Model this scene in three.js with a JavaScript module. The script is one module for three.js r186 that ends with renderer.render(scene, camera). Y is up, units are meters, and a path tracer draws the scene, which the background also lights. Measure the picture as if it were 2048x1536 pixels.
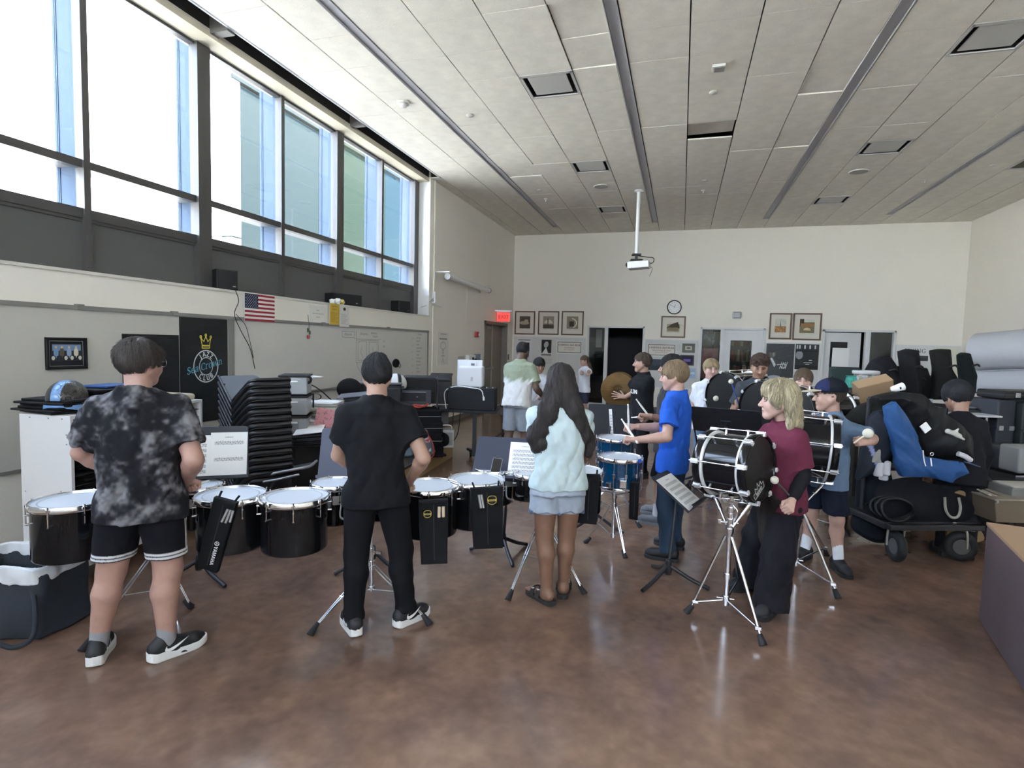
import * as THREE from 'three';
import { RoundedBoxGeometry } from 'three/addons/geometries/RoundedBoxGeometry.js';
import { mergeGeometries } from 'three/addons/utils/BufferGeometryUtils.js';
import { FontLoader } from 'three/addons/loaders/FontLoader.js';

// ---------- camera, sky, sun, exposure ----------
const scene = new THREE.Scene();
const camera = new THREE.PerspectiveCamera(68.69, 2048 / 1536, 0.05, 200);
camera.position.set(0, 1.62, 0);
camera.rotation.set(-0.07032545, 0.29027053, 0.02628436, 'YXZ');
const renderer = new THREE.WebGLRenderer({ antialias: true });
renderer.toneMapping = THREE.LinearToneMapping;
renderer.toneMappingExposure = 6.2;
renderer.shadowMap.enabled = true;
const SUN = 15, SKY = 4.6;
{ // computed sky: clear blue air, paler towards the horizon
  const w = 64, h = 32, d = new Float32Array(w * h * 4);
  for (let j = 0; j < h; j++) for (let i = 0; i < w; i++) {
    const el = (j + 0.5) / h * Math.PI - Math.PI / 2, k = Math.max(0, Math.sin(el)), t = Math.pow(1 - k, 2.2), o = (j * w + i) * 4;
    d[o] = 0.42 + 0.40 * t; d[o + 1] = 0.54 + 0.32 * t; d[o + 2] = 0.80 + 0.12 * t; d[o + 3] = 1;
  }
  const t = new THREE.DataTexture(d, w, h, THREE.RGBAFormat, THREE.FloatType);
  t.mapping = THREE.EquirectangularReflectionMapping; t.magFilter = THREE.LinearFilter; t.needsUpdate = true;
  scene.background = t; scene.backgroundIntensity = SKY;
}
const sun = new THREE.DirectionalLight(new THREE.Color(1, 0.95, 0.87), SUN);
sun.position.set(7, 22, 6); sun.target.position.set(-6, 0, -6); scene.add(sun, sun.target);
sun.castShadow = true; sun.shadow.mapSize.set(2048, 2048); sun.shadow.radius = 1;
Object.assign(sun.shadow.camera, { left: -30, right: 30, top: 30, bottom: -30, near: 0.5, far: 80 });

// ---------- helpers ----------
let seed = 7;
const rnd = () => { seed = (seed * 1664525 + 1013904223) >>> 0; return seed / 4294967296; };
const rr = (a, b) => a + (b - a) * rnd();
const PI = Math.PI, V3 = (x, y, z) => new THREE.Vector3(x, y, z);
const hash3 = (x, y, z) => { let h = (x * 374761393 + y * 668265263 + z * 1274126177) | 0; h = Math.imul(h ^ (h >>> 13), 1274126177); return ((h ^ (h >>> 16)) >>> 0) / 4294967296; };
function noise3(x, y, z) {
  const xi = Math.floor(x), yi = Math.floor(y), zi = Math.floor(z), f = (t) => t * t * (3 - 2 * t), u = f(x - xi), v = f(y - yi), w = f(z - zi), l = (a, b, t) => a + (b - a) * t;
  const c = (i, j, k) => hash3(xi + i, yi + j, zi + k);
  return l(l(l(c(0, 0, 0), c(1, 0, 0), u), l(c(0, 1, 0), c(1, 1, 0), u), v), l(l(c(0, 0, 1), c(1, 0, 1), u), l(c(0, 1, 1), c(1, 1, 1), u), v), w) * 2 - 1;
}
// noise that repeats every p cells in x and y
function pnoise(x, y, p, s) {
  const xi = Math.floor(x), yi = Math.floor(y), f = (t) => t * t * (3 - 2 * t), u = f(x - xi), v = f(y - yi), m = (a) => ((a % p) + p) % p;
  const c = (i, j) => hash3(m(xi + i), m(yi + j), s);
  return (c(0, 0) * (1 - u) + c(1, 0) * u) * (1 - v) + (c(0, 1) * (1 - u) + c(1, 1) * u) * v;
}
function fbm(u, v, p, oct, s) { let a = 0, k = 0.5, n = 0; for (let o = 0; o < oct; o++) { a += k * pnoise(u * p, v * p, p, s + o * 17); n += k; k *= 0.5; p *= 2; } return a / n; }
const lin = (c) => new THREE.Color(c);
const mats = {};
function M(key, color, rough = 0.6, metal = 0, extra) {
  if (!mats[key]) {
    const P = extra && ['clearcoat', 'transmission', 'specularIntensity'].some((k) => k in extra);
    mats[key] = new (P ? THREE.MeshPhysicalMaterial : THREE.MeshStandardMaterial)({ color, roughness: rough, metalness: metal, ...(extra || {}) });
    mats[key].name = key;
  }
  return mats[key];
}
function dataTex(w, h, fn, srgb) {
  const d = new Uint8Array(w * h * 4);
  for (let j = 0; j < h; j++) for (let i = 0; i < w; i++) { const c = fn(i / w, j / h), o = (j * w + i) * 4; d[o] = c[0]; d[o + 1] = c[1]; d[o + 2] = c[2]; d[o + 3] = 255; }
  const t = new THREE.DataTexture(d, w, h); t.wrapS = t.wrapT = THREE.RepeatWrapping; t.magFilter = THREE.LinearFilter; t.minFilter = THREE.LinearMipmapLinearFilter; t.generateMipmaps = true;
  if (srgb) t.colorSpace = THREE.SRGBColorSpace; t.needsUpdate = true; return t;
}
const scaled = (t, k) => { const c = t.clone(); c.repeat.set(k, k); c.needsUpdate = true; return c; };
function canvasTex(w, h, draw) {
  const c = document.createElement('canvas'); c.width = w; c.height = h; draw(c.getContext('2d'), w, h);
  const t = new THREE.CanvasTexture(c); t.colorSpace = THREE.SRGBColorSpace; t.anisotropy = 4; return t;
}
// geometry: every piece non-indexed with position, normal, uv; uv in metres by the dominant axis unless the piece keeps its own
function prep(g, keepUv) {
  if (g.index) g = g.toNonIndexed();
  if (!g.attributes.normal) g.computeVertexNormals();
  for (const k of Object.keys(g.attributes)) if (!['position', 'normal', 'uv', 'color'].includes(k)) g.deleteAttribute(k);
  if (!keepUv || !g.attributes.uv) {
    const p = g.attributes.position, n = g.attributes.normal, uv = new Float32Array(p.count * 2);
    for (let i = 0; i < p.count; i++) {
      const a = Math.abs(n.getX(i)), b = Math.abs(n.getY(i)), c = Math.abs(n.getZ(i));
      if (b >= a && b >= c) { uv[2 * i] = p.getX(i); uv[2 * i + 1] = p.getZ(i); } else if (a >= c) { uv[2 * i] = p.getZ(i); uv[2 * i + 1] = p.getY(i); } else { uv[2 * i] = p.getX(i); uv[2 * i + 1] = p.getY(i); }
    }
    g.setAttribute('uv', new THREE.BufferAttribute(uv, 2));
  }
  g.morphAttributes = {}; g.clearGroups(); return g;
}
const move = (g, x = 0, y = 0, z = 0, rx = 0, ry = 0, rz = 0) => { if (rx || ry || rz) g.applyMatrix4(new THREE.Matrix4().makeRotationFromEuler(new THREE.Euler(rx, ry, rz, 'YXZ'))); g.translate(x, y, z); return g; };
// box centred at x,y,z; r = edge radius
function box(w, h, d, x = 0, y = 0, z = 0, r = 0, rx = 0, ry = 0, rz = 0) {
  r = Math.min(r, w / 2.01, h / 2.01, d / 2.01);
  return move(r > 0 ? new RoundedBoxGeometry(w, h, d, 2, r) : new THREE.BoxGeometry(w, h, d), x, y, z, rx, ry, rz);
}
// box from corner to corner
const bx = (x0, y0, z0, x1, y1, z1, r = 0) => box(Math.abs(x1 - x0), Math.abs(y1 - y0), Math.abs(z1 - z0), (x0 + x1) / 2, (y0 + y1) / 2, (z0 + z1) / 2, r);
const v3 = (a) => (a.isVector3 ? a : V3(a[0], a[1], a[2]));
function rod(a, b, r0, r1 = r0, seg = 10, open = false) {
  a = v3(a); b = v3(b); const d = b.clone().sub(a), g = new THREE.CylinderGeometry(r1, r0, d.length(), seg, 1, open);
  g.applyQuaternion(new THREE.Quaternion().setFromUnitVectors(V3(0, 1, 0), d.normalize())); g.translate((a.x + b.x) / 2, (a.y + b.y) / 2, (a.z + b.z) / 2); return g;
}
function tube(pts, r, seg = 24, rs = 7, closed = false) { return new THREE.TubeGeometry(new THREE.CatmullRomCurve3(pts.map(v3), closed), seg, r, rs, closed); }
function lathe(pts, seg = 24) { return new THREE.LatheGeometry(pts.map((p) => new THREE.Vector2(p[0], p[1])), seg); }
const ball = (r, x, y, z, w = 14, h = 10) => new THREE.SphereGeometry(r, w, h).translate(x, y, z);
function extrude(pts, depth, bevel = 0) {
  const s = new THREE.Shape(pts.map((p) => new THREE.Vector2(p[0], p[1])));
  return new THREE.ExtrudeGeometry(s, { depth, bevelEnabled: bevel > 0, bevelSize: bevel, bevelThickness: bevel, bevelSegments: 2, curveSegments: 12 });
}
const ord = (n) => ['first', 'second', 'third', 'fourth', 'fifth', 'sixth', 'seventh', 'eighth', 'ninth', 'tenth', 'eleventh', 'twelfth', 'thirteenth', 'fourteenth', 'fifteenth'][n];
const used = {};
function numbered(name) { const n = used[name] = (used[name] ?? -1) + 1; return n ? name + '_' + String(n).padStart(3, '0') : name; }
const geoOf = (gs, keep) => { gs = (Array.isArray(gs) ? gs : [gs]).map((g) => prep(g, keep)); return gs.length > 1 ? mergeGeometries(gs) : gs[0]; };
function tag(o, label, category, group, kind) { o.userData.label = label; if (category) o.userData.category = category; if (group) o.userData.group = group; if (kind) o.userData.kind = kind; return o; }
const shade = (m) => { m.castShadow = m.receiveShadow = true; return m; };
function obj(name, gs, mat, parent = scene, keep = false) { const m = shade(new THREE.Mesh(geoOf(gs, keep), mat)); m.name = parent === scene ? numbered(name) : name; parent.add(m); return m; }
function thing(name, label, category, pos = [0, 0, 0], turn = 0, group) {
  const g = new THREE.Group(); g.name = numbered(name); g.position.set(...pos); g.rotation.y = turn; scene.add(g); return tag(g, label, category, group);
}
function single(name, gs, mat, label, category, group, keep) { return tag(obj(name, gs, mat, scene, keep), label, category, group); }
function struct(name, gs, mat, parent = scene, keep = false) { const o = obj(name, gs, mat, parent, keep); if (parent === scene) o.userData.kind = 'structure'; return o; }
function setting(name, pos = [0, 0, 0]) { const g = new THREE.Group(); g.name = numbered(name); g.position.set(...pos); g.userData.kind = 'structure'; scene.add(g); return g; }
function copy(root, pos, turn, label, group) {
  const r = root.clone(); r.name = numbered(root.name.replace(/_\d{3}$/, '')); scene.add(r); r.userData = { ...root.userData };
  if (pos) r.position.set(...pos); if (turn !== undefined) r.rotation.y = turn; if (label) r.userData.label = label; if (group) r.userData.group = group; return r;
}
// flat print: plane w x h facing +z with its own picture
const plane = (w, h, x = 0, y = 0, z = 0, ry = 0, rx = 0) => move(new THREE.PlaneGeometry(w, h), x, y, z, rx, ry);

// ---------- common materials ----------
const grainTex = dataTex(256, 256, (u, v) => { const k = 128 + 90 * (fbm(u, v, 32, 3, 5) - 0.5); return [k, k, k]; });
const wallPaint = M('wall_paint', new THREE.Color(0.76, 0.725, 0.645), 0.75, 0, { bumpMap: scaled(grainTex, 3), bumpScale: 0.002 });
const whitePaint = M('white_paint', new THREE.Color(0.70, 0.70, 0.69), 0.5);
const darkFrame = M('dark_frame', new THREE.Color(0.062, 0.06, 0.058), 0.45);
const greyPanel = M('grey_panel', new THREE.Color(0.085, 0.086, 0.083), 0.55);
const chrome = M('chrome', new THREE.Color(0.78, 0.78, 0.8), 0.16, 1);
const blackPlastic = M('black_plastic', new THREE.Color(0.011, 0.011, 0.012), 0.5, 0, { specularIntensity: 0.5 });
const blackMetal = M('black_metal', new THREE.Color(0.022, 0.022, 0.025), 0.4, 0.2);
const rubber = M('rubber', new THREE.Color(0.012, 0.012, 0.013), 0.7);
const whitePlastic = M('white_plastic', new THREE.Color(0.72, 0.73, 0.73), 0.4);
const paper = M('paper', new THREE.Color(0.78, 0.78, 0.77), 0.8);
const darkCloth = M('dark_cloth', new THREE.Color(0.009, 0.009, 0.010), 0.9, 0, { specularIntensity: 0.35, bumpMap: scaled(grainTex, 6), bumpScale: 0.003 });
const greyMetal = M('grey_metal', new THREE.Color(0.32, 0.32, 0.33), 0.4, 0.7);

// ---------- the setting ----------
const LX = -4.49, RX = 5.995, BZ = -14.95, FZ = 4.4, CY = 4.586, GX = -4.78;
// polished stained concrete
{
  const col = dataTex(1024, 1024, (u, v) => {
    const a = fbm(u, v, 4, 5, 11), b = fbm(u, v, 16, 4, 53), c = fbm(u, v, 64, 3, 91), k = 0.86 + 0.20 * (a - 0.5) + 0.20 * (b - 0.5) + 0.18 * (c - 0.5), w = (b - 0.5) * 10;
    return [134 * k + w, 107 * k + w * 0.6, 91 * k];
  }, true);
  const ro = dataTex(512, 512, (u, v) => { const k = 40 + 22 * (fbm(u, v, 8, 4, 31) - 0.42) + 14 * (fbm(u, v, 64, 2, 7) - 0.5); return [k, k, k]; });
  const bu = dataTex(1024, 1024, (u, v) => { const k = 128 + 150 * (fbm(u, v, 6, 3, 71) - 0.5) + 26 * (fbm(u, v, 90, 2, 77) - 0.5); return [k, k, k]; });
  const m = M('stained_concrete', 0xffffff, 1, 0, { map: scaled(col, 0.31), roughnessMap: scaled(ro, 0.53), bumpMap: scaled(bu, 0.7), bumpScale: 0.0007 });
  m.roughness = 1;
  struct('floor', bx(LX - 0.4, -0.2, BZ - 3, RX + 0.3, 0, FZ + 0.3), m);
}
// walls
struct('wall_left', [bx(-4.9, 0, FZ, LX, 2.1, -12.62), bx(-4.9, 2.1, -9.55, LX, 4.9, -12.62), bx(-4.9, 2.17, -12.62, LX, 4.9, -14.42), bx(-4.9, 0, -14.42, LX, 4.9, BZ - 0.2)], wallPaint);
struct('wall_right', bx(RX, 0, FZ, RX + 0.25, 4.9, BZ - 3), wallPaint);
struct('wall_front', [bx(-4.9, 0, FZ, RX + 0.25, 3.0, FZ + 0.25), bx(-4.9, 4.5, FZ, RX + 0.25, 4.9, FZ + 0.25), bx(-4.9, 3, FZ, -4.2, 4.5, FZ + 0.25), bx(5.4, 3, FZ, RX + 0.25, 4.5, FZ + 0.25)], wallPaint);
const D1 = [-2.36, -1.95, -1.86, -0.97], D2 = [0.49, 0.92, 1.0, 1.9], D3 = [4.2, 4.67, 3.24, 4.1];
{
  const w = [], z0 = BZ, z1 = BZ - 0.2, seg = (x0, x1, y0 = 0) => w.push(bx(x0, y0, z0, x1, 4.9, z1));
  let x = LX - 0.4;
  for (const [a, b] of [[-2.40, -0.93], [0.45, 1.94], [3.2, 4.71]]) { seg(x, a); seg(a, b, 2.17); x = b; }
  seg(x, RX + 0.25); struct('wall_back', w, wallPaint);
}
struct('baseboard_left', [bx(LX, 0, FZ, LX + 0.012, 0.1, -12.66)], M('base_rubber', new THREE.Color(0.10, 0.095, 0.09), 0.6));
struct('baseboard_back', [bx(LX, 0, BZ, -2.42, 0.1, BZ + 0.012), bx(-0.9, 0, BZ, 0.43, 0.1, BZ + 0.012), bx(1.96, 0, BZ, 3.17, 0.1, BZ + 0.012), bx(4.74, 0, BZ, RX, 0.1, BZ + 0.012)], mats.base_rubber);
// dim rooms behind the back wall
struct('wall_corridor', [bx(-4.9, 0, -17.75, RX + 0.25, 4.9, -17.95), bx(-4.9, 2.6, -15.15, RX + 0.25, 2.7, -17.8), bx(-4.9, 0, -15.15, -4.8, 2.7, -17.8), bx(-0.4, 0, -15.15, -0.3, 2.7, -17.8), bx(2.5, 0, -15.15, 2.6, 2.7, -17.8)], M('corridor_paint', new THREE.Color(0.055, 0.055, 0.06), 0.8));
// the three doorways in the back wall
const darkGlass = M('dark_glass', new THREE.Color(0.92, 0.95, 0.95), 0.02, 0, { transmission: 1, thickness: 0, ior: 1.5 });
const frameWhite = M('frame_white', new THREE.Color(0.62, 0.63, 0.63), 0.45);
function doorway(n, s0, s1, d0, d1, top) {
  const g = setting('door_' + n), f = [], z = BZ + 0.02, zz = BZ - 0.12, xs = [s0, s1, d0, d1].sort((a, b) => a - b), t = 0.045;
  f.push(bx(xs[0] - t, 0, z, xs[0], top + t, zz), bx(xs[3], 0, z, xs[3] + t, top + t, zz), bx(xs[1], 0, z, xs[2], top, zz), bx(xs[0] - t, top, z, xs[3] + t, top + t, zz));
  f.push(bx(s0, 0, z, s1, 0.12, zz));
  obj('door_frame', f, frameWhite, g);
  obj('sidelight_pane', bx(s0, 0.12, BZ - 0.04, s1, top, BZ - 0.046), darkGlass, g);
  return g;
}
const leafPaint = M('door_leaf_paint', new THREE.Color(0.60, 0.61, 0.61), 0.45);
doorway(1, ...D1, 2.125);
{ // closed white door with a tall vision pane
  const g = doorway(2, ...D2, 2.125), z = BZ - 0.03, t = 0.045;
  obj('door_leaf', [bx(1.0, 0.01, z, 1.17, 2.12, z - t), bx(1.65, 0.01, z, 1.9, 2.12, z - t), bx(1.17, 0.01, z, 1.65, 0.45, z - t), bx(1.17, 1.86, z, 1.65, 2.12, z - t)], leafPaint, g);
  obj('vision_frame', [bx(1.165, 0.45, z + 0.006, 1.18, 1.86, z - 0.05), bx(1.64, 0.45, z + 0.006, 1.655, 1.86, z - 0.05), bx(1.165, 1.845, z + 0.006, 1.655, 1.865, z - 0.05)], M('dark_trim', new THREE.Color(0.05, 0.05, 0.05), 0.5), g);
  obj('vision_pane', bx(1.18, 0.45, z - 0.02, 1.64, 1.85, z - 0.026), darkGlass, g);
  obj('door_handle', [rod([1.83, 0.98, z], [1.83, 0.98, z + 0.06], 0.011), rod([1.84, 0.98, z + 0.06], [1.72, 0.98, z + 0.06], 0.01)], greyMetal, g);
}
{ // white door standing ajar
  const g = doorway(3, ...D3, 2.12), L = new THREE.Group(); L.name = 'door_leaf'; L.position.set(3.25, 0, BZ - 0.03); L.rotation.y = 0.13; g.add(L);
  const t = 0.045;
  obj('leaf_panel', [bx(0, 0.01, 0, 0.14, 2.1, -t), bx(0.52, 0.01, 0, 0.8, 2.1, -t), bx(0.14, 0.01, 0, 0.52, 0.5, -t), bx(0.14, 1.88, 0, 0.52, 2.1, -t)], leafPaint, L);
  obj('vision_pane', bx(0.14, 0.5, -0.02, 0.52, 1.88, -0.026), M('black_glass', new THREE.Color(0.012, 0.013, 0.015), 0.08), L);
  obj('notice_sheet', bx(0.19, 1.2, 0.006, 0.56, 1.74, 0.003), paper, L);
  obj('door_handle', [rod([0.74, 0.98, 0], [0.74, 0.98, 0.06], 0.011), rod([0.75, 0.98, 0.06], [0.63, 0.98, 0.06], 0.01)], greyMetal, L);
}
{ // steel double door to outside in the left wall
  const g = setting('door_4'), tan = M('tan_steel', new THREE.Color(0.20, 0.175, 0.135), 0.5), fr = M('steel_frame', new THREE.Color(0.17, 0.16, 0.14), 0.5), x = LX;
  obj('door_frame', [bx(x - 0.3, 0, -12.62, x + 0.02, 2.17, -12.7), bx(x - 0.3, 0, -14.34, x + 0.02, 2.17, -14.42), bx(x - 0.3, 2.1, -12.62, x + 0.02, 2.17, -14.42)], fr, g);
  obj('door_leaf', bx(x - 0.16, 0.01, -12.7, x - 0.115, 2.1, -13.515), tan, g);
  obj('door_leaf', bx(x - 0.16, 0.01, -13.525, x - 0.115, 2.1, -14.34), tan, g);
  obj('astragal', bx(x - 0.12, 0.01, -13.5, x - 0.1, 2.1, -13.54), M('bright_edge', new THREE.Color(0.4, 0.37, 0.3), 0.4), g);
  obj('panic_bar', [bx(x - 0.115, 0.98, -12.8, x - 0.05, 1.06, -12.9), bx(x - 0.115, 0.98, -13.4, x - 0.05, 1.06, -13.5), rod([x - 0.05, 1.02, -12.8], [x - 0.05, 1.02, -13.5], 0.018)], greyMetal, g);
  obj('door_closer', [bx(x - 0.115, 1.98, -12.95, x - 0.04, 2.05, -13.25, 0.01), rod([x - 0.06, 2.05, -13.2], [x + 0.01, 2.1, -13.0], 0.008)], greyMetal, g);
  obj('kick_plate', bx(x - 0.116, 0.05, -12.78, x - 0.112, 0.28, -13.44), greyMetal, g);
  obj('warning_sticker', [bx(x - 0.116, 1.3, -12.85, x - 0.112, 1.34, -13.0), bx(x - 0.116, 1.2, -12.85, x - 0.112, 1.25, -13.0)], M('sticker_yellow', new THREE.Color(0.55, 0.42, 0.12), 0.6), g);
}
// ---------- window band ----------
{
  const g = setting('window_1'), z0 = 4.3, z1 = -9.5, wide = [4.3, 2.43, 0.06, -2.31, -4.68, -7.05, -9.44], thin = [3.36, 1.24, -1.12, -3.5, -5.87, -8.25];
  const clear = M('window_glass', new THREE.Color(0.97, 0.99, 0.99), 0.0, 0, { transmission: 1, thickness: 0, ior: 1.45 });
  obj('sill', bx(-4.9, 2.08, z0, LX + 0.012, 2.105, z1 - 0.05), M('sill_paint', new THREE.Color(0.62, 0.6, 0.54), 0.6), g);
  obj('transom', [bx(GX - 0.03, 2.965, z0, GX + 0.04, 3.03, z1), bx(GX - 0.03, 2.56, z0, GX + 0.04, 2.64, z1), bx(GX - 0.03, 4.5, z0, GX + 0.04, 4.6, z1)], darkFrame, g);
  for (const z of wide) obj('mullion', bx(GX - 0.03, 2.1, z - 0.08, GX + 0.075, 4.54, z + 0.08), darkFrame, g);
  for (const z of thin) obj('mullion', bx(GX - 0.03, 2.1, z - 0.028, GX + 0.06, 4.54, z + 0.028), darkFrame, g);
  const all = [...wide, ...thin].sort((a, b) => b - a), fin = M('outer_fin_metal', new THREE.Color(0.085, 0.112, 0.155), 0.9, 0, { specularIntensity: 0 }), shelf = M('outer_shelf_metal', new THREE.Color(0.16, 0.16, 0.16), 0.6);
  for (let i = 0; i + 1 < all.length; i++) {
    const a = all[i], b = all[i + 1], m = 0.02;
    obj('spandrel_panel', bx(GX - 0.02, 2.1, a - m, GX + 0.01, 2.57, b + m), greyPanel, g);
    obj('panel_bead', [bx(GX, 2.535, a - m, GX + 0.028, 2.56, b + m), bx(GX, 2.1, a - m, GX + 0.028, 2.125, b + m)], darkFrame, g);
    for (const [y0, y1] of [[2.64, 2.965], [3.03, 4.5]]) obj('window_pane', bx(GX - 0.003, y0 - 0.01, a - m, GX + 0.003, y1 + 0.01, b + m), clear, g);
  }
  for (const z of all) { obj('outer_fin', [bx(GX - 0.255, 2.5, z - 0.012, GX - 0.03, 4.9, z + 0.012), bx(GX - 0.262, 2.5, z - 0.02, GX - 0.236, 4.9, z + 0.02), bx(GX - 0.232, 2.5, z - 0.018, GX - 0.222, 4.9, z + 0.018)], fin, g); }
  obj('outer_shelf', bx(GX - 0.26, 2.985, z0, GX - 0.03, 3.005, z1), shelf, g);
  // head of the recess: soffit, dark blind pocket behind it, wall above
  obj('soffit', bx(GX - 0.1, 4.525, z0, -4.525, 4.6, z1 - 0.05), M('soffit_paint', new THREE.Color(0.66, 0.61, 0.47), 0.7), g);
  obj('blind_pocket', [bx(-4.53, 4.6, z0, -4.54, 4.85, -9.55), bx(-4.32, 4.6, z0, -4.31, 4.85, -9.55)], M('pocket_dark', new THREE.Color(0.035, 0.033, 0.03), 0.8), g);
  obj('pocket_bracket', [bx(-4.53, 4.56, -4.58, -4.32, 4.75, -4.68), bx(-4.53, 4.57, -7.0, -4.32, 4.75, -7.07)], M('bracket_grey', new THREE.Color(0.14, 0.135, 0.12), 0.6), g);
  obj('jamb_liner', [bx(GX - 0.03, 2.105, -9.5, GX + 0.03, 4.525, -9.552), bx(GX + 0.03, 2.105, -9.54, LX - 0.001, 4.525, -9.552)], M('jamb_white', new THREE.Color(0.74, 0.74, 0.73), 0.4), g);
}
{ const g = setting('window_2'), z = FZ + 0.12; obj('transom', [bx(-4.2, 3.0, z - 0.04, 5.4, 3.06, z + 0.04), bx(-4.2, 4.43, z - 0.04, 5.4, 4.5, z + 0.04)], darkFrame, g); for (let i = 0; i <= 8; i++) obj('mullion', bx(-4.23 + i * 1.2, 3, z - 0.05, -4.17 + i * 1.2, 4.5, z + 0.05), darkFrame, g); for (let i = 0; i < 8; i++) obj('window_pane', bx(-4.17 + i * 1.2, 3.06, z - 0.003, -3.03 + i * 1.2, 4.43, z + 0.003), mats.window_glass, g); }  // unseen high window band, added to brighten what faces the camera
struct('roof', [bx(-5.0, 4.9, FZ + 2.4, RX + 0.3, 5.15, BZ - 3.2)], M('roof_concrete', new THREE.Color(0.3, 0.3, 0.3), 0.8));  // carried past the front wall as an added eave to keep sun out
// ---------- ceiling ----------
{
  const g = setting('ceiling'), xs = [-4.29, -3.685, -3.08, -2.475, -1.87, -1.265, -0.66, -0.055, 0.55, 1.155, 1.76, 2.365, 2.97, 3.575, 4.18, 4.785, 5.39, 5.995];
  const strips = new Set([2, 6, 10, 14]), tt = dataTex(512, 512, (u, v) => { const a = fbm(u, v, 8, 4, 3), s = pnoise(u * 180, v * 180, 180, 9) > 0.86 ? -14 : 0, k = 230 + 22 * (a - 0.5) + s; return [k, k * 0.985, k * 0.935]; }, true);
  const tb = dataTex(256, 256, (u, v) => { const k = 160 + 60 * (fbm(u, v, 64, 2, 23) - 0.5) - (pnoise(u * 90, v * 90, 90, 4) > 0.84 ? 60 : 0); return [k, k, k]; });
  const tm = M('ceiling_tile_board', 0xffffff, 0.9, 0, { map: scaled(tt, 0.9), bumpMap: scaled(tb, 1.7), bumpScale: 0.002 });
  const ribbon = M('grid_metal', new THREE.Color(0.20, 0.195, 0.18), 0.6);
  obj('slab', bx(-4.31, 4.72, FZ, RX, 4.9, BZ), M('plenum_dark', new THREE.Color(0.05, 0.05, 0.048), 0.9), g);
  const zs = []; for (let k = -15; k <= 16; k++) zs.push(-4.98 - 0.601 * k); zs.push(BZ);
  const skip = new Set(), key = (i, k) => i + ',' + k, hole = (x, z) => { for (let i = 0; i < 17; i++) if (x > xs[i] && x < xs[i + 1]) for (let k = 0; k + 1 < zs.length; k++) if (z < zs[k] && z > zs[k + 1]) skip.add(key(i, k)); };
  for (const z of [-6.45, -9.45, -12.45]) { hole(-1.55, z); hole(2.7, z); } hole(5.0, -10.65);
  const lift = {}, raise = (x, z, y, r) => { const s = new Set(skip); hole(x, z); for (const q of skip) if (!s.has(q)) { skip.delete(q); lift[q] = [y, r]; } };
  raise(0.25, -8.3, 0.075, 0.02); raise(1.3, -6.5, 0.01, 0.012); raise(1.3, -7.1, 0.014, -0.01); raise(-1.0, -5.2, 0.02, 0.02); raise(-1.0, -5.9, 0.014, 0.015); raise(1.3, -9.0, 0.012, 0.01); raise(-2.7, -9.5, 0.012, 0.012);
  const Vp = new THREE.Matrix4(); camera.updateMatrixWorld(); camera.updateProjectionMatrix(); Vp.multiplyMatrices(camera.projectionMatrix, camera.matrixWorldInverse);
  const list = [];
  for (let i = 0; i < 17; i++) for (let k = 0; k + 1 < zs.length; k++) {
    if (skip.has(key(i, k))) continue;
    const x0 = xs[i] + (strips.has(i + 1) ? 0.006 : 0.006) , x1 = xs[i + 1] - (strips.has(i + 1) && zs[k + 1] > -14.3 ? 0.135 : 0.006);
    const z0 = zs[k] - 0.002, z1 = zs[k + 1] + 0.002, c = V3((x0 + x1) / 2, CY, (z0 + z1) / 2).applyMatrix4(Vp), l = lift[key(i, k)] || [rr(0, 0.004), rr(-0.002, 0.002)];
    list.push({ x0, x1, z0, z1, l, d: Math.hypot(c.x > 1 || c.x < -1 ? 9 : 0, c.y > 1.15 || c.z > 1 ? 9 : 0) * 100 + Math.abs(z0) });
  }
  list.sort((a, b) => a.d - b.d); const cache = {}, rest = [];
  list.forEach((t, n) => {
    const w = t.x1 - t.x0, d = t.z0 - t.z1, mk = () => box(w, 0.02, d, 0, 0, 0, 0), px = (t.x0 + t.x1) / 2, pz = (t.z0 + t.z1) / 2, py = CY + 0.01 + t.l[0];
    if (n < 300) {
      const q = w.toFixed(2) + d.toFixed(2), geo = cache[q] ??= geoOf(mk()), m = shade(new THREE.Mesh(geo, tm)); m.name = 'ceiling_tile'; m.position.set(px, py, pz); m.rotation.z = t.l[1]; g.add(m);
    } else rest.push(mk().translate(px, py, pz));
  });
  obj('ceiling_tiles', rest, tm, g).userData.kind = 'stuff';
  obj('edge_trim', [bx(-4.32, CY - 0.004, FZ, -4.297, CY + 0.05, -9.55), bx(-4.31, CY + 0.0, FZ, -4.285, CY + 0.012, -9.55)], M('trim_white', new THREE.Color(0.55, 0.55, 0.55), 0.5), g);
  obj('border_tile', bx(-4.49, CY, -9.55, -4.296, CY + 0.02, BZ), tm, g);
  // four narrow recessed light fittings
  const lens = M('unlit_lens', new THREE.Color(0.5, 0.5, 0.53), 0.6), lipm = M('fitting_lip', new THREE.Color(0.55, 0.55, 0.54), 0.45);
  [-3.08, -0.66, 1.76, 4.18].forEach((x, i) => {
    const t = thing('strip_light', ['leftmost long narrow recessed ceiling light strip, nearest the windows, unlit', 'long narrow recessed ceiling light strip above the projector, unlit', 'long narrow recessed ceiling light strip right of the projector pole, unlit', 'rightmost long narrow recessed ceiling light strip, nearest the right wall, unlit'][i], 'light', [x - 0.068, CY, -5.0]);
    obj('lens', box(0.1, 0.01, 17.9, 0, 0.022, 0), lens, t);
    obj('housing', [box(0.006, 0.05, 17.9, -0.058, 0.02, 0), box(0.006, 0.05, 17.9, 0.058, 0.02, 0), box(0.12, 0.05, 0.01, 0, 0.02, -8.95)], lipm, t);
  });
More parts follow.
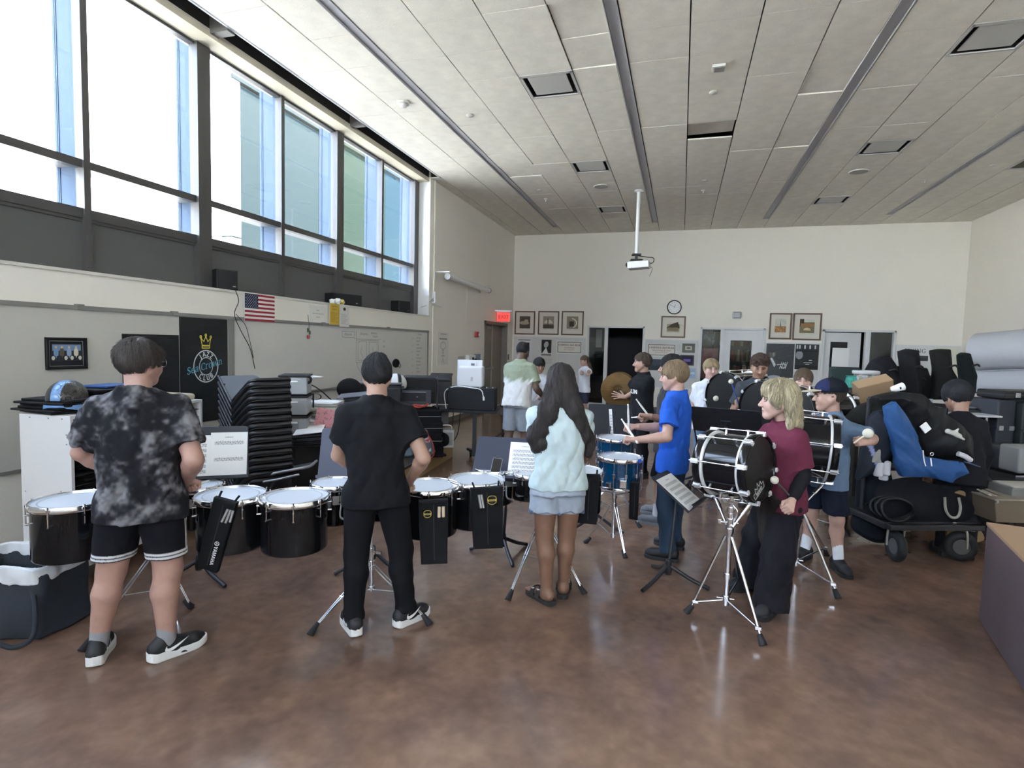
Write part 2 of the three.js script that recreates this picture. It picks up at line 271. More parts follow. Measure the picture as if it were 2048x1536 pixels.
  // square plaque air diffusers
  const dw = M('diffuser_white', new THREE.Color(0.55, 0.55, 0.53), 0.5), dk = M('diffuser_dark', new THREE.Color(0.03, 0.03, 0.03), 0.8);
  const names = ['large square air diffuser in the near middle of the ceiling', 'square air diffuser at mid ceiling before the round speaker, left of centre', 'small far square air diffuser on the ceiling left of the projector pole', 'large square air diffuser at the near right of the ceiling', 'square air diffuser at mid ceiling right of the third light strip', 'small far square air diffuser on the ceiling near the back wall, right side'];
  let n = 0;
  for (const x of [-1.567, 2.668]) for (const z of [-6.483, -9.488, -12.493]) {
    const t = thing('air_diffuser', names[n++], 'air vent', [x, CY, z]);
    obj('frame', [box(0.59, 0.02, 0.05, 0, 0.008, 0.27), box(0.59, 0.02, 0.03, 0, 0.008, -0.285), box(0.03, 0.02, 0.56, -0.285, 0.008, 0), box(0.03, 0.02, 0.56, 0.285, 0.008, 0)], dw, t);
    obj('throat', [box(0.56, 0.1, 0.01, 0, 0.06, -0.275), box(0.56, 0.1, 0.01, 0, 0.06, 0.25), box(0.01, 0.1, 0.54, -0.275, 0.06, 0), box(0.01, 0.1, 0.54, 0.275, 0.06, 0), box(0.56, 0.01, 0.54, 0, 0.11, 0)], dk, t);
    obj('plaque', box(0.44, 0.014, 0.44, 0, 0.012, 0, 0.006), dw, t);
  }
  { const t = thing('return_grille', 'dark olive square return air grille at the far right of the ceiling', 'air vent', [5.09, CY, -10.69]);
    obj('frame', [box(0.59, 0.02, 0.03, 0, 0.008, 0.285), box(0.59, 0.02, 0.03, 0, 0.008, -0.285), box(0.03, 0.02, 0.56, -0.285, 0.008, 0), box(0.03, 0.02, 0.56, 0.285, 0.008, 0)], dw, t);
    obj('core', box(0.55, 0.02, 0.55, 0, 0.025, 0), M('grille_olive', new THREE.Color(0.13, 0.125, 0.09), 0.7), t);
    for (let i = 0; i < 9; i++) obj('slat', box(0.54, 0.012, 0.006, 0, 0.012, -0.24 + i * 0.06, 0, 0.5), mats.grille_olive, t); }
  const disc = (name, label, cat, x, z, parts) => { const t = thing(name, label, cat, [x, CY, z]); for (const [pn, gs, m] of parts()) obj(pn, gs, m, t); };
  const fitw = M('fitting_white', new THREE.Color(0.66, 0.65, 0.6), 0.5), fitg = M('fitting_grey', new THREE.Color(0.25, 0.25, 0.24), 0.5);
  const speaker = () => [['rim', lathe([[0.15, 0.002], [0.155, -0.012], [0.14, -0.016], [0.128, -0.01]], 32), fitw], ['grille', lathe([[0.13, -0.01], [0.06, -0.016], [0, -0.017]], 32), M('speaker_mesh', new THREE.Color(0.42, 0.42, 0.38), 0.7)]];
  disc('ceiling_speaker', 'round ceiling speaker left of the projector pole', 'speaker', -1.55, -10.66, speaker);
  disc('ceiling_speaker', 'round ceiling speaker right of the third light strip', 'speaker', 2.65, -10.62, speaker);
  const sprink = () => [['escutcheon', lathe([[0.04, 0.002], [0.042, -0.006], [0.016, -0.014], [0, -0.014]], 18), fitw], ['sprinkler_head', [rod([0, -0.01, 0], [0, -0.05, 0], 0.01), lathe([[0, -0.05], [0.02, -0.052], [0.02, -0.056], [0, -0.056]], 12)], fitw]];
  disc('sprinkler', 'white sprinkler head on the far ceiling left, beyond the small flush disc', 'sprinkler', -2.77, -11.34, sprink);
  disc('sprinkler', 'white sprinkler head on the far ceiling between projector and third light strip', 'sprinkler', 0.26, -11.3, sprink);
  disc('sprinkler', 'white sprinkler head on the far ceiling at the right, beside the fourth light strip', 'sprinkler', 3.83, -11.34, sprink);
  const flush = () => [['plate', lathe([[0.045, 0.002], [0.048, -0.01], [0, -0.014]], 20), fitw]];
  disc('flush_disc', 'small round flush disc on the near ceiling just right of the first light strip', 'sprinkler', -2.78, -7.06, flush);
  disc('flush_disc', 'small round flush disc on the ceiling behind the small square sensor', 'sprinkler', 0.22, -7.08, flush);
  disc('flush_disc', 'tiny round flush disc before the far left sprinkler', 'sprinkler', -2.73, -10.67, flush);
  disc('flush_disc', 'tiny round flush disc before the far middle sprinkler', 'sprinkler', 0.26, -10.65, flush);
  disc('flush_disc', 'tiny round flush disc beside the olive return grille', 'sprinkler', 4.5, -10.67, flush);
  disc('smoke_detector', 'white domed smoke detector on the near left of the ceiling', 'smoke detector', -3.45, -6.5, () => [['base', lathe([[0.075, 0.002], [0.077, -0.02], [0.06, -0.028], [0, -0.028]], 24), fitw], ['dome', lathe([[0.05, -0.026], [0.046, -0.05], [0.03, -0.06], [0, -0.062]], 24), fitw]]);
  disc('ceiling_sensor', 'small square sensor box on the ceiling right of the second light strip', 'sensor', 0.245, -6.46, () => [['case', box(0.13, 0.03, 0.13, 0, -0.015, 0, 0.006), fitw], ['window', box(0.1, 0.006, 0.1, 0.005, -0.032, -0.005), fitg]]);
}
// ---------- outside ----------
{
  const wm = (k, r, g2, b, ro = 0.9) => M(k, new THREE.Color(r, g2, b), ro, 0, { specularIntensity: 0 });
  struct('ground_outside', bx(-60, -0.3, -60, -4.92, -0.05, 50), wm('outside_paving', 0.25, 0.24, 0.225));
  const b = setting('building_outside'), white = wm('facade_white', 0.84, 0.83, 0.8);
  // wing whose wall faces the camera side, clad in big panels with open joints
  for (let i = 0; i < 6; i++) for (let k = 0; k < 3; k++) { const x1 = -10.3 - (i ? 3.38 + (i - 1) * 3.4 : 0), x0 = -10.3 - 3.38 - i * 3.4, y0 = [-0.3, 4.0, 9.3][k], y1 = [4.0, 9.3, 13][k]; obj('facade_panel', bx(x0 + 0.02, y0 + 0.02, -11, x1 - (i ? 0.02 : 0), y1 - 0.02, -11.3), white, b); }
  obj('facade_backing', bx(-31, -0.3, -11.15, -10.4, 13, -11.35), wm('facade_joint', 0.2, 0.2, 0.2), b);
  // its side wall in tinted panels, colour darkened to stand in for shade
  const shadeTints = [[0.017, 0.023, 0.024, -11.02, -14.4], [0.013, 0.0165, 0.0155, -14.4, -15.1], [0.0135, 0.0195, 0.0155, -15.1, -18.2], [0.012, 0.0215, 0.0275, -18.2, -23], [0.016, 0.0235, 0.026, -23, -30]];
  shadeTints.forEach(([r, gg, bl, za, zb], i) => { obj('shaded_wall_panel', bx(-10.32, -0.3, za, -10.6, 7.6, zb + 0.04), wm('shade_tint' + i, r, gg, bl, 0.5), b); obj('fascia_panel', bx(-10.25, 7.64, za, -10.6, 13, zb + 0.04), wm('shade_tintb' + i, r * 1.35, gg * 1.25, bl * 1.25, 0.5), b); });
  obj('facade_backing', bx(-10.62, -0.3, -11.3, -11, 13, -31), white, b);
  const c = setting('added_building_opposite');  // unseen building, added to bounce sunlight towards the windows
  obj('facade', bx(-34, -0.3, -14, -32, 8, 30), white, c);
  const p = setting('parapet_outside');
  obj('parapet_wall', bx(-14.5, -0.3, -9.6, -11.2, 4.25, -9.9), wm('parapet_white', 0.7, 0.7, 0.68), p); obj('coping', bx(-14.6, 4.25, -9.55, -11.1, 4.33, -9.95), wm('coping_grey', 0.3, 0.32, 0.32), p);
}

// ---------- figures: signed distance fields meshed by surface nets ----------
const clamp = (v, a, b) => (v < a ? a : v > b ? b : v), mix = (a, b, t) => a + (b - a) * t;
const smooth = (a, b, t) => { t = clamp((t - a) / (b - a), 0, 1); return t * t * (3 - 2 * t); };
function cap(a, b, r0, r1) {   // capsule whose radius runs from r0 at a to r1 at b
  const [ax, ay, az] = a, bx = b[0] - ax, by = b[1] - ay, bz = b[2] - az, L = bx * bx + by * by + bz * bz || 1e-9;
  return (x, y, z) => { x -= ax; y -= ay; z -= az; const t = clamp((x * bx + y * by + z * bz) / L, 0, 1); x -= bx * t; y -= by * t; z -= bz * t; return Math.sqrt(x * x + y * y + z * z) - (r0 + (r1 - r0) * t); };
}
function ell(c, r) {
  const [cx, cy, cz] = c, [a, b, d] = r;
  return (x, y, z) => { x = (x - cx) / a; y = (y - cy) / b; z = (z - cz) / d; const k0 = Math.sqrt(x * x + y * y + z * z), k1 = Math.sqrt(x * x / (a * a) + y * y / (b * b) + z * z / (d * d)); return k1 < 1e-9 ? -Math.min(a, b, d) : k0 * (k0 - 1) / k1; };
}
const smin = (a, b, k) => { const h = k - Math.abs(a - b); return Math.min(a, b) - (h > 0 ? h * h / (4 * k) : 0); };
const su = (k, ...f) => (x, y, z) => { let d = f[0](x, y, z); for (let i = 1; i < f.length; i++) d = smin(d, f[i](x, y, z), k); return d; };
function loft(rows) {   // rows [y, half width, half depth, z centre, x centre], y rising
  const n = rows.length, y0 = rows[0][0], y1 = rows[n - 1][0];
  return (x, y, z) => {
    let i = 0; const yy = clamp(y, y0, y1); while (i < n - 2 && yy > rows[i + 1][0]) i++;
    const p = rows[i], q = rows[i + 1], t = smooth(0, 1, (yy - p[0]) / (q[0] - p[0])), a = mix(p[1], q[1], t), b = mix(p[2], q[2], t), dx = x - mix(p[4] || 0, q[4] || 0, t), dz = z - mix(p[3] || 0, q[3] || 0, t);
    const r = Math.pow(Math.pow(Math.abs(dx / a), 2.4) + Math.pow(Math.abs(dz / b), 2.4), 1 / 2.4), d = r < 1e-4 ? -Math.min(a, b) : Math.max((1 - 1 / r) * Math.hypot(dx, dz), r < 1 ? (r - 1) * Math.min(a, b) : -9) * 0.9;
    return Math.max(d, y - y1, y0 - y);
  };
}
function net(fn, mn, mx, h, colorFn) {
  const nx = Math.ceil((mx[0] - mn[0]) / h) + 1, ny = Math.ceil((mx[1] - mn[1]) / h) + 1, nz = Math.ceil((mx[2] - mn[2]) / h) + 1, v = new Float32Array(nx * ny * nz), at = (i, j, k) => (k * ny + j) * nx + i, B = 4;
  for (let k = 0; k < nz; k += B) for (let j = 0; j < ny; j += B) for (let i = 0; i < nx; i += B) {
    const d = fn(mn[0] + (i + 1.5) * h, mn[1] + (j + 1.5) * h, mn[2] + (k + 1.5) * h), far = Math.abs(d) > 6.5 * h;
    for (let c = k; c < Math.min(k + B, nz); c++) for (let b = j; b < Math.min(j + B, ny); b++) for (let a = i; a < Math.min(i + B, nx); a++) v[at(a, b, c)] = far ? d : fn(mn[0] + a * h, mn[1] + b * h, mn[2] + c * h);
  }
  const id = new Int32Array(nx * ny * nz).fill(-1), P = [], I = [];
  for (let k = 0; k + 1 < nz; k++) for (let j = 0; j + 1 < ny; j++) for (let i = 0; i + 1 < nx; i++) {
    let m = 0, n = 0, x = 0, y = 0, z = 0; const c = [];
    for (let q = 0; q < 8; q++) { const w = v[at(i + (q & 1), j + (q >> 1 & 1), k + (q >> 2))]; c.push(w); if (w < 0) m |= 1 << q; }
    if (m === 0 || m === 255) continue;
    for (let q = 0; q < 8; q++) for (const e of [1, 2, 4]) if (!(q & e)) { const r = q | e, a = c[q], b = c[r]; if ((a < 0) !== (b < 0)) { const t = a / (a - b); x += (q & 1) + (e === 1 ? t : 0); y += (q >> 1 & 1) + (e === 2 ? t : 0); z += (q >> 2) + (e === 4 ? t : 0); n++; } }
    id[at(i, j, k)] = P.length / 3; P.push(mn[0] + (i + x / n) * h, mn[1] + (j + y / n) * h, mn[2] + (k + z / n) * h);
  }
  const quad = (a, b, c, d, flip) => { if (a < 0 || b < 0 || c < 0 || d < 0) return; if (flip) I.push(a, c, b, a, d, c); else I.push(a, b, c, a, c, d); };
  for (let k = 1; k + 1 < nz; k++) for (let j = 1; j + 1 < ny; j++) for (let i = 1; i + 1 < nx; i++) {
    const s = v[at(i, j, k)] < 0;
    if (s !== v[at(i + 1, j, k)] < 0) quad(id[at(i, j - 1, k - 1)], id[at(i, j, k - 1)], id[at(i, j, k)], id[at(i, j - 1, k)], !s);
    if (s !== v[at(i, j + 1, k)] < 0) quad(id[at(i - 1, j, k - 1)], id[at(i - 1, j, k)], id[at(i, j, k)], id[at(i, j, k - 1)], !s);
    if (s !== v[at(i, j, k + 1)] < 0) quad(id[at(i - 1, j - 1, k)], id[at(i, j - 1, k)], id[at(i, j, k)], id[at(i - 1, j, k)], !s);
  }
  const N = new Float32Array(P.length), C = new Float32Array(P.length), e = h * 0.7, g = new THREE.BufferGeometry();
  for (let q = 0; q < P.length; q += 3) {
    const x = P[q], y = P[q + 1], z = P[q + 2], a = fn(x + e, y, z) - fn(x - e, y, z), b = fn(x, y + e, z) - fn(x, y - e, z), c = fn(x, y, z + e) - fn(x, y, z - e), l = Math.hypot(a, b, c) || 1;
    N[q] = a / l; N[q + 1] = b / l; N[q + 2] = c / l; const col = colorFn ? colorFn(x, y, z) : [1, 1, 1]; C[q] = col[0]; C[q + 1] = col[1]; C[q + 2] = col[2];
  }
  g.setAttribute('position', new THREE.BufferAttribute(new Float32Array(P), 3)); g.setAttribute('normal', new THREE.BufferAttribute(N, 3)); g.setAttribute('color', new THREE.BufferAttribute(C, 3)); g.setIndex(I);
  return g;
}
const colored = (g, c) => { const n = g.attributes.position.count, a = new Float32Array(n * 3); for (let i = 0; i < n; i++) a.set(c, i * 3); g.setAttribute('color', new THREE.BufferAttribute(a, 3)); return g; };
const clothBump = dataTex(256, 256, (u, v) => { const k = 128 + 40 * Math.sin(u * 256 * PI / 2) * Math.sin(v * 256 * PI / 2) + 60 * (fbm(u, v, 16, 3, 41) - 0.5); return [k, k, k]; });
const skinM = new THREE.MeshPhysicalMaterial({ vertexColors: true, roughness: 0.55, color: 0xffffff, sheen: 0.15, sheenRoughness: 0.5 }); skinM.name = 'skin';
const clothM = new THREE.MeshPhysicalMaterial({ vertexColors: true, roughness: 0.9, specularIntensity: 0.35, bumpMap: scaled(clothBump, 5), bumpScale: 0.0012 }); clothM.name = 'cloth';
const hairM = new THREE.MeshStandardMaterial({ vertexColors: true, roughness: 0.72, bumpMap: scaled(grainTex, 14), bumpScale: 0.004 }); hairM.name = 'hair';
const shoeM = new THREE.MeshStandardMaterial({ vertexColors: true, roughness: 0.6 }); shoeM.name = 'shoe';
const addv = (a, b, k = 1) => [a[0] + b[0] * k, a[1] + b[1] * k, a[2] + b[2] * k], subv = (a, b) => addv(a, b, -1), lenv = (a) => Math.hypot(...a), nrm = (a) => { const l = lenv(a) || 1; return [a[0] / l, a[1] / l, a[2] / l]; };
const crs = (a, b) => [a[1] * b[2] - a[2] * b[1], a[2] * b[0] - a[0] * b[2], a[0] * b[1] - a[1] * b[0]], dotv = (a, b) => a[0] * b[0] + a[1] * b[1] + a[2] * b[2], lerpv = (a, b, t) => [mix(a[0], b[0], t), mix(a[1], b[1], t), mix(a[2], b[2], t)];
const bounds = (pts, pad) => { const mn = [1e9, 1e9, 1e9], mx = [-1e9, -1e9, -1e9]; for (const p of pts) for (let i = 0; i < 3; i++) { mn[i] = Math.min(mn[i], p[i] - pad); mx[i] = Math.max(mx[i], p[i] + pad); } return [mn, mx]; };

// head in its own axes: origin mid skull, y up, face towards -z, chin near y = -0.115 (metres, adult size)
function headField(o) {
  const skull = ell([0, 0.03, 0.014], [0.074, 0.088, 0.094]), jaw = cap([0, -0.025, -0.03], [0, -0.088, -0.058], 0.062, 0.029), cheek = su(0.02, ell([0.036, -0.03, -0.062], [0.03, 0.032, 0.026]), ell([-0.036, -0.03, -0.062], [0.03, 0.032, 0.026]));
  const jl = su(0.02, cap([0.058, -0.035, 0.0], [0.022, -0.085, -0.052], 0.022, 0.02), cap([-0.058, -0.035, 0.0], [-0.022, -0.085, -0.052], 0.022, 0.02));
  const nose = su(0.006, cap([0, 0.012, -0.086], [0, -0.03, -0.108], 0.008, 0.0115), ell([0.011, -0.034, -0.096], [0.008, 0.007, 0.011]), ell([-0.011, -0.034, -0.096], [0.008, 0.007, 0.011]));
  const brow = cap([-0.038, 0.03, -0.072], [0.038, 0.03, -0.072], 0.013, 0.013), lips = su(0.004, cap([-0.018, -0.0605, -0.084], [0.018, -0.0605, -0.084], 0.006, 0.006), cap([-0.014, -0.069, -0.083], [0.014, -0.069, -0.083], 0.0065, 0.0065));
  const ear = (s) => ell([0.077 * s, -0.002, 0.012], [0.010, 0.031, 0.019]), e1 = ear(1), e2 = ear(-1), pit = (x, y, z) => Math.min(Math.hypot((x - 0.081) * 0.9, y + 0.002, z - 0.006), Math.hypot((x + 0.081) * 0.9, y + 0.002, z - 0.006)) - 0.0085;
  const base = su(0.03, skull, jaw, cheek, jl);
  return (x, y, z) => {
    let d = smin(base(x, y, z), brow(x, y, z), 0.018);
    const ax = Math.abs(x), sock = Math.sqrt((ax - 0.032) ** 2 + ((y - 0.008) * 1.35) ** 2 + (z + 0.098) ** 2) - 0.022; d = -smin(-d, sock, 0.008);
    d = smin(d, nose(x, y, z), 0.01); d = smin(d, lips(x, y, z), 0.007);
    const mouth = Math.max(Math.abs(y + 0.0648) - 0.0012, ax - 0.02, z + 0.07); d = Math.max(d, -mouth);
    d = smin(d, Math.max(Math.min(e1(x, y, z), e2(x, y, z)), -pit(x, y, z)), 0.006); return d;
  };
}
// hand: wrist at origin, fingers along +y, back of the hand +z, thumb on the side s (+1 = +x); grip 1 = closed round a stick, 0 = open and spread
function handField(s, grip) {
  const f = [], palm = su(0.012, cap([-0.012, 0.012, 0], [-0.022, 0.075, 0], 0.016, 0.014), cap([0.01, 0.012, 0], [0.022, 0.078, 0], 0.016, 0.014), cap([0, 0.02, -0.004], [0, 0.07, -0.004], 0.016, 0.015));
  f.push(palm);
  for (let i = 0; i < 4; i++) {
    const x = (1.5 - i) * 0.0185 * s, L = [0.040, 0.044, 0.041, 0.032][i], r = [0.0088, 0.0092, 0.0088, 0.0078][i], k = [x, 0.082 - (i === 3 ? 0.008 : i === 0 ? 0.003 : 0), 0.002];
    if (grip) { const a = [k[0], k[1] + 0.012, -L * 0.75], b = [k[0] * 0.95, k[1] - 0.016, -L * 1.05], c = [k[0] * 0.92, k[1] - 0.03, -L * 0.7]; f.push(su(0.003, cap(k, a, r * 1.08, r), cap(a, b, r, r * 0.95), cap(b, c, r * 0.95, r * 0.85))); }
    else { const w = (1.5 - i) * 0.2 * s, a = [k[0] + Math.sin(w) * L, k[1] + Math.cos(w) * L, -0.006], b = [a[0] + Math.sin(w) * L * 0.65, a[1] + Math.cos(w) * L * 0.65, -0.016], c = [b[0] + Math.sin(w) * L * 0.5, b[1] + Math.cos(w) * L * 0.5, -0.028]; f.push(su(0.003, cap(k, a, r * 1.08, r), cap(a, b, r, r * 0.92), cap(b, c, r * 0.92, r * 0.8))); }
  }
  const t0 = [0.02 * s, 0.025, -0.008], t1 = grip ? [0.038 * s, 0.052, -0.022] : [0.052 * s, 0.045, -0.012], t2 = grip ? [0.026 * s, 0.082, -0.034] : [0.074 * s, 0.068, -0.02];
  f.push(su(0.004, cap(t0, t1, 0.014, 0.0105), cap(t1, t2, 0.0105, 0.0088)));
  return su(0.006, ...f);
}
// hair by style; q in head axes
function hairField(h) {
  const t = (h.t ?? 0.016) - 0.007, top = h.top ?? 0.062, back = h.back ?? 0.0, nape = h.nape ?? -0.06, amp = (h.amp ?? 0.006) * 0.62, fr = h.freq ?? 42, sk = ell([0, 0.032, 0.014], [0.076 + t, 0.088 + t * 1.15, 0.096 + t]), side = h.side ?? 0, extra = h.extra ? su(h.k ?? 0.03, ...h.extra) : null, curl = h.curl;
  return (x, y, z) => {
    let d = sk(x, y, z);
    const taper = smooth(nape - 0.01, nape + 0.075, y); d += (1 - taper) * t * (h.taper ?? 0.8);
    const fx = Math.abs(x), line = top - smooth(0.0, 0.06, fx) * (h.temple ?? 0.02) + (h.part ? 0.012 * Math.sin(x * 60 + 1) : 0);
    const cut = Math.min(line - y, Math.max(back - side * smooth(0.03, -0.03, y) - z, nape - y + (z < 0.03 ? (h.sideUp ?? 0.03) : 0)));
    d = Math.max(d, cut * 0.9 + 0.006 * noise3(x * 70, y * 16, z * 70)); if (extra) d = smin(d, extra(x, y, z), 0.02);
    const a = Math.atan2(x, z + 0.02), n = curl ? noise3(x * fr, y * fr, z * fr) + 0.5 * noise3(x * fr * 2.1, y * fr * 2.1, z * fr * 2.1) : noise3(a * 0.05 * fr * 1.6 + y * 6, y * fr * 0.32, z * fr * 0.5 + x * 9) + 0.6 * noise3(a * 0.12 * fr * 1.6 + y * 14, y * fr * 0.4, 3);
    return d - amp * n;
  };
}
// fine tapered strands lying over the hair, combed away from the crown
function strands(m, f, h, c0, c1) {
  const p = m.attributes.position, q = m.attributes.normal, P = [], N = [], C = [], n = Math.min(h.n ?? 1500, p.count), len = h.len ?? 0.05, e = 0.002;
  for (let k = 0; k < n; k++) {
    const i = (rnd() * p.count) | 0; let x = [p.getX(i), p.getY(i), p.getZ(i)], nn = [q.getX(i), q.getY(i), q.getZ(i)]; if (dotv(nn, [x[0], x[1] - 0.02, x[2]]) < 0) continue;
    let d = h.curl ? [rr(-1, 1), rr(-1, 1), rr(-1, 1)] : addv(addv([0, -0.6, 0], nrm([x[0], x[1] - 0.12, x[2] - 0.02]), 0.8), [rr(-0.5, 0.5), rr(-0.3, 0.3), rr(-0.5, 0.5)]); const L = len * rr(0.5, 1.2), t = rr(0.3, 1), v0 = rr(0.82, 1.12), c = [0, 1, 2].map((j) => mix(c0[j], c1[j], t) * v0), ring = [];
    for (let s = 0; s < 5; s++) {
      d = nrm(subv(d, nn.map((v) => v * dotv(d, nn)))); const b = crs(nn, d), r = 0.0021 * (1 - s / 4.4); ring.push([addv(x, b, r), addv(x, b, -r), addv(x, nn, r * 1.3), b, nn]);
      x = addv(x, d, L / 4); const v = f(...x), gr = nrm([f(x[0] + e, x[1], x[2]) - v, f(x[0], x[1] + e, x[2]) - v, f(x[0], x[1], x[2] + e) - v]); nn = gr; x = addv(x, gr, clamp(0.001 + 0.0012 * s * (h.loose ?? 1) - v, -0.01, 0.01)); d[1] -= h.curl ? 0 : 0.15; if (h.curl) d = addv(d, [rr(-0.7, 0.7), rr(-0.7, 0.7), rr(-0.7, 0.7)]);
    }
    for (let s = 0; s < 4; s++) for (const [a, b] of [[0, 2], [2, 1]]) for (let t3 of [[[s, a], [s + 1, b], [s, b]], [[s, a], [s + 1, a], [s + 1, b]]]) {
      const [A, B, D] = t3.map(([u, w]) => ring[u][w]); if (dotv(crs(subv(B, A), subv(D, A)), ring[s][4]) < 0) t3 = [t3[0], t3[2], t3[1]];
      for (const [u, w] of t3) { const R = ring[u]; P.push(...R[w]); N.push(...(w === 2 ? R[4] : nrm(addv(R[4], R[3], w ? -0.7 : 0.7)))); C.push(...c); }
    }
  }
  const g = new THREE.BufferGeometry(); for (const [k, a] of [['position', P], ['normal', N], ['color', C]]) g.setAttribute(k, new THREE.BufferAttribute(new Float32Array(a), 3)); return g;
}
// o: see the calls. Person axes: feet near origin, facing -z, own right side +x
function person(o) {
  const H = o.H, turn = -o.face * PI / 180, g = thing('person', o.label, 'person', [o.at[0], 0, o.at[1]], turn, undefined), inv = new THREE.Matrix4().makeRotationY(-turn), skin = o.skin, cell = o.cell ?? 0.011;
  const L = (p) => { const v = V3(p[0] - o.at[0], p[1], p[2] - o.at[1]).applyMatrix4(inv); return [v.x, v.y, v.z]; }, Ld = (p) => { const v = V3(...p).applyMatrix4(inv); return nrm([v.x, v.y, v.z]); };
  const w = o.w ?? 1, pel = [o.hip ?? 0, 0.53 * H, 0];
  // upper body frame: lean forward, sideways, twist about the pelvis
  const U = new THREE.Matrix4().makeRotationFromEuler(new THREE.Euler(-(o.lean ?? 0), -(o.twist ?? 0), o.side ?? 0, 'YXZ')), Ui = U.clone().invert(), ue = Ui.elements;
  const up = (p) => { const v = V3(p[0], p[1] - pel[1], p[2]).applyMatrix4(U); return [v.x + pel[0], v.y + pel[1], v.z + pel[2]]; };
  const inU = (f) => (x, y, z) => { x -= pel[0]; y -= pel[1]; z -= pel[2]; return f(ue[0] * x + ue[4] * y + ue[8] * z, ue[1] * x + ue[5] * y + ue[9] * z + pel[1], ue[2] * x + ue[6] * y + ue[10] * z); };
  const neck = up([0, 0.835 * H, 0.012]), sh = [-1, 1].map((s) => up([s * 0.098 * H * (0.72 + 0.28 * w), 0.785 * H, 0.006]));
  const hw = (o.headSize ?? 1) * (0.56 + 0.44 * H / 1.68), hc = up([0, 0.835 * H + 0.142 * hw, -0.022 + (o.headFwd ?? 0)]);
  const HM = new THREE.Matrix4().makeRotationFromEuler(new THREE.Euler(-(o.nod ?? 0), -(o.look ?? 0) * PI / 180, o.tilt ?? 0, 'YXZ')).setPosition(...hc).scale(V3(hw, hw, hw)), he = HM.clone().invert().elements;
  const toHead = (x, y, z) => [he[0] * x + he[4] * y + he[8] * z + he[12], he[1] * x + he[5] * y + he[9] * z + he[13], he[2] * x + he[6] * y + he[10] * z + he[14]];
  const fromHead = (p) => { const v = V3(...p).applyMatrix4(HM); return [v.x, v.y, v.z]; };
  // arms
  const ua = 0.17 * H, fa = 0.148 * H, arms = [0, 1].map((i) => {
    const a = (o.arms || [])[i] || {}, s = i ? 1 : -1, S = sh[i]; let W = a.to ? L(a.to) : addv(S, [s * 0.05, -0.31 * H, -0.03]);
    const hint = a.elbow ? nrm(subv(L(a.elbow), S)) : nrm([s * 0.5, -0.8, 0.35]); let d = subv(W, S), l = lenv(d); if (l > (ua + fa) * 0.995) { W = addv(S, d, (ua + fa) * 0.995 / l); d = subv(W, S); l = lenv(d); }
    const n = nrm(d), c = clamp((ua * ua + l * l - fa * fa) / (2 * ua * l), -1, 1), perp = nrm(subv(hint, n.map((q) => q * dotv(hint, n)))), E = addv(addv(S, n, ua * c), perp, ua * Math.sqrt(1 - c * c));
    return { S, E, W, s, a };
  });
  const legs = [0, 1].map((i) => { const s = i ? 1 : -1, f = o.feet ? L([o.feet[i][0], 0, o.feet[i][1]]) : [s * 0.09, 0, 0], hip = [pel[0] + s * 0.05 * H, 0.5 * H, 0], yaw = o.feet ? (o.feet[i][2] - o.face) * PI / 180 : s * 0.15, A = [f[0], 0.05 * H + (o.feet?.[i][3] ?? 0), f[2]], K = addv(lerpv(hip, A, 0.49), [Math.sin(yaw) * 0.02, 0, -0.022 * Math.cos(yaw)]); return { hip, K, A, yaw, s, f }; });
  const th = (o.thigh ?? 1);
  const F = [inU(loft([[0.5 * H, 0.088 * H * w, 0.06 * H * w], [0.6 * H, 0.074 * H * w, 0.055 * H * w], [0.72 * H, 0.088 * H * w, 0.06 * H * w], [0.8 * H, 0.07 * H, 0.045 * H], [0.835 * H, 0.035 * H, 0.035 * H]])), cap(neck, fromHead([0, -0.04, 0.02]), 0.036 * H, 0.034 * H), cap(up([-0.03 * H, 0.805 * H, 0.008]), sh[0], 0.03 * H, 0.03 * H), cap(up([0.03 * H, 0.805 * H, 0.008]), sh[1], 0.03 * H, 0.03 * H)];
  const armF = arms.map(({ S, E, W, a }) => { const m = lerpv(E, W, 0.25), r = a.r ?? 1; return su(0.015, cap(S, E, 0.032 * H * r, 0.0245 * H * r), cap(E, m, 0.025 * H * r, 0.026 * H * r), cap(m, W, 0.026 * H * r, 0.0165 * H * r)); });
  const legF = legs.map(({ hip, K, A, yaw }) => { const c = addv(lerpv(K, A, 0.3), [-Math.sin(yaw) * 0.014, 0, Math.cos(yaw) * 0.014]); return su(0.02, cap(hip, K, 0.054 * H * th, 0.036 * H * th), cap(K, c, 0.034 * H * th, 0.0345 * H * th), cap(c, A, 0.034 * H * th, 0.021 * H * th), cap(A, [A[0], 0.035, A[2]], 0.021 * H, 0.022 * H)); });
  const bare = o.shoes === 'sandal', toe = (l, f, x) => { const c = Math.cos(l.yaw), s = Math.sin(l.yaw); return [l.f[0] + s * f + c * x, 0, l.f[2] - c * f + s * x]; };
  if (bare) legs.forEach((l) => { F.push(su(0.015, cap(addv(toe(l, -0.025, 0), [0, 0.055, 0]), addv(toe(l, 0.1, 0), [0, 0.045, 0]), 0.028, 0.02), cap(addv(toe(l, -0.03, 0), [0, 0.05, 0]), addv(toe(l, 0.13, -0.012), [0, 0.04, 0]), 0.027, 0.017), cap(addv(toe(l, 0.02, 0.015), [0, 0.042, 0]), addv(toe(l, 0.12, 0.022), [0, 0.038, 0]), 0.02, 0.014))); for (let i = 0; i < 5; i++) F.push(cap(addv(toe(l, 0.12, (-0.032 + i * 0.016) * l.s * -1), [0, 0.04, 0]), addv(toe(l, 0.165 - i * 0.012, (-0.034 + i * 0.017) * l.s * -1), [0, 0.036, 0]), 0.011, i ? 0.008 : 0.011)); });
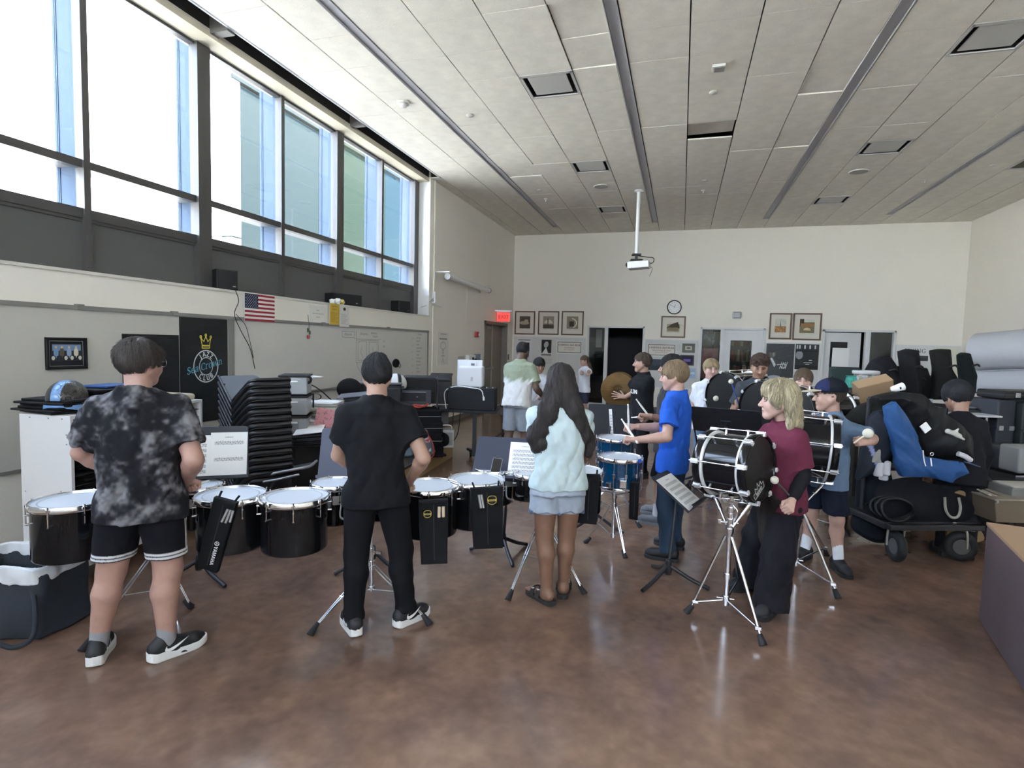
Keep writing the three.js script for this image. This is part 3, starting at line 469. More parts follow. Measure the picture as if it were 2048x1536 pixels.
  const all = [...F], pts = [...sh, neck]; if (!o.noArms) { all.push(...armF); arms.forEach((a) => pts.push(a.E, a.W)); } all.push(...legF); legs.forEach((l) => pts.push(l.hip, l.K, [l.f[0], 0.03, l.f[2]], toe(l, 0.17, 0)));
  const skc = (x, y, z) => { const n = 1 + 0.07 * noise3(x * 22, y * 22, z * 22) + 0.05 * noise3(x * 70, y * 70, z * 70); return [skin[0] * n, skin[1] * n * 0.99, skin[2] * n * 0.98]; };
  const bodyG = [], b0 = bounds(pts, 0.13); b0[0][1] = 0; bodyG.push(net(su(0.022, ...all), b0[0], [b0[1][0], neck[1] + 0.09, b0[1][2]], cell, skc));
  // head
  const hf = headField(o), nk = cap(toHead(...neck), [0, -0.04, 0.02], 0.036 * H / hw, 0.034 * H / hw), hair = o.hair, hcol = hair.color, lip = o.lip ?? [0.86, 0.66, 0.66];
  const hcolF = (x, y, z) => {
    const n = 1 + 0.06 * noise3(x * 45, y * 45, z * 45), c = [skin[0] * n, skin[1] * n, skin[2] * n], ax = Math.abs(x);
    if (z < -0.05) { const l = Math.max(0, 1 - Math.hypot(x / 0.022, (y + 0.065) / 0.0105)); if (l > 0) { const k = Math.min(1, l * 2.5); c[0] *= mix(1, lip[0], k); c[1] *= mix(1, lip[1], k); c[2] *= mix(1, lip[2], k); }
      const b = Math.max(0, 1 - Math.hypot((ax - 0.033) / 0.022, (y - 0.03 + 0.1 * Math.abs(ax - 0.03)) / 0.0065)); if (b > 0) for (let i = 0; i < 3; i++) c[i] = mix(c[i], hcol[i] * 0.8, Math.min(0.85, b * 2));
      const r = Math.max(0, 1 - Math.hypot((ax - 0.04) / 0.03, (y + 0.03) / 0.025)) * 0.14; c[1] *= 1 - r; c[2] *= 1 - r; }
    return c;
  };
  const hg = net(su(0.02, hf, nk), [-0.1, -0.135, -0.135], [0.1, 0.135, 0.13], o.headCell ?? 0.0045, hcolF); hg.applyMatrix4(HM); bodyG.push(hg);
  if (!o.noFace) for (const s of [-1, 1]) {
    const e = (gm, c) => bodyG.push(colored(gm, c).applyMatrix4(HM));
    e(ball(0.0118, 0.032 * s, 0.009, -0.0785, 14, 10), [0.42, 0.4, 0.385]); e(ball(0.0064, 0.032 * s, 0.0078, -0.0846, 10, 8), o.iris ?? [0.03, 0.018, 0.013]);
    const lid = (a, t) => { const l = new THREE.SphereGeometry(0.0128, 14, 8, 0, 2 * PI, 0, a); l.rotateX(t); l.translate(0.032 * s, 0.009, -0.0785); e(l, skin.map((k) => k * 0.86)); }; lid(1.32, o.lid ?? -0.3); lid(0.9, PI + 0.25);
    e(tube([[0.02 * s, 0.006, -0.089], [0.027 * s, 0.0155, -0.0935], [0.036 * s, 0.016, -0.092], [0.045 * s, 0.008, -0.084]], 0.0022, 12, 6), [hcol[0] * 0.5 + 0.02, hcol[1] * 0.4 + 0.012, hcol[2] * 0.4 + 0.01]);
    e(tube([[0.02 * s, 0.004, -0.089], [0.032 * s, -0.0035, -0.0915], [0.045 * s, 0.006, -0.084]], 0.0028, 12, 6), [skin[0] * 0.85, skin[1] * 0.78, skin[2] * 0.78]);
  }
  // hands
  arms.forEach(({ E, W, s, a }, i) => {
    if (o.noArms) return; const f = a.point ? Ld(a.point) : nrm(subv(W, E)), n0 = a.back ? Ld(a.back) : [0, 1, 0], n = nrm(subv(n0, f.map((q) => q * dotv(n0, f)))), x = crs(f, n), k = 0.62 + 0.38 * H / 1.68, m = new THREE.Matrix4().makeBasis(V3(...x), V3(...f), V3(...n)).scale(V3(k, k, k)).setPosition(...W);
    const hgm = net(su(0.01, handField(a.thumb ?? -s, a.open ? 0 : 1), cap([0, -0.03, 0], [0, 0.012, 0], 0.0165 * H / k, 0.019)), [-0.1, -0.03, -0.075], [0.1, 0.2, 0.045], a.cell ?? o.handCell ?? 0.0035, skc); hgm.applyMatrix4(m); bodyG.push(hgm);
  });
  obj('body', bodyG, skinM, g);
  // hair
  if (hair.style !== 'none') {
    const hfld = hairField(hair), ex = hair.box || [[-0.125, -0.14, -0.135], [0.125, 0.16, 0.15]], hi = hair.hi || hcol, hc2 = (x, y, z) => { const a = Math.atan2(x, z), n = 0.2 + 0.75 * smooth(-0.9, 0.9, 0.6 * noise3(a * 8 + y * 4, y * 11, hair.curl ? z * 30 : z * 8) + 0.6 * noise3(a * 24 + y * 12, y * 16, z * 12) + 0.5 * noise3(a * 55, y * 30, z * 30)); return [mix(hcol[0], hi[0], n), mix(hcol[1], hi[1], n), mix(hcol[2], hi[2], n)]; };
    const m = net(hfld, ex[0], ex[1], hair.cell ?? 0.0042, hc2), st = strands(m, hfld, hair, hcol, hi); m.applyMatrix4(HM); st.applyMatrix4(HM); obj('hair', [m, st], hairM, g);
  }
  const fold = (k, f = 1) => (x, y, z) => { const a = noise3(x * 9 * f + y * 4, y * 3 * f, z * 9 * f), b = noise3(x * 15 * f - y * 10, y * 5 * f + x * 6, z * 15 * f + 7), c = noise3(x * 30 * f + y * 14, y * 14 * f - x * 8, z * 30 * f); return k * (0.9 * a + 1.1 * (0.45 - Math.abs(b)) + 0.45 * c); };
  // shirt
  const t = o.shirt; let shirtF = null;
  if (t) {
    const W = t.w ?? w, hem = t.hem * H, sl = t.sleeve ?? 0.55, fd = fold(t.fold ?? 0.006), torso = inU(loft([[hem, 0.112 * H * W * (t.flare ?? 1), 0.08 * H * W * (t.flare ?? 1)], [0.56 * H, 0.106 * H * W, 0.076 * H * W], [0.66 * H, 0.103 * H * W, 0.074 * H * W], [0.74 * H, 0.108 * H * W, 0.074 * H * W], [0.79 * H, 0.092 * H * (0.6 + 0.4 * W), 0.062 * H * W, 0.006], [0.822 * H, 0.056 * H, 0.046 * H, 0.01], [(t.neck ?? 0.846) * H, 0.043 * H, 0.043 * H, 0.012]]));
    const sleeves = arms.map(({ S, E, W: Wr }) => {
      const long = sl > 1, e = long ? Wr : lerpv(S, E, sl * 1.25), dir = nrm(subv(long ? Wr : E, long ? E : S)), stop = dotv(long ? Wr : lerpv(S, E, sl), dir), r0 = 0.036 * H * (0.7 + 0.3 * W), r1 = 0.040 * H * (t.sleeveW ?? 1), c = long ? su(0.02, cap(S, E, r0, r1 * 0.85), cap(E, Wr, r1 * 0.85, r1 * 0.62)) : cap(S, e, r0, r1 * 1.06);
      return (x, y, z) => Math.max(c(x, y, z), x * dir[0] + y * dir[1] + z * dir[2] - stop);
    });
    const trap = [0, 1].map((i) => cap(up([(i ? 1 : -1) * 0.026 * H, 0.806 * H, 0.01]), sh[i], 0.037 * H, 0.035 * H)), base = su(0.06, torso, su(0.02, trap[0], sleeves[0]), su(0.02, trap[1], sleeves[1])), collar = inU((x, y, z) => { const q = Math.hypot(x, z - 0.012) - 0.041 * H, v = y - (t.neck ?? 0.846) * H + 0.004 + z * -0.2; return Math.hypot(q, v) - 0.0075; });
    const skt = su(0.02, F[0], F[2], F[3]), lgs = su(0.02, ...legF); shirtF = (x, y, z) => smin(smin(base(x, y, z), collar(x, y, z), 0.004) + fd(x, y, z), Math.max(Math.min(skt(x, y, z) - 0.009, lgs(x, y, z) - 0.024), hem - y), 0.012);
    const bb = bounds([up([0.19 * H * W, hem, 0.14 * H]), up([-0.19 * H * W, hem, -0.14 * H]), up([0.14 * H, 0.85 * H, 0.1 * H]), up([-0.14 * H, 0.85 * H, -0.1 * H]), ...arms.flatMap((a) => sl > 1 ? [a.E, a.W] : [lerpv(a.S, a.E, sl)])], 0.05);
    obj('shirt', net(shirtF, bb[0], bb[1], t.cell ?? 0.009, (x, y, z) => { const c = typeof t.color === 'function' ? t.color(x, y, z, H) : t.color, n = 1 + 0.05 * noise3(x * 60, y * 60, z * 60); return [c[0] * n, c[1] * n, c[2] * n]; }), t.mat || clothM, g);
    for (const d of t.prints || []) obj(d.name, decal(shirtF, d), d.mat, g, true);
  }
  // trousers or shorts
  const q = o.legs;
  if (q) {
    const W = q.w ?? 1, hem = q.hem * H, fd = fold(q.fold ?? 0.005, 1.2), top = loft([[0.47 * H, 0.1 * H * W * w, 0.07 * H * W * w, 0.006, pel[0]], [0.52 * H, 0.094 * H * w, 0.062 * H * w, 0.002, pel[0]], [0.57 * H, 0.08 * H * w, 0.055 * H * w, 0, pel[0]]]);
    const lg = legs.map(({ hip, K, A, yaw }) => { const tt = (hip[1] - hem) / (hip[1] - K[1]), end = tt <= 1.15 ? lerpv(hip, K, tt + 0.1) : null, c = end ? cap(addv(lerpv(hip, K, 0.12), [0, 0, 0.004]), end, 0.056 * H * W * th, (q.hemR ?? 0.056) * H * W) : su(0.03, cap(lerpv(hip, K, 0.1), K, 0.054 * H * W * th, (q.kneeR ?? 0.042) * H * W), cap(K, A, (q.kneeR ?? 0.042) * H * W, (q.hemR ?? 0.034) * H * W), cap(A, [A[0], 0.03, A[2]], (q.hemR ?? 0.034) * H * W, (q.hemR ?? 0.034) * H * W * 0.95)); return (x, y, z) => Math.max(c(x, y, z), hem - y + (q.arc ? -q.arc * (Math.abs(x - K[0]) - 0.07) : 0)); });
    const f0 = su(0.03, top, lg[0], lg[1]), skl = su(0.01, ...legF), f = (x, y, z) => smin(f0(x, y, z) + fd(x, y, z), Math.max(skl(x, y, z) - 0.012, hem - y), 0.012);
    const bb = bounds([[pel[0] - 0.13 * H * W * w, 0.62 * H, 0.1 * H], [pel[0] + 0.13 * H * W * w, hem, -0.1 * H], ...legs.flatMap((l) => hem < l.K[1] ? [l.K, [l.A[0], hem, l.A[2]]] : [l.K])], 0.07 * H * W); bb[0][1] = Math.max(0, Math.min(hem - 0.03, bb[0][1] + 0.04)); if (hem > legs[0].K[1] * 0.85) bb[0][1] = hem - 0.03;
    obj(q.name ?? 'shorts', net(f, bb[0], bb[1], q.cell ?? 0.01, (x, y, z) => { const c = typeof q.color === 'function' ? q.color(x, y, z, H, legs) : q.color, n = 1 + 0.06 * noise3(x * 50, y * 50, z * 50); return [c[0] * n, c[1] * n, c[2] * n]; }), clothM, g);
    g.userData.legField = undefined; if (q.after) q.after(g, f, H, legs);
  }
  // socks and shoes
  legs.forEach((l) => {
    if (o.socks) obj('sock', net(su(0.01, cap([l.A[0], 0.06, l.A[2]], addv(lerpv(l.A, l.K, o.socks.h ?? 0.22), [-Math.sin(l.yaw) * 0.006, 0, Math.cos(l.yaw) * 0.006]), 0.0255 * H, 0.027 * H), cap(addv(toe(l, 0, 0), [0, 0.06, 0]), addv(toe(l, 0.06, 0), [0, 0.05, 0]), 0.03, 0.03)), ...bounds([[l.A[0], 0.05, l.A[2]], lerpv(l.A, l.K, 0.4), toe(l, 0.09, 0)], 0.06), 0.007, (x, y, z) => { const n = 1 + 0.08 * noise3(x * 90, y * 20, z * 90); return o.socks.color.map((c) => c * n); }), clothM, g);
    const s = (o.shoeSize ?? 1) * (0.35 + 0.6 * H / 1.68), c = o.shoeColor, up2 = (f, y, x = 0) => { const p = toe(l, f * s, x * s); return [p[0], y, p[2]]; };
    if (o.shoes && !bare) {
      const fat = o.shoes === 'boot' ? 1.15 : 1, upper = su(0.025, cap(up2(-0.055, 0.055), up2(0.02, 0.055), 0.037 * fat, 0.04 * fat), cap(up2(0.02, 0.055), up2(0.13, 0.042), 0.04 * fat, 0.034 * fat), cap(up2(0.13, 0.04), up2(0.165, 0.036, 0.006 * -l.s), 0.034 * fat, 0.026 * fat), cap(up2(-0.05, 0.07), up2(-0.02, o.shoes === 'slip' ? 0.07 : 0.098), 0.032, 0.034));
      const uf = (x, y, z) => Math.max(upper(x, y, z), 0.022 - y), bb = bounds([up2(-0.1, 0.03), up2(0.2, 0.12), up2(0, 0, 0.06), up2(0, 0, -0.06)], 0.035); bb[0][1] = -0.004; bb[1][1] = 0.16;
      const shoe = obj('shoe', net(uf, bb[0], bb[1], 0.0065, (x, y, z) => { const n = 1 + 0.1 * noise3(x * 60, y * 60, z * 60); return c.map((k) => k * n); }), shoeM, g);
      const out = [[-0.092, 0.0], [-0.08, 0.03], [-0.04, 0.036], [0.03, 0.036], [0.09, 0.046], [0.14, 0.044], [0.175, 0.028], [0.192, 0.004], [0.186, -0.018], [0.165, -0.034], [0.12, -0.044], [0.06, -0.042], [-0.02, -0.036], [-0.075, -0.032]];
      const sh2 = new THREE.Shape(); sh2.setFromPoints(new THREE.SplineCurve([...out, out[0]].map((p) => new THREE.Vector2(-p[1] * l.s * s * fat, p[0] * s))).getPoints(44));
      const hS = o.soleH ?? 0.026, sg = new THREE.ExtrudeGeometry(sh2, { depth: hS - 0.006, bevelEnabled: true, bevelSize: 0.004, bevelThickness: 0.003, bevelSegments: 2 }); sg.rotateX(-PI / 2); sg.translate(0, 0.003, 0);
      const pos = sg.attributes.position; for (let i = 0; i < pos.count; i++) { const zz = -pos.getZ(i), hh = pos.getY(i); if (o.shoes === 'sneaker') pos.setY(i, hh * (zz < 0.02 ? 1.45 : 1.0) + (zz > 0.13 ? (zz - 0.13) * 0.22 : zz < -0.06 ? (-0.06 - zz) * 0.3 : 0)); }
      sg.rotateY(-l.yaw); sg.translate(l.f[0], 0, l.f[2]); obj('shoe_sole', colored(prep(sg), o.soleColor ?? [0.02, 0.02, 0.02]), shoeM, shoe);
      if (o.stripe) for (const sd of [-1, 1]) obj('shoe_stripe', decal(uf, { at: up2(0.035, 0.062, 0.05 * sd), n: Ld3(l, sd), up: [0, 1, 0], w: 0.13, h: 0.05, nx: 14, ny: 5, flip: sd }), swoosh(), shoe, true);
    }
    if (bare) {
      const c1 = M('sandal_black', new THREE.Color(0.02, 0.018, 0.016), 0.7), out = [[-0.072, 0.0], [-0.06, 0.03], [0, 0.036], [0.08, 0.048], [0.14, 0.05], [0.185, 0.02], [0.182, -0.02], [0.14, -0.046], [0.06, -0.04], [-0.05, -0.032]];
      const sp = new THREE.Shape(); sp.setFromPoints(new THREE.SplineCurve([...out, out[0]].map((p) => new THREE.Vector2(-p[1] * l.s, p[0]))).getPoints(40)); const sg = new THREE.ExtrudeGeometry(sp, { depth: 0.02, bevelEnabled: true, bevelSize: 0.004, bevelThickness: 0.004, bevelSegments: 2 }); sg.rotateX(-PI / 2); sg.translate(0, 0.004, 0); sg.rotateY(-l.yaw); sg.translate(l.f[0], 0, l.f[2]);
      const sd = obj('sandal', sg, c1, g);
      for (const [k, hh] of [[0.045, 0.073], [0.1, 0.062]]) { const st = tube([-0.048, -0.035, 0, 0.035, 0.048].map((x, i) => { const p = toe(l, k + (i - 2) * 0.006, x); return [p[0], [0.022, hh * 0.85, hh, hh * 0.85, 0.022][i], p[2]]; }), 0.005, 18, 6); st.translate(0, 0, 0); const sc = [-1, 0, 1, 2].map((j) => { const c = st.clone(), p = toe(l, 0.008 * j, 0), p0 = toe(l, 0, 0); c.translate(p[0] - p0[0], 0, p[2] - p0[2]); return c; }); obj('strap', sc, c1, sd); const bk = toe(l, k, 0.03 * l.s); obj('buckle', box(0.018, 0.004, 0.018, bk[0], hh * 0.9 + 0.006, bk[2], 0.001), chrome, sd); }
    }
  });
  return { g, fromHead, HM, arms, shirtF, up, L, H };
}
const Ld3 = (l, sd) => [Math.cos(l.yaw) * sd, 0.25, Math.sin(l.yaw) * sd];
let swooshM = null;
function swoosh() {
  if (!swooshM) { const t = canvasTex(256, 100, (c) => { c.clearRect(0, 0, 256, 100); c.fillStyle = '#e8e8e6'; c.beginPath(); c.moveTo(250, 8); c.lineTo(70, 84); c.quadraticCurveTo(20, 100, 8, 62); c.quadraticCurveTo(10, 40, 30, 22); c.quadraticCurveTo(16, 62, 62, 52); c.closePath(); c.fill(); }); swooshM = new THREE.MeshStandardMaterial({ map: t, transparent: true, alphaTest: 0.5, roughness: 0.6 }); swooshM.name = 'shoe_print'; }
  return swooshM;
}
// a printed patch laid on a field's surface: at, n (outward), up, w, h
function decal(f, d) {
  const n = nrm(d.n), u0 = d.up ?? [0, 1, 0], r = nrm(crs(u0, n)), u = crs(n, r), nx = d.nx ?? 12, ny = d.ny ?? 8, P = [], UV = [], I = [];
  for (let j = 0; j <= ny; j++) for (let i = 0; i <= nx; i++) {
    const a = (i / nx - 0.5) * d.w, b = (j / ny - 0.5) * d.h; let p = addv(addv(addv(d.at, r, a), u, b), n, 0.09);
    for (let k = 0; k < 40; k++) { const e = f(...p); if (e < 0.0025) break; p = addv(p, n, -e * 0.7); }
    P.push(...p); UV.push(d.flip === -1 ? 1 - i / nx : i / nx, j / ny);
  }
  for (let j = 0; j < ny; j++) for (let i = 0; i < nx; i++) { const a = j * (nx + 1) + i; I.push(a, a + 1, a + nx + 2, a, a + nx + 2, a + nx + 1); }
  const g = new THREE.BufferGeometry(); g.setAttribute('position', new THREE.BufferAttribute(new Float32Array(P), 3)); g.setAttribute('uv', new THREE.BufferAttribute(new Float32Array(UV), 2)); g.setIndex(I); g.computeVertexNormals(); return g;
}

// ---------- the people ----------
const ppl = {};
{
  const black = [0.012, 0.012, 0.014], mixc = (a, b, t) => [mix(a[0], b[0], t), mix(a[1], b[1], t), mix(a[2], b[2], t)];
  // boy in tie-dye tee, seen from behind
  ppl.tie = person({
    label: 'boy in grey tie-dye tee and black shorts, seen from behind at far left', at: [-2.504,-2.081], face: -36, H: 1.61, w: 1.1, thigh: 1.12, look: 34, cell: 0.01, headSize: 0.96, headCell: 0.004,
    skin: [0.420, 0.252, 0.202], hair: { color: [0.022, 0.018, 0.016], hi: [0.075, 0.062, 0.055], t: 0.022, top: 0.03, temple: 0.03, back: -0.012, nape: -0.068, amp: 0.011, freq: 40, loose: 2.6, side: 0.0, sideUp: 0.055, taper: 0.75, extra: [ell([0, 0.05, -0.085], [0.055, 0.035, 0.03])] },
    feet: [[-2.715,-2.005, -40], [-2.421,-2.136, 20]],
    arms: [{ to: [-2.723,0.883,-2.167], elbow: [-2.874,0.976,-1.961], point: [-0.5, -0.1, -0.8] }, { to: [-2.411,0.878,-2.259], elbow: [-2.224,1.01,-2.137], point: [-0.25, -0.35, -0.8], r: 1.12 }],
    shirt: { hem: 0.449, w: 1.1, sleeve: 0.72, sleeveW: 1.34, fold: 0.012, cell: 0.0065, flare: 1.02, color: (x, y, z) => { const n = 0.8 * noise3(x * 6 + 3, y * 6, z * 6) + 0.9 * noise3(x * 15, y * 15 + 5, z * 15) + 0.7 * noise3(x * 38, y * 38, z * 38) + 0.4 * noise3(x * 80, y * 80, z * 80), t = smooth(-0.8, 1.1, n); return mixc([0.012, 0.012, 0.015], [0.19, 0.185, 0.195], t * t); } },
    legs: { hem: 0.325, w: 0.98, hemR: 0.058, color: (x, y, z, H, legs) => { const v = y - 0.325 * H, b = (v > 0.006 && v < 0.016) || (v > 0.026 && v < 0.036), l = legs[x > 0 ? 1 : 0], side = Math.abs(Math.abs(x - l.K[0]) ) > 0.078 && x * (x - l.K[0]) > 0 && (Math.abs(z - l.K[2] + 0.004) < 0.006 || Math.abs(z - l.K[2] - 0.018) < 0.006); return b || (side && v > 0.03 && x > 0) ? [0.62, 0.62, 0.63] : [0.007, 0.007, 0.01]; }, cell: 0.006 },
    socks: { color: [0.28, 0.29, 0.31], h: 0.2 }, shoes: 'sneaker', shoeColor: [0.012, 0.013, 0.015], soleColor: [0.72, 0.72, 0.7], stripe: true, soleH: 0.034, shoeSize: 1.06,
  });
  { const p = ppl.tie, m = M('wire_steel', new THREE.Color(0.6, 0.6, 0.62), 0.25, 1), pts = []; for (const s of [-1, 1]) { const c = []; for (let i = 0; i < 14; i++) { const a = i / 14 * 2 * PI; c.push(p.fromHead([0.034 * s + Math.cos(a) * 0.027, 0.004 + Math.sin(a) * 0.022, -0.108 + Math.abs(Math.cos(a)) * 0.006])); } pts.push(tube(c, 0.0017, 40, 6, true)); pts.push(tube([p.fromHead([0.06 * s, 0.01, -0.104]), p.fromHead([0.079 * s, 0.012, -0.06]), p.fromHead([0.084 * s, 0.016, 0.0]), p.fromHead([0.082 * s, -0.006, 0.025])], 0.0017, 20, 6)); } pts.push(tube([p.fromHead([-0.008, 0.01, -0.113]), p.fromHead([0, 0.014, -0.116]), p.fromHead([0.008, 0.01, -0.113])], 0.0017, 8, 6)); obj('glasses', pts, m, p.g); }
  // boy in black
  ppl.black = person({
    label: 'boy in plain black tee and black trousers, seen from behind between two drum sets', at: [-1.578,-2.715], face: -31, H: 1.555, w: 0.98, look: 2, cell: 0.01, headCell: 0.004, headSize: 0.94,
    skin: [0.370, 0.223, 0.160], hair: { color: [0.006, 0.006, 0.007], hi: [0.02, 0.021, 0.024], t: 0.017, top: 0.05, back: 0.0, nape: -0.068, amp: 0.008, freq: 52, taper: 0.95, sideUp: 0.045, extra: [ell([0, 0.11, -0.02], [0.05, 0.03, 0.06])] },
    feet: [[-1.684,-2.663, -48], [-1.45,-2.842, 22]],
    arms: [{ to: [-1.72,0.852,-2.861], elbow: [-1.879,0.929,-2.631] }, { to: [-1.449,0.836,-2.879], elbow: [-1.302,1.025,-2.748], point: [-0.45, -0.6, -0.4] }],
    shirt: { hem: 0.462, w: 0.99, sleeve: 0.62, sleeveW: 1.2, fold: 0.008, cell: 0.007, color: [0.0085, 0.0085, 0.010] },
    legs: { name: 'trousers', hem: 0.055, w: 0.94, hemR: 0.037, kneeR: 0.041, fold: 0.009, color: [0.0075, 0.0075, 0.009] },
    shoes: 'sneaker', shoeColor: [0.016, 0.016, 0.018], soleColor: [0.72, 0.72, 0.7], stripe: true, soleH: 0.034,
  });
  // girl with long hair
  const lock = (pts, r0, r1) => { const f = []; for (let i = 0; i + 1 < pts.length; i++) f.push(cap(pts[i], pts[i + 1], mix(r0, r1, i / (pts.length - 1)), mix(r0, r1, (i + 1) / (pts.length - 1)))); return su(0.02, ...f); };
  ppl.girl = person({
    label: 'girl with long dark wavy hair in pale blue tee and shorts, seen from behind', at: [-0.7,-3.407], face: -19, H: 1.50, w: 1.03, thigh: 1.06, cell: 0.01, look: 4, headCell: 0.0045,
    skin: [0.197, 0.105, 0.067], hair: { color: [0.008, 0.006, 0.006], hi: [0.028, 0.021, 0.019], t: 0.02, top: 0.03, back: -0.05, nape: -0.13, sideUp: 0, taper: 0, amp: 0.008, freq: 46, k: 0.03, cell: 0.0052, box: [[-0.26, -0.52, -0.14], [0.27, 0.17, 0.2]],
      extra: [ell([0, -0.04, 0.03], [0.095, 0.14, 0.085]), lock([[-0.05, -0.05, 0.05], [-0.085, -0.16, 0.085], [-0.12, -0.25, 0.08], [-0.155, -0.32, 0.06], [-0.14, -0.38, 0.07]], 0.06, 0.045), lock([[-0.13, -0.3, 0.085], [-0.17, -0.36, 0.075], [-0.15, -0.42, 0.08], [-0.11, -0.44, 0.09]], 0.04, 0.022), lock([[-0.09, -0.2, 0.1], [-0.1, -0.3, 0.105], [-0.085, -0.38, 0.11], [-0.075, -0.43, 0.105]], 0.045, 0.02), lock([[-0.03, -0.1, 0.08], [-0.05, -0.2, 0.1], [-0.06, -0.28, 0.11]], 0.05, 0.025), lock([[0.05, -0.05, 0.05], [0.09, -0.16, 0.08], [0.13, -0.25, 0.075], [0.175, -0.33, 0.05], [0.2, -0.4, 0.045], [0.19, -0.45, 0.05]], 0.06, 0.024), lock([[0.03, -0.1, 0.075], [0.065, -0.19, 0.095], [0.11, -0.26, 0.09], [0.155, -0.36, 0.075]], 0.05, 0.022)] },
    feet: [[-0.747,-3.379, -52], [-0.665,-3.514, -8]],
    arms: [{ to: [-0.857,0.8,-3.638], elbow: [-0.904,0.944,-3.258] }, { to: [-0.618,0.785,-3.73], elbow: [-0.431,0.964,-3.485] }],
    shirt: { hem: 0.49, w: 1.06, sleeve: 0.6, sleeveW: 1.25, fold: 0.012, cell: 0.007, color: [0.43, 0.52, 0.52] },
    legs: { hem: 0.385, w: 1.06, hemR: 0.066, arc: 0.35, fold: 0.006, cell: 0.006, color: (x, y, z, H, legs) => { const l = legs[x > 0 ? 1 : 0], e = y - 0.385 * H + 0.35 * -(Math.abs(x - l.K[0]) - 0.07); return e < 0.012 ? [0.10, 0.14, 0.22] : [0.31, 0.35, 0.40]; } },
    shoes: 'sandal',
  });
  // man in dyed tee bending over at the back
  ppl.green = person({
    label: 'person in green and white dyed tee and grey shorts leaning over at the back left', at: [-2.06, -7.15], face: 8, H: 1.68, w: 1.05, lean: 0.2, nod: 0.35, cell: 0.013, headCell: 0.007, noFace: true, handCell: 0.006,
    skin: [0.101, 0.059, 0.038], hair: { color: [0.007, 0.007, 0.008], hi: [0.016, 0.016, 0.018], t: 0.014, top: 0.05, nape: -0.06, amp: 0.004, cell: 0.007, sideUp: 0.04 },
    feet: [[-2.17, -7.1, 0], [-1.93, -7.16, 14]], arms: [{ to: [-2.1, 0.92, -7.5], elbow: [-2.4, 1.05, -7.1] }, { to: [-1.736,0.92,-7.329], elbow: [-1.809,1.073,-7.005] }],
    shirt: { hem: 0.47, w: 1.1, sleeve: 0.75, sleeveW: 1.25, cell: 0.011, fold: 0.008, color: (x, y, z, H) => { const d = y - 0.68 * H + 0.03 * noise3(x * 6, 1, z * 6), s = noise3((x * 0.8 - y * 0.5) * 42, (x * 0.5 + y * 0.8) * 5, 1) * 0.05, t = smooth(-0.02, 0.05, d + s); return mixc([0.60, 0.60, 0.58], [0.24, 0.27, 0.19], t); } },
    legs: { hem: 0.285, w: 1.02, hemR: 0.058, color: [0.24, 0.27, 0.30], cell: 0.011 }, shoes: 'sneaker', shoeColor: [0.05, 0.05, 0.05], soleColor: [0.5, 0.5, 0.5], shoeSize: 1.1,
  });
  ppl.bob = person({
    label: 'child with a black bowl haircut and white tee facing the leaning person', at: [-1.98, -8.0], face: 168, H: 1.42, cell: 0.014, headCell: 0.0055, handCell: 0.006, nod: 0.18, look: -18, skin: [0.302, 0.176, 0.122],
    hair: { color: [0.007, 0.006, 0.006], hi: [0.02, 0.018, 0.018], t: 0.02, top: 0.022, temple: 0.0, back: -0.04, nape: -0.06, taper: 0.3, amp: 0.004, cell: 0.006, sideUp: 0.05 },
    arms: [{ to: [-1.85, 0.9, -7.72] }, { to: [-2.15, 0.9, -7.75] }], shirt: { hem: 0.47, sleeve: 0.6, sleeveW: 1.2, color: [0.58, 0.60, 0.64], cell: 0.012 }, legs: { hem: 0.3, color: [0.03, 0.03, 0.04], cell: 0.013, hemR: 0.058 }, shoes: 'sneaker', shoeColor: [0.03, 0.03, 0.03],
  });
  ppl.girl2 = person({
    label: 'girl with long straight brown hair and white tee looking down by the back wall', at: [-1.934,-11.833], face: -128, H: 1.41, w: 0.98, cell: 0.014, headCell: 0.0055, handCell: 0.006, nod: 0.25, look: 8, skin: [0.420, 0.260, 0.202],
    hair: { color: [0.045, 0.03, 0.02], hi: [0.13, 0.09, 0.06], t: 0.014, top: 0.062, back: -0.02, nape: -0.12, taper: 0, amp: 0.003, freq: 30, cell: 0.006, sideUp: 0.0, box: [[-0.15, -0.33, -0.13], [0.15, 0.16, 0.17]], extra: [lock([[0, 0, 0.06], [0.01, -0.1, 0.085], [0.02, -0.2, 0.1], [0.02, -0.3, 0.11]], 0.065, 0.04)] },
    arms: [{ to: [-1.198,0.816,-7.534], elbow: [-1.114,0.881,-7.774] }, { to: [-1.376,0.79,-7.689] }], shirt: { hem: 0.46, sleeve: 0.62, sleeveW: 1.25, color: [0.60, 0.61, 0.64], cell: 0.012 }, legs: { hem: 0.3, color: [0.03, 0.03, 0.05], cell: 0.013, hemR: 0.056 }, shoes: 'sneaker', shoeColor: [0.3, 0.3, 0.3],
  });
  const print = (name, w, h, draw) => { const m = new THREE.MeshStandardMaterial({ map: canvasTex(w, h, draw), transparent: true, alphaTest: 0.5, roughness: 0.8 }); m.name = name; return m; };
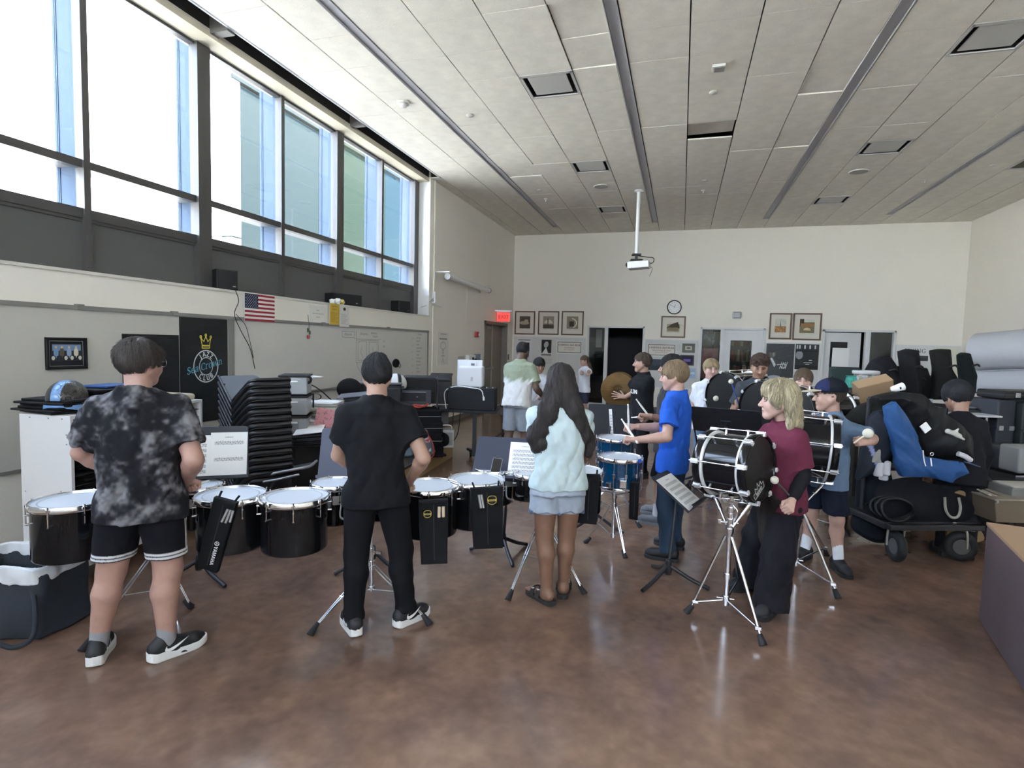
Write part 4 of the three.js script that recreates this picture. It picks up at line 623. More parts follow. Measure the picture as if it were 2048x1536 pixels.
  ppl.cym = person({
    label: 'curly-haired boy in black tee with white letters holding a cymbal', at: [-0.439,-7.149], face: -122, H: 1.55, w: 0.95, cell: 0.013, headCell: 0.005, handCell: 0.0045, look: 24, skin: [0.361, 0.218, 0.160],
    hair: { color: [0.025, 0.016, 0.011], hi: [0.09, 0.06, 0.04], t: 0.022, top: 0.05, back: 0.0, nape: -0.07, amp: 0.011, freq: 48, curl: true, taper: 0.7, cell: 0.0055 },
    arms: [{ to: [-0.686,0.967,-7.343], elbow: [-0.554,0.864,-7.416], point: [-1, 0.15, 0.1], back: [0.1, 0.3, 1], thumb: 1, open: true }, { to: [-0.72,1.006,-7.754], elbow: [-0.549,0.896,-7.943] }],
    shirt: { hem: 0.43, w: 1.06, sleeve: 0.85, sleeveW: 1.3, color: [0.009, 0.009, 0.011], cell: 0.01, prints: [{ name: 'shirt_print', at: [0, 1.08, -0.11], n: [0.35, 0, -1], w: 0.24, h: 0.075, mat: print('lin_print', 256, 80, (c) => { c.clearRect(0, 0, 256, 80); c.fillStyle = '#e8e8e8'; c.font = 'bold 74px sans-serif'; c.textAlign = 'center'; c.fillText('LLIN', 128, 68); }) }] },
    legs: { name: 'trousers', hem: 0.05, color: [0.01, 0.01, 0.012], cell: 0.013 }, shoes: 'sneaker', shoeColor: [0.03, 0.03, 0.03],
  });
  // boy in bright blue tee
  ppl.blue = person({
    label: 'fair-haired boy in bright blue tee and jeans holding drumsticks, turned left', at: [-0.023,-4.534], face: -72, H: 1.52, w: 0.9, cell: 0.0105, headCell: 0.0045, look: -14, nod: 0.08, skin: [0.420, 0.256, 0.197],
    hair: { color: [0.085, 0.055, 0.032], hi: [0.31, 0.215, 0.12], t: 0.02, top: 0.02, temple: 0.0, back: -0.035, nape: -0.085, taper: 0.35, amp: 0.006, freq: 44, sideUp: 0.055 },
    feet: [[-0.031,-4.387, -84], [0.017,-4.678, -70]], arms: [{ to: [-0.293,0.932,-4.256], elbow: [-0.041,0.933,-4.248], point: [-1, 0.05, -0.15], back: [0, 1, 0.35] }, { to: [-0.319,0.99,-4.567], elbow: [-0.165,0.927,-4.66], point: [-1, 0, -0.1], back: [0, 1, 0.3] }],
    shirt: { hem: 0.44, w: 0.95, sleeve: 0.68, sleeveW: 1.3, color: [0.016, 0.085, 0.43], cell: 0.007, fold: 0.011 },
    legs: { name: 'jeans', hem: 0.045, w: 0.92, hemR: 0.043, kneeR: 0.045, fold: 0.008, color: (x, y, z) => { const n = 0.6 + 0.4 * noise3(x * 8, y * 4, z * 8); return [0.03 * n + 0.01, 0.055 * n + 0.015, 0.10 * n + 0.02]; } }, shoes: 'slip', shoeColor: [0.01, 0.01, 0.011], soleColor: [0.015, 0.015, 0.015],
  });
  ppl.dark = person({
    label: 'black-haired person in charcoal tee and grey clogs, mostly hidden behind the boy in blue', at: [-0.065,-5.429], face: -78, H: 1.56, w: 1.02, cell: 0.0125, headCell: 0.006, look: -20, skin: [0.319, 0.189, 0.139], noFace: true, handCell: 0.005,
    hair: { color: [0.006, 0.006, 0.007], hi: [0.018, 0.017, 0.018], t: 0.022, top: 0.02, back: -0.03, nape: -0.075, taper: 0.4, amp: 0.005, cell: 0.006, sideUp: 0.04 },
    feet: [[-0.149,-5.239, -80], [-0.144,-5.566, -75]], arms: [{ to: [-0.248,1.017,-5.113], elbow: [-0.045,0.929,-5.272], point: [-1, 0.1, 0] }, { to: [-0.258,0.954,-5.524] }],
    shirt: { hem: 0.42, w: 1.1, sleeve: 0.8, sleeveW: 1.25, color: [0.035, 0.036, 0.04], cell: 0.011 }, legs: { hem: 0.28, color: [0.012, 0.012, 0.014], cell: 0.012 }, shoes: 'slip', shoeColor: [0.13, 0.14, 0.15], soleColor: [0.16, 0.17, 0.18], socks: { color: [0.4, 0.4, 0.42], h: 0.3 },
  });
  ppl.white = person({
    label: 'blond boy in white tee and jeans standing behind the farthest bass drum', at: [0.34, -6.9], face: 172, H: 1.505, w: 0.93, cell: 0.012, headCell: 0.0048, look: -6, skin: [0.437, 0.277, 0.223], iris: [0.06, 0.08, 0.1],
    hair: { color: [0.16, 0.105, 0.055], hi: [0.43, 0.33, 0.19], t: 0.02, top: 0.03, temple: -0.005, back: -0.02, nape: -0.075, amp: 0.007, freq: 44, taper: 0.5, cell: 0.005, part: true },
    arms: [{ to: [0.585,0.997,-7.139], elbow: [0.666,0.889,-7.364] }, { to: [0.301,1.032,-6.847], elbow: [0.196,0.922,-7.069], point: [1, 0.1, 0.15], back: [-0.1, 0.8, 0.6] }],
    shirt: { hem: 0.46, w: 1.04, sleeve: 0.7, sleeveW: 1.3, color: [0.60, 0.62, 0.65], cell: 0.0095, fold: 0.008 }, legs: { name: 'jeans', hem: 0.05, color: [0.13, 0.19, 0.28], cell: 0.012 }, shoes: 'sneaker', shoeColor: [0.05, 0.05, 0.06],
  });
  ppl.grey = person({
    label: 'boy with curly brown hair in slate tee looking down over a bass drum', at: [0.78, -6.3], face: 176, H: 1.58, w: 0.97, cell: 0.012, headCell: 0.0048, look: 4, nod: 0.34, skin: [0.286, 0.160, 0.105],
    hair: { color: [0.022, 0.012, 0.009], hi: [0.08, 0.042, 0.028], t: 0.026, top: 0.055, back: 0.01, nape: -0.03, amp: 0.012, freq: 46, curl: true, taper: 0.9, cell: 0.005, extra: [ell([0, 0.1, -0.05], [0.075, 0.045, 0.055])] },
    arms: [{ to: [0.948,0.953,-6.407], elbow: [1.012,0.919,-6.738] }, { to: [0.573,1.037,-6.144], elbow: [0.56,0.957,-6.396], point: [0.25, 0.95, 0.2], back: [-0.2, 0, 1] }],
    shirt: { hem: 0.44, w: 1.07, sleeve: 0.72, sleeveW: 1.25, color: [0.045, 0.05, 0.06], cell: 0.0095, prints: [{ name: 'shirt_print', at: [-0.02, 1.1, -0.1], n: [0.1, 0, -1], w: 0.1, h: 0.1, mat: print('ring_print', 128, 128, (c) => { c.clearRect(0, 0, 128, 128); c.strokeStyle = '#a9b0ba'; c.lineWidth = 14; c.beginPath(); c.arc(64, 64, 40, 0.7, 5.9); c.stroke(); }) }] }, legs: { name: 'trousers', hem: 0.05, color: [0.02, 0.02, 0.025], cell: 0.013 }, shoes: 'sneaker', shoeColor: [0.03, 0.03, 0.03],
  });
  ppl.hid = person({
    label: 'brown-haired boy whose eyes look over a bass drum, face half hidden', at: [1.13, -5.95], face: 184, H: 1.45, w: 0.94, cell: 0.013, headCell: 0.0048, look: 8, skin: [0.420, 0.260, 0.206],
    hair: { color: [0.045, 0.028, 0.017], hi: [0.15, 0.10, 0.062], t: 0.018, top: 0.03, back: -0.015, nape: -0.065, amp: 0.005, freq: 44, taper: 0.7, cell: 0.005, part: true },
    arms: [{ to: [1.3, 0.95, -5.65] }, { to: [0.92, 0.95, -5.65] }], shirt: { hem: 0.45, sleeve: 0.66, sleeveW: 1.2, color: [0.04, 0.04, 0.05], cell: 0.012 }, legs: { hem: 0.3, color: [0.02, 0.02, 0.025], cell: 0.013 }, shoes: 'sneaker', shoeColor: [0.03, 0.03, 0.03],
  });
  // person with layered blond hair at the near bass drum
  ppl.maroon = person({
    label: 'person with layered blond hair in maroon tee at the nearest bass drum', at: [0.657,-3.858], face: -118, H: 1.40, w: 0.98, lean: 0.08, cell: 0.0105, headCell: 0.0042, look: 22, nod: -0.04, headSize: 1.08, skin: [0.479, 0.311, 0.252],
    hair: { color: [0.07, 0.055, 0.04], hi: [0.52, 0.44, 0.27], t: 0.021, top: 0.03, temple: 0.0, back: -0.045, nape: -0.11, taper: 0.0, amp: 0.008, freq: 40, sideUp: 0.02, cell: 0.004, box: [[-0.16, -0.22, -0.15], [0.16, 0.17, 0.19]],
      extra: [ell([0, 0.075, 0.0], [0.085, 0.075, 0.105]), lock([[0.05, 0.03, 0.05], [0.07, -0.05, 0.06], [0.075, -0.12, 0.06], [0.1, -0.17, 0.07]], 0.05, 0.014), lock([[-0.05, 0.03, 0.05], [-0.075, -0.05, 0.06], [-0.08, -0.12, 0.06], [-0.09, -0.18, 0.06]], 0.05, 0.014), lock([[-0.06, 0.07, -0.05], [-0.085, 0.02, -0.045], [-0.092, -0.03, -0.02]], 0.035, 0.012), lock([[0.06, 0.07, -0.05], [0.085, 0.02, -0.045], [0.09, -0.03, -0.02]], 0.035, 0.012), lock([[0, 0.0, 0.08], [0, -0.07, 0.1], [-0.02, -0.13, 0.11], [-0.03, -0.18, 0.13]], 0.055, 0.014), lock([[-0.05, -0.05, 0.085], [-0.06, -0.12, 0.1], [-0.07, -0.18, 0.09]], 0.04, 0.012)] },
    feet: [[0.601,-3.709, -150], [0.523,-4.045, -120]], arms: [{ to: [0.667,0.747,-3.608], elbow: [0.816,0.797,-3.866], point: [-0.3, -0.5, 0.75], back: [0.7, 0.5, 0.5] }, { to: [0.255,0.753,-3.936], elbow: [0.431,0.723,-4.143] }],
    shirt: { hem: 0.45, w: 1.05, sleeve: 0.78, sleeveW: 1.3, color: [0.115, 0.022, 0.042], cell: 0.008, fold: 0.007 },
    legs: { name: 'trousers', hem: 0.03, w: 1.2, hemR: 0.06, kneeR: 0.06, fold: 0.012, color: [0.012, 0.011, 0.014], cell: 0.009 }, shoes: 'boot', shoeColor: [0.01, 0.01, 0.011], soleColor: [0.01, 0.01, 0.01], soleH: 0.034,
  });
  { const p = ppl.maroon, a = p.arms[0]; const f = su(0.02, cap(lerpv(a.S, a.E, 0.7), a.E, 0.052, 0.048), cap(a.E, lerpv(a.E, a.W, 0.86), 0.048, 0.034)), fn = (x, y, z) => f(x, y, z) + 0.004 * noise3(x * 25, y * 25, z * 25); obj('arm_sleeve', net(fn, ...bounds([a.S, a.E, a.W], 0.05), 0.008, () => black), clothM, p.g);
    const H = p.H, wrap = loft([[0.24 * H, 0.02, 0.014, -0.1, -0.03], [0.33 * H, 0.075, 0.02, -0.115, -0.015], [0.42 * H, 0.135, 0.07, -0.05], [0.5 * H, 0.15, 0.1, -0.02], [0.545 * H, 0.14, 0.1, 0]]), wf = (x, y, z) => wrap(x, y, z) + 0.012 * noise3(x * 16, y * 5, z * 12) + 0.005 * noise3(x * 40, y * 12, z * 30); obj('tied_jacket', net(wf, [-0.22, 0.2 * H, -0.22], [0.22, 0.57 * H, 0.18], 0.009, (x, y, z) => { const n = 1 + 0.15 * noise3(x * 40, y * 40, z * 40); return [0.022 * n, 0.017 * n, 0.015 * n]; }), clothM, p.g); }
  // boy with cap
  ppl.cap = person({
    label: 'boy in navy cap, steel blue tee and white socks at a bass drum', at: [1.102,-4.727], face: -112, H: 1.385, w: 1.02, cell: 0.0105, headCell: 0.0045, look: 22, nod: 0.02, headSize: 1.06, skin: [0.395, 0.244, 0.189],
    hair: { color: [0.02, 0.014, 0.01], hi: [0.05, 0.036, 0.026], t: 0.012, top: 0.05, back: 0.0, nape: -0.06, amp: 0.004, taper: 0.6, sideUp: 0.05 },
    feet: [[1.193,-4.618, 166], [0.997,-4.795, -140]], arms: [{ to: [1.293,1.002,-4.473], elbow: [1.482,0.966,-4.789], point: [-0.9, 0.02, 0.3], back: [0.2, 0.25, 0.9], thumb: 1, r: 1.08 }, { to: [0.833,0.814,-4.898], elbow: [0.991,0.761,-5.15] }],
    shirt: { hem: 0.44, w: 1.12, sleeve: 0.8, sleeveW: 1.35, color: [0.10, 0.15, 0.22], cell: 0.009, fold: 0.008 },
    legs: { hem: 0.31, w: 1.05, hemR: 0.066, color: [0.007, 0.009, 0.018], cell: 0.01 }, socks: { color: [0.66, 0.67, 0.69], h: 0.42 }, shoes: 'sneaker', shoeColor: [0.008, 0.008, 0.009], soleColor: [0.01, 0.01, 0.011], shoeSize: 1.05,
  });
  { const p = ppl.cap, crown = ell([0, 0.045, 0.012], [0.098, 0.098, 0.116]), cf = (x, y, z) => Math.max(crown(x, y, z), 0.038 + 0.12 * Math.min(0, z + 0.05) * 0 - 0.12 * z * 0.4 - y), bill = (x, y, z) => { const r = Math.hypot(x / 0.078, (z + 0.06) / 0.135) - 1; return Math.max(r * 0.08, Math.abs(y - 0.046 - 0.9 * x * -x + (z + 0.1) * -0.16) - 0.004, z + 0.07); };
    const g1 = net(cf, [-0.13, -0.03, -0.14], [0.13, 0.16, 0.15], 0.005, (x, y, z) => (z < -0.02 ? [0.016, 0.02, 0.06] : [0.008, 0.009, 0.014])); g1.applyMatrix4(p.HM); const c = obj('cap', g1, clothM, p.g);
    const g2 = net(bill, [-0.1, 0.0, -0.22], [0.1, 0.08, -0.05], 0.004, () => [0.42, 0.36, 0.26]); g2.applyMatrix4(p.HM); obj('cap_bill', g2, clothM, c);
    const b = ball(0.008, 0, 0.145, 0.012); b.applyMatrix4(p.HM); obj('cap_button', colored(prep(b), [0.01, 0.01, 0.015]), clothM, c); }
  // person with dark hair stooping behind the coat cart
  ppl.stoop = person({
    label: 'person with short black hair stooping behind the jackets, ear and neck showing', at: [2.202,-5.318], face: 4, H: 1.38, headSize: 1.2, w: 1, lean: 0.3, nod: 0.45, look: -14, tilt: 0.2, cell: 0.014, headCell: 0.005, noFace: true, handCell: 0.007, skin: [0.277, 0.160, 0.109],
    hair: { color: [0.006, 0.006, 0.008], hi: [0.014, 0.014, 0.018], t: 0.02, top: 0.03, back: -0.02, nape: -0.05, amp: 0.004, taper: 0.6, sideUp: 0.04 }, shirt: { hem: 0.42, sleeve: 1.2, color: [0.009, 0.009, 0.011], cell: 0.012 }, legs: { name: 'trousers', hem: 0.05, color: [0.01, 0.01, 0.012], cell: 0.014 }, shoes: 'sneaker', shoeColor: [0.02, 0.02, 0.02],
  });
}

// ---------- drums and their stands ----------
const blackLacquer = M('black_lacquer', new THREE.Color(0.005, 0.005, 0.006), 0.16, 0, { specularIntensity: 0.4, clearcoat: 0.3, clearcoatRoughness: 0.05 });
const drumHead = M('drum_head', new THREE.Color(0.52, 0.56, 0.60), 0.28), headRing = M('head_ring', new THREE.Color(0.3, 0.33, 0.36), 0.3), darkHead = M('dark_head', new THREE.Color(0.011, 0.011, 0.0105), 0.4, 0, { specularIntensity: 0.5 });
const blueSparkle = (() => { const t = dataTex(512, 512, (u, v) => { const s = hash3((u * 512) | 0, (v * 512) | 0, 5), k = s > 0.9 ? 1.9 : 0.65 + 0.5 * s; return [4 * k, 62 * k, 96 * k]; }, true); return M('blue_sparkle', 0xffffff, 0.2, 0.25, { map: scaled(t, 2.2), clearcoat: 1, clearcoatRoughness: 0.08 }); })();
const alu = M('aluminium', new THREE.Color(0.52, 0.53, 0.54), 0.35, 0.9);
function orient(o, a, b) { const d = v3(b).sub(v3(a)).normalize(); o.quaternion.setFromUnitVectors(V3(0, 1, 0), d); return o; }
// open-bottomed upright drum with its head at y = 0; a part with hoop, head and tension rods as sub-parts
function uprightDrum(parent, x, y, z, r, h, shellMat, lugs, turn = 0, bottomHoop = false) {
  const shell = lathe([[r - 0.008, -h + 0.012], [r - 0.004, -h], [r - 0.001, -h + 0.004], [r, -h + 0.012], [r, -0.012], [r - 0.006, -0.006]], 40), g = obj('drum', shell, shellMat, parent);
  g.position.set(x, y, z); g.rotation.y = turn;
  obj('hoop', [lathe([[r + 0.002, -0.022], [r + 0.012, -0.022], [r + 0.013, -0.01], [r + 0.009, 0.008], [r + 0.004, 0.011], [r + 0.001, 0.004], [r + 0.002, -0.022]], 44)].concat(bottomHoop ? [lathe([[r + 0.002, -h - 0.006], [r + 0.012, -h - 0.006], [r + 0.012, -h + 0.02], [r + 0.002, -h + 0.02], [r + 0.002, -h - 0.006]], 44)] : []), chrome, g);
  obj('head', lathe([[r + 0.001, -0.002], [r * 0.8, 0.0005], [0, 0.001]].reverse(), 44), drumHead, g); obj('head_ring', lathe([[r * 0.80, 0.0015], [r * 0.82, 0.0022], [r * 0.84, 0.0015]], 44), headRing, g);
  if (bottomHoop) obj('bottom_head', lathe([[0, -h], [r, -h]], 40), drumHead, g);
  for (let i = 0; i < lugs; i++) {
    const a = (i + 0.5) / lugs * 2 * PI, c = Math.cos(a), s = Math.sin(a), R = r + 0.016, len = bottomHoop ? h : Math.min(0.085, h * 0.45);
    const p = [rod([c * R, 0.004, s * R], [c * R, -len, s * R], 0.0035, 0.0035, 6), box(0.014, 0.016, 0.02, c * (r + 0.01), -0.004, s * (r + 0.01), 0.003, 0, -a), rod([c * R, 0.004, s * R], [c * R, 0.016, s * R], 0.0045, 0.0045, 6)];
    if (bottomHoop) p.push(box(0.02, 0.03, 0.02, c * (r + 0.008), -h * 0.5, s * (r + 0.008), 0.004, 0, -a)); else for (const yy of [-len, -len * 0.45]) p.push(rod([c * r, yy, s * r], [c * (R + 0.004), yy, s * (R + 0.004)], 0.006, 0.005, 8));
    obj('tension_rod', p, chrome, g);
  }
  return g;
}
// marching tenors: five drums on one rail; position of the middle of the outer pair, player looks along face
function tenors(label, x, z, y, face) {
  const t = thing('tenor_drums', label, 'drums', [x, y, z], -face * PI / 180, 'marching tenor drum sets');
  for (const [dx, dz, r, h, k] of [[-0.385, 0, 0.176, 0.285, 0.3], [0.385, 0, 0.176, 0.285, 0.9], [-0.145, -0.25, 0.13, 0.235, 0.1], [0.145, -0.25, 0.13, 0.235, 0.6], [0, -0.02, 0.08, 0.13, 0.2]]) uprightDrum(t, dx, 0, dz, r, h, blackLacquer, r > 0.15 ? 8 : 6, k);
  obj('mount_rail', [box(0.34, 0.05, 0.02, 0.0, -0.075, -0.115, 0.004), box(0.09, 0.06, 0.05, 0.235, -0.075, -0.09, 0.006, 0, 0.6), box(0.09, 0.06, 0.05, -0.235, -0.075, -0.09, 0.006, 0, -0.6), box(0.05, 0.12, 0.04, 0, -0.12, -0.13, 0.005), rod([0.2, -0.06, -0.14], [0.27, -0.01, -0.17], 0.007), rod([-0.2, -0.06, -0.14], [-0.27, -0.01, -0.17], 0.007), tube([[0.12, -0.09, -0.1], [0.13, -0.16, -0.06], [0.1, -0.17, -0.02]], 0.006), tube([[-0.12, -0.09, -0.1], [-0.13, -0.16, -0.06], [-0.1, -0.17, -0.02]], 0.006)], alu, t);
  return t;
}
// chrome tripod: c = foot of the pole, feet on the floor, top height
function tripod(name, label, c, feet, top, o = {}) {
  const t = thing(name, label, 'drum stand', [c[0], 0, c[1]], 0, o.group ?? 'chrome drum stands'), hub = o.hub ?? 0.34, low = o.low ?? 0.12, m = o.mat ?? chrome;
  obj('pole', [rod([0, low, 0], [0, hub + 0.1, 0], 0.015, 0.015, 14), rod([0, hub + 0.08, 0], [0, top, 0], 0.0115, 0.0115, 12)], m, t);
  for (const q of [rod([0, hub - 0.02, 0], [0, hub + 0.03, 0], 0.022, 0.022, 14), rod([0, hub + 0.07, 0], [0, hub + 0.11, 0], 0.02, 0.018, 14), rod([0, low - 0.01, 0], [0, low + 0.02, 0], 0.02, 0.02, 14), rod([0.01, hub + 0.09, 0], [0.05, hub + 0.09, 0.01], 0.005), box(0.034, 0.016, 0.006, 0.055, hub + 0.09, 0.011, 0.002)].concat(o.top ? [] : [rod([0, top - 0.05, 0], [0, top - 0.01, 0], 0.02, 0.018, 12)])) obj('clamp', q, m, t);
  for (const f of feet) {
    const d = V3(f[0] - c[0], 0, f[1] - c[1]), n = d.clone().normalize(), q = V3(-n.z, 0, n.x).multiplyScalar(0.011), A = V3(0, hub, 0).addScaledVector(n, 0.02), B = d.clone().multiplyScalar(0.96).setY(0.03), K = A.clone().lerp(B, 0.52);
    const gs = []; for (const s of [1, -1]) gs.push(rod(A.clone().addScaledVector(q, s), B.clone().addScaledVector(q, s * 0.4), 0.0055, 0.0055, 8));
    gs.push(rod(V3(0, low, 0).addScaledVector(n, 0.016), K, 0.0055, 0.0055, 8), rod(K.clone().addScaledVector(q, 1.4), K.clone().addScaledVector(q, -1.4), 0.006));
    const leg = obj('leg', gs, m, t), P = d.clone(); obj('rubber_foot', [rod(B.clone().setY(0.05).addScaledVector(n, -0.03), P.clone().setY(0.002).addScaledVector(n, 0.008), 0.012, 0.021, 12)], rubber, leg);
  }
  return t;
}
tenors('set of five black tenor drums before the boy in tie-dye, far left', ...[-2.704,-2.32], 0.74, -30);
tenors('set of five black tenor drums before the boy in black', ...[-1.738,-2.865], 0.74, -41);
tenors('set of five black tenor drums before the long-haired girl', ...[-0.95,-3.638], 0.74, -43);
tripod('tenor_stand', 'chrome tripod stand under the leftmost tenor drums', [-2.896,-2.504], [[-2.857,-2.032], [-2.735,-2.575], [-2.372,-2.183]], 0.64, { hub: 0.36 });
tripod('tenor_stand', 'chrome tripod stand under the middle tenor drums, between the black trousers', [-1.768,-2.994], [[-1.875,-2.549], [-1.316,-2.866], [-2.094,-3.513]], 0.64, { hub: 0.24, low: 0.09 });
tripod('tenor_stand', 'chrome tripod stand around the sandals of the long-haired girl', [-0.877,-3.775], [[-0.979,-3.324], [-0.538,-3.576], [-0.933,-4.27]], 0.64, { hub: 0.42 });
// snares
function snare(label, p, r, h) { const t = thing('snare_drum', label, 'drum', p, 0, 'blue sparkle snare drums'); uprightDrum(t, 0, 0, 0, r, h, blueSparkle, 12, 0.13, true); obj('strainer', [box(0.05, 0.06, 0.03, 0.05, -h * 0.72, r + 0.018, 0.004), rod([0.05, -h * 0.9, r + 0.02], [0.1, -h * 0.9, r + 0.03], 0.006), box(0.04, 0.04, 0.02, -0.06, -h * 0.8, r + 0.014, 0.004)], chrome, t); return t; }
const S1 = [-0.423,0.759,-4.435], S2 = [-0.546,0.774,-5.267];
snare('nearer blue sparkle snare drum, in front of the boy in blue', S1, 0.165, 0.235); snare('farther blue sparkle snare drum, behind the nearer one', S2, 0.172, 0.235);
function snareStand(label, c, feet, s, r) { const t = tripod('snare_stand', label, c, feet, s[1] - 0.3, { hub: 0.36, top: 1 }); const y = s[1] - 0.3 - 0.01, g = []; for (let i = 0; i < 3; i++) { const a = i * 2.1 + 0.5, x = Math.cos(a), z = Math.sin(a), ox = s[0] - c[0], oz = s[2] - c[1]; g.push(tube([[0, y, 0], [ox + x * 0.08, y + 0.035, oz + z * 0.08], [ox + x * r, y + 0.045, oz + z * r], [ox + x * (r + 0.022), y + 0.06, oz + z * (r + 0.022)], [ox + x * (r + 0.022), y + 0.09, oz + z * (r + 0.022)]], 0.0065, 20, 7)); } obj('basket', g, chrome, t); return t; }
snareStand('chrome snare stand on splayed double legs under the nearer snare', [S1[0] - 0.03, S1[2]], [[-0.681,-4.535], [-0.342,-4.314], [-0.499,-4.954]], S1, 0.165);
snareStand('chrome snare stand under the farther snare', [S2[0], S2[2]], [[S2[0] - 0.28, S2[2] + 0.1], [S2[0] + 0.26, S2[2] + 0.16], [S2[0], S2[2] - 0.3]], S2, 0.172);
// bass drums, a = centre of the left head, b = centre of the right head
const crest = canvasTex(256, 256, (c) => { c.clearRect(0, 0, 256, 256); c.strokeStyle = '#c9ced2'; c.fillStyle = '#c9ced2'; c.lineWidth = 12; c.beginPath(); c.moveTo(50, 60); c.quadraticCurveTo(128, 10, 206, 60); c.quadraticCurveTo(230, 120, 206, 180); c.quadraticCurveTo(128, 250, 50, 180); c.quadraticCurveTo(26, 120, 50, 60); c.stroke(); c.fillRect(34, 108, 188, 46); c.fillStyle = '#111'; c.font = 'bold 42px sans-serif'; c.textAlign = 'center'; c.fillText('MAPEX', 128, 146); c.fillStyle = '#c9ced2'; c.beginPath(); c.arc(128, 88, 34, PI, 0); c.fill(); for (const x of [90, 128, 166]) { c.beginPath(); c.arc(x, 186, 13, 0, 7); c.fill(); } });
const crestM = new THREE.MeshStandardMaterial({ map: crest, transparent: true, alphaTest: 0.5, roughness: 0.35, metalness: 0.4 }); crestM.name = 'drum_badge';
const remo = canvasTex(256, 160, (c) => { c.clearRect(0, 0, 256, 160); c.strokeStyle = c.fillStyle = '#d4d4d0'; c.lineWidth = 7; c.beginPath(); c.moveTo(14, 150); c.lineTo(6, 84); c.lineTo(52, 88); c.lineTo(62, 40); c.lineTo(104, 76); c.lineTo(128, 14); c.lineTo(152, 76); c.lineTo(194, 40); c.lineTo(204, 88); c.lineTo(250, 84); c.lineTo(242, 150); c.closePath(); c.stroke(); c.font = 'bold 50px sans-serif'; c.textAlign = 'center'; c.fillText('REMO', 128, 138); });
const remoM = new THREE.MeshStandardMaterial({ map: remo, transparent: true, alphaTest: 0.5, roughness: 0.5 }); remoM.name = 'head_print';
const litEdge = M('lit_hoop_edge', new THREE.Color(0.62, 0.62, 0.6), 0.3, 0.3), clawM = M('claw_metal', new THREE.Color(0.72, 0.72, 0.72), 0.3, 0.6);
function bassDrum(label, a, b, r, o = {}) {
  const A = v3(a), B = v3(b), L = A.distanceTo(B), mid = A.clone().add(B).multiplyScalar(0.5), t = thing('bass_drum', label, 'drum', mid.toArray(), 0, 'marching bass drums'), n = o.lugs ?? 8;
  const y = B.clone().sub(A).normalize(), x0 = V3(0, 1, 0).sub(y.clone().multiplyScalar(y.y)).normalize(), z0 = V3().crossVectors(x0, y); t.quaternion.setFromRotationMatrix(new THREE.Matrix4().makeBasis(x0, y, z0)); // local x is up, local y runs left to right
  const hl = L / 2;
  obj('shell', lathe([[r - 0.012, -hl + 0.03], [r - 0.012, hl - 0.03]], 56), blackLacquer, t);
  for (const s of [-1, 1]) {
    const h = obj('hoop', lathe([[r - 0.006, s * (hl - 0.046)], [r + 0.006, s * (hl - 0.046)], [r + 0.008, s * (hl - 0.02)], [r + 0.006, s * hl], [r - 0.008, s * hl], [r - 0.01, s * (hl - 0.008)]].sort(() => 0), 56), blackLacquer, t); mats.black_lacquer.side = THREE.DoubleSide;
    obj('lit_edge_ring', lathe([[r - 0.012, s * (hl - 0.062)], [r + 0.003, s * (hl - 0.06)], [r + 0.004, s * (hl - 0.047)], [r - 0.006, s * (hl - 0.046)]], 56), litEdge, h); litEdge.side = THREE.DoubleSide;  // pale ring stands in for light caught on the inner hoop edge
    const hd = obj('head', lathe([[0, s * (hl - 0.006)], [r * 0.9, s * (hl - 0.007)], [r - 0.006, s * (hl - 0.012)]], 56), darkHead, t); darkHead.side = THREE.DoubleSide;
    if (o.remo && s === 1) { const g = plane(r * 0.72, r * 0.45, 0, 0, 0); g.rotateZ(-PI / 2); g.rotateX(-PI / 2); const q = new THREE.Mesh(); g.rotateY(0.55); g.translate(-r * 0.56, hl - 0.0035, -r * 0.12); obj('head_print', g, remoM, hd, true); }
  }
  for (let i = 0; i < n; i++) {
    const q = (i + (o.phase ?? 0.5)) / n * 2 * PI, c = Math.cos(q), s = Math.sin(q), R = r + 0.017, P = (k, rad = R) => [c * rad, k, s * rad];
    const rodm = obj('tension_rod', [rod(P(-hl - 0.012), P(hl + 0.012), 0.0045, 0.0045, 8), rod(P(-hl * 0.42, r - 0.012), P(-hl * 0.42, R + 0.004), 0.009, 0.007, 8), rod(P(hl * 0.42, r - 0.012), P(hl * 0.42, R + 0.004), 0.009, 0.007, 8), rod(P(-hl * 0.42 - 0.012), P(-hl * 0.42 + 0.012), 0.0085, 0.0085, 10), rod(P(hl * 0.42 - 0.012), P(hl * 0.42 + 0.012), 0.0085, 0.0085, 10)], chrome, t);
    for (const e of [-1, 1]) obj('claw', [box(0.016, 0.046, 0.03, c * (r + 0.013), e * (hl - 0.02), s * (r + 0.013), 0.003, 0, -q), box(0.022, 0.012, 0.026, c * (r + 0.002), e * (hl + 0.003), s * (r + 0.002), 0.003, 0, -q)], clawM, rodm);
  }
  if (o.badge !== undefined) { const q = o.badge, R = r - 0.0105, W = o.badgeW ?? 0.1, P = [], UV = [], I = []; for (let j = 0; j <= 6; j++) for (let i = 0; i <= 6; i++) { const aa = q + (j / 6 - 0.5) * W * 1.1 / R, yy = (i / 6 - 0.5) * W; P.push(Math.cos(aa) * R, yy + (o.badgeY ?? 0), Math.sin(aa) * R); UV.push(i / 6, 1 - j / 6); } for (let j = 0; j < 6; j++) for (let i = 0; i < 6; i++) { const k = j * 7 + i; I.push(k, k + 1, k + 8, k, k + 8, k + 7); } const g = new THREE.BufferGeometry(); g.setAttribute('position', new THREE.BufferAttribute(new Float32Array(P), 3)); g.setAttribute('uv', new THREE.BufferAttribute(new Float32Array(UV), 2)); g.setIndex(I); g.computeVertexNormals(); crestM.side = THREE.DoubleSide; obj('badge', g, crestM, t, true); }
  return t;
}
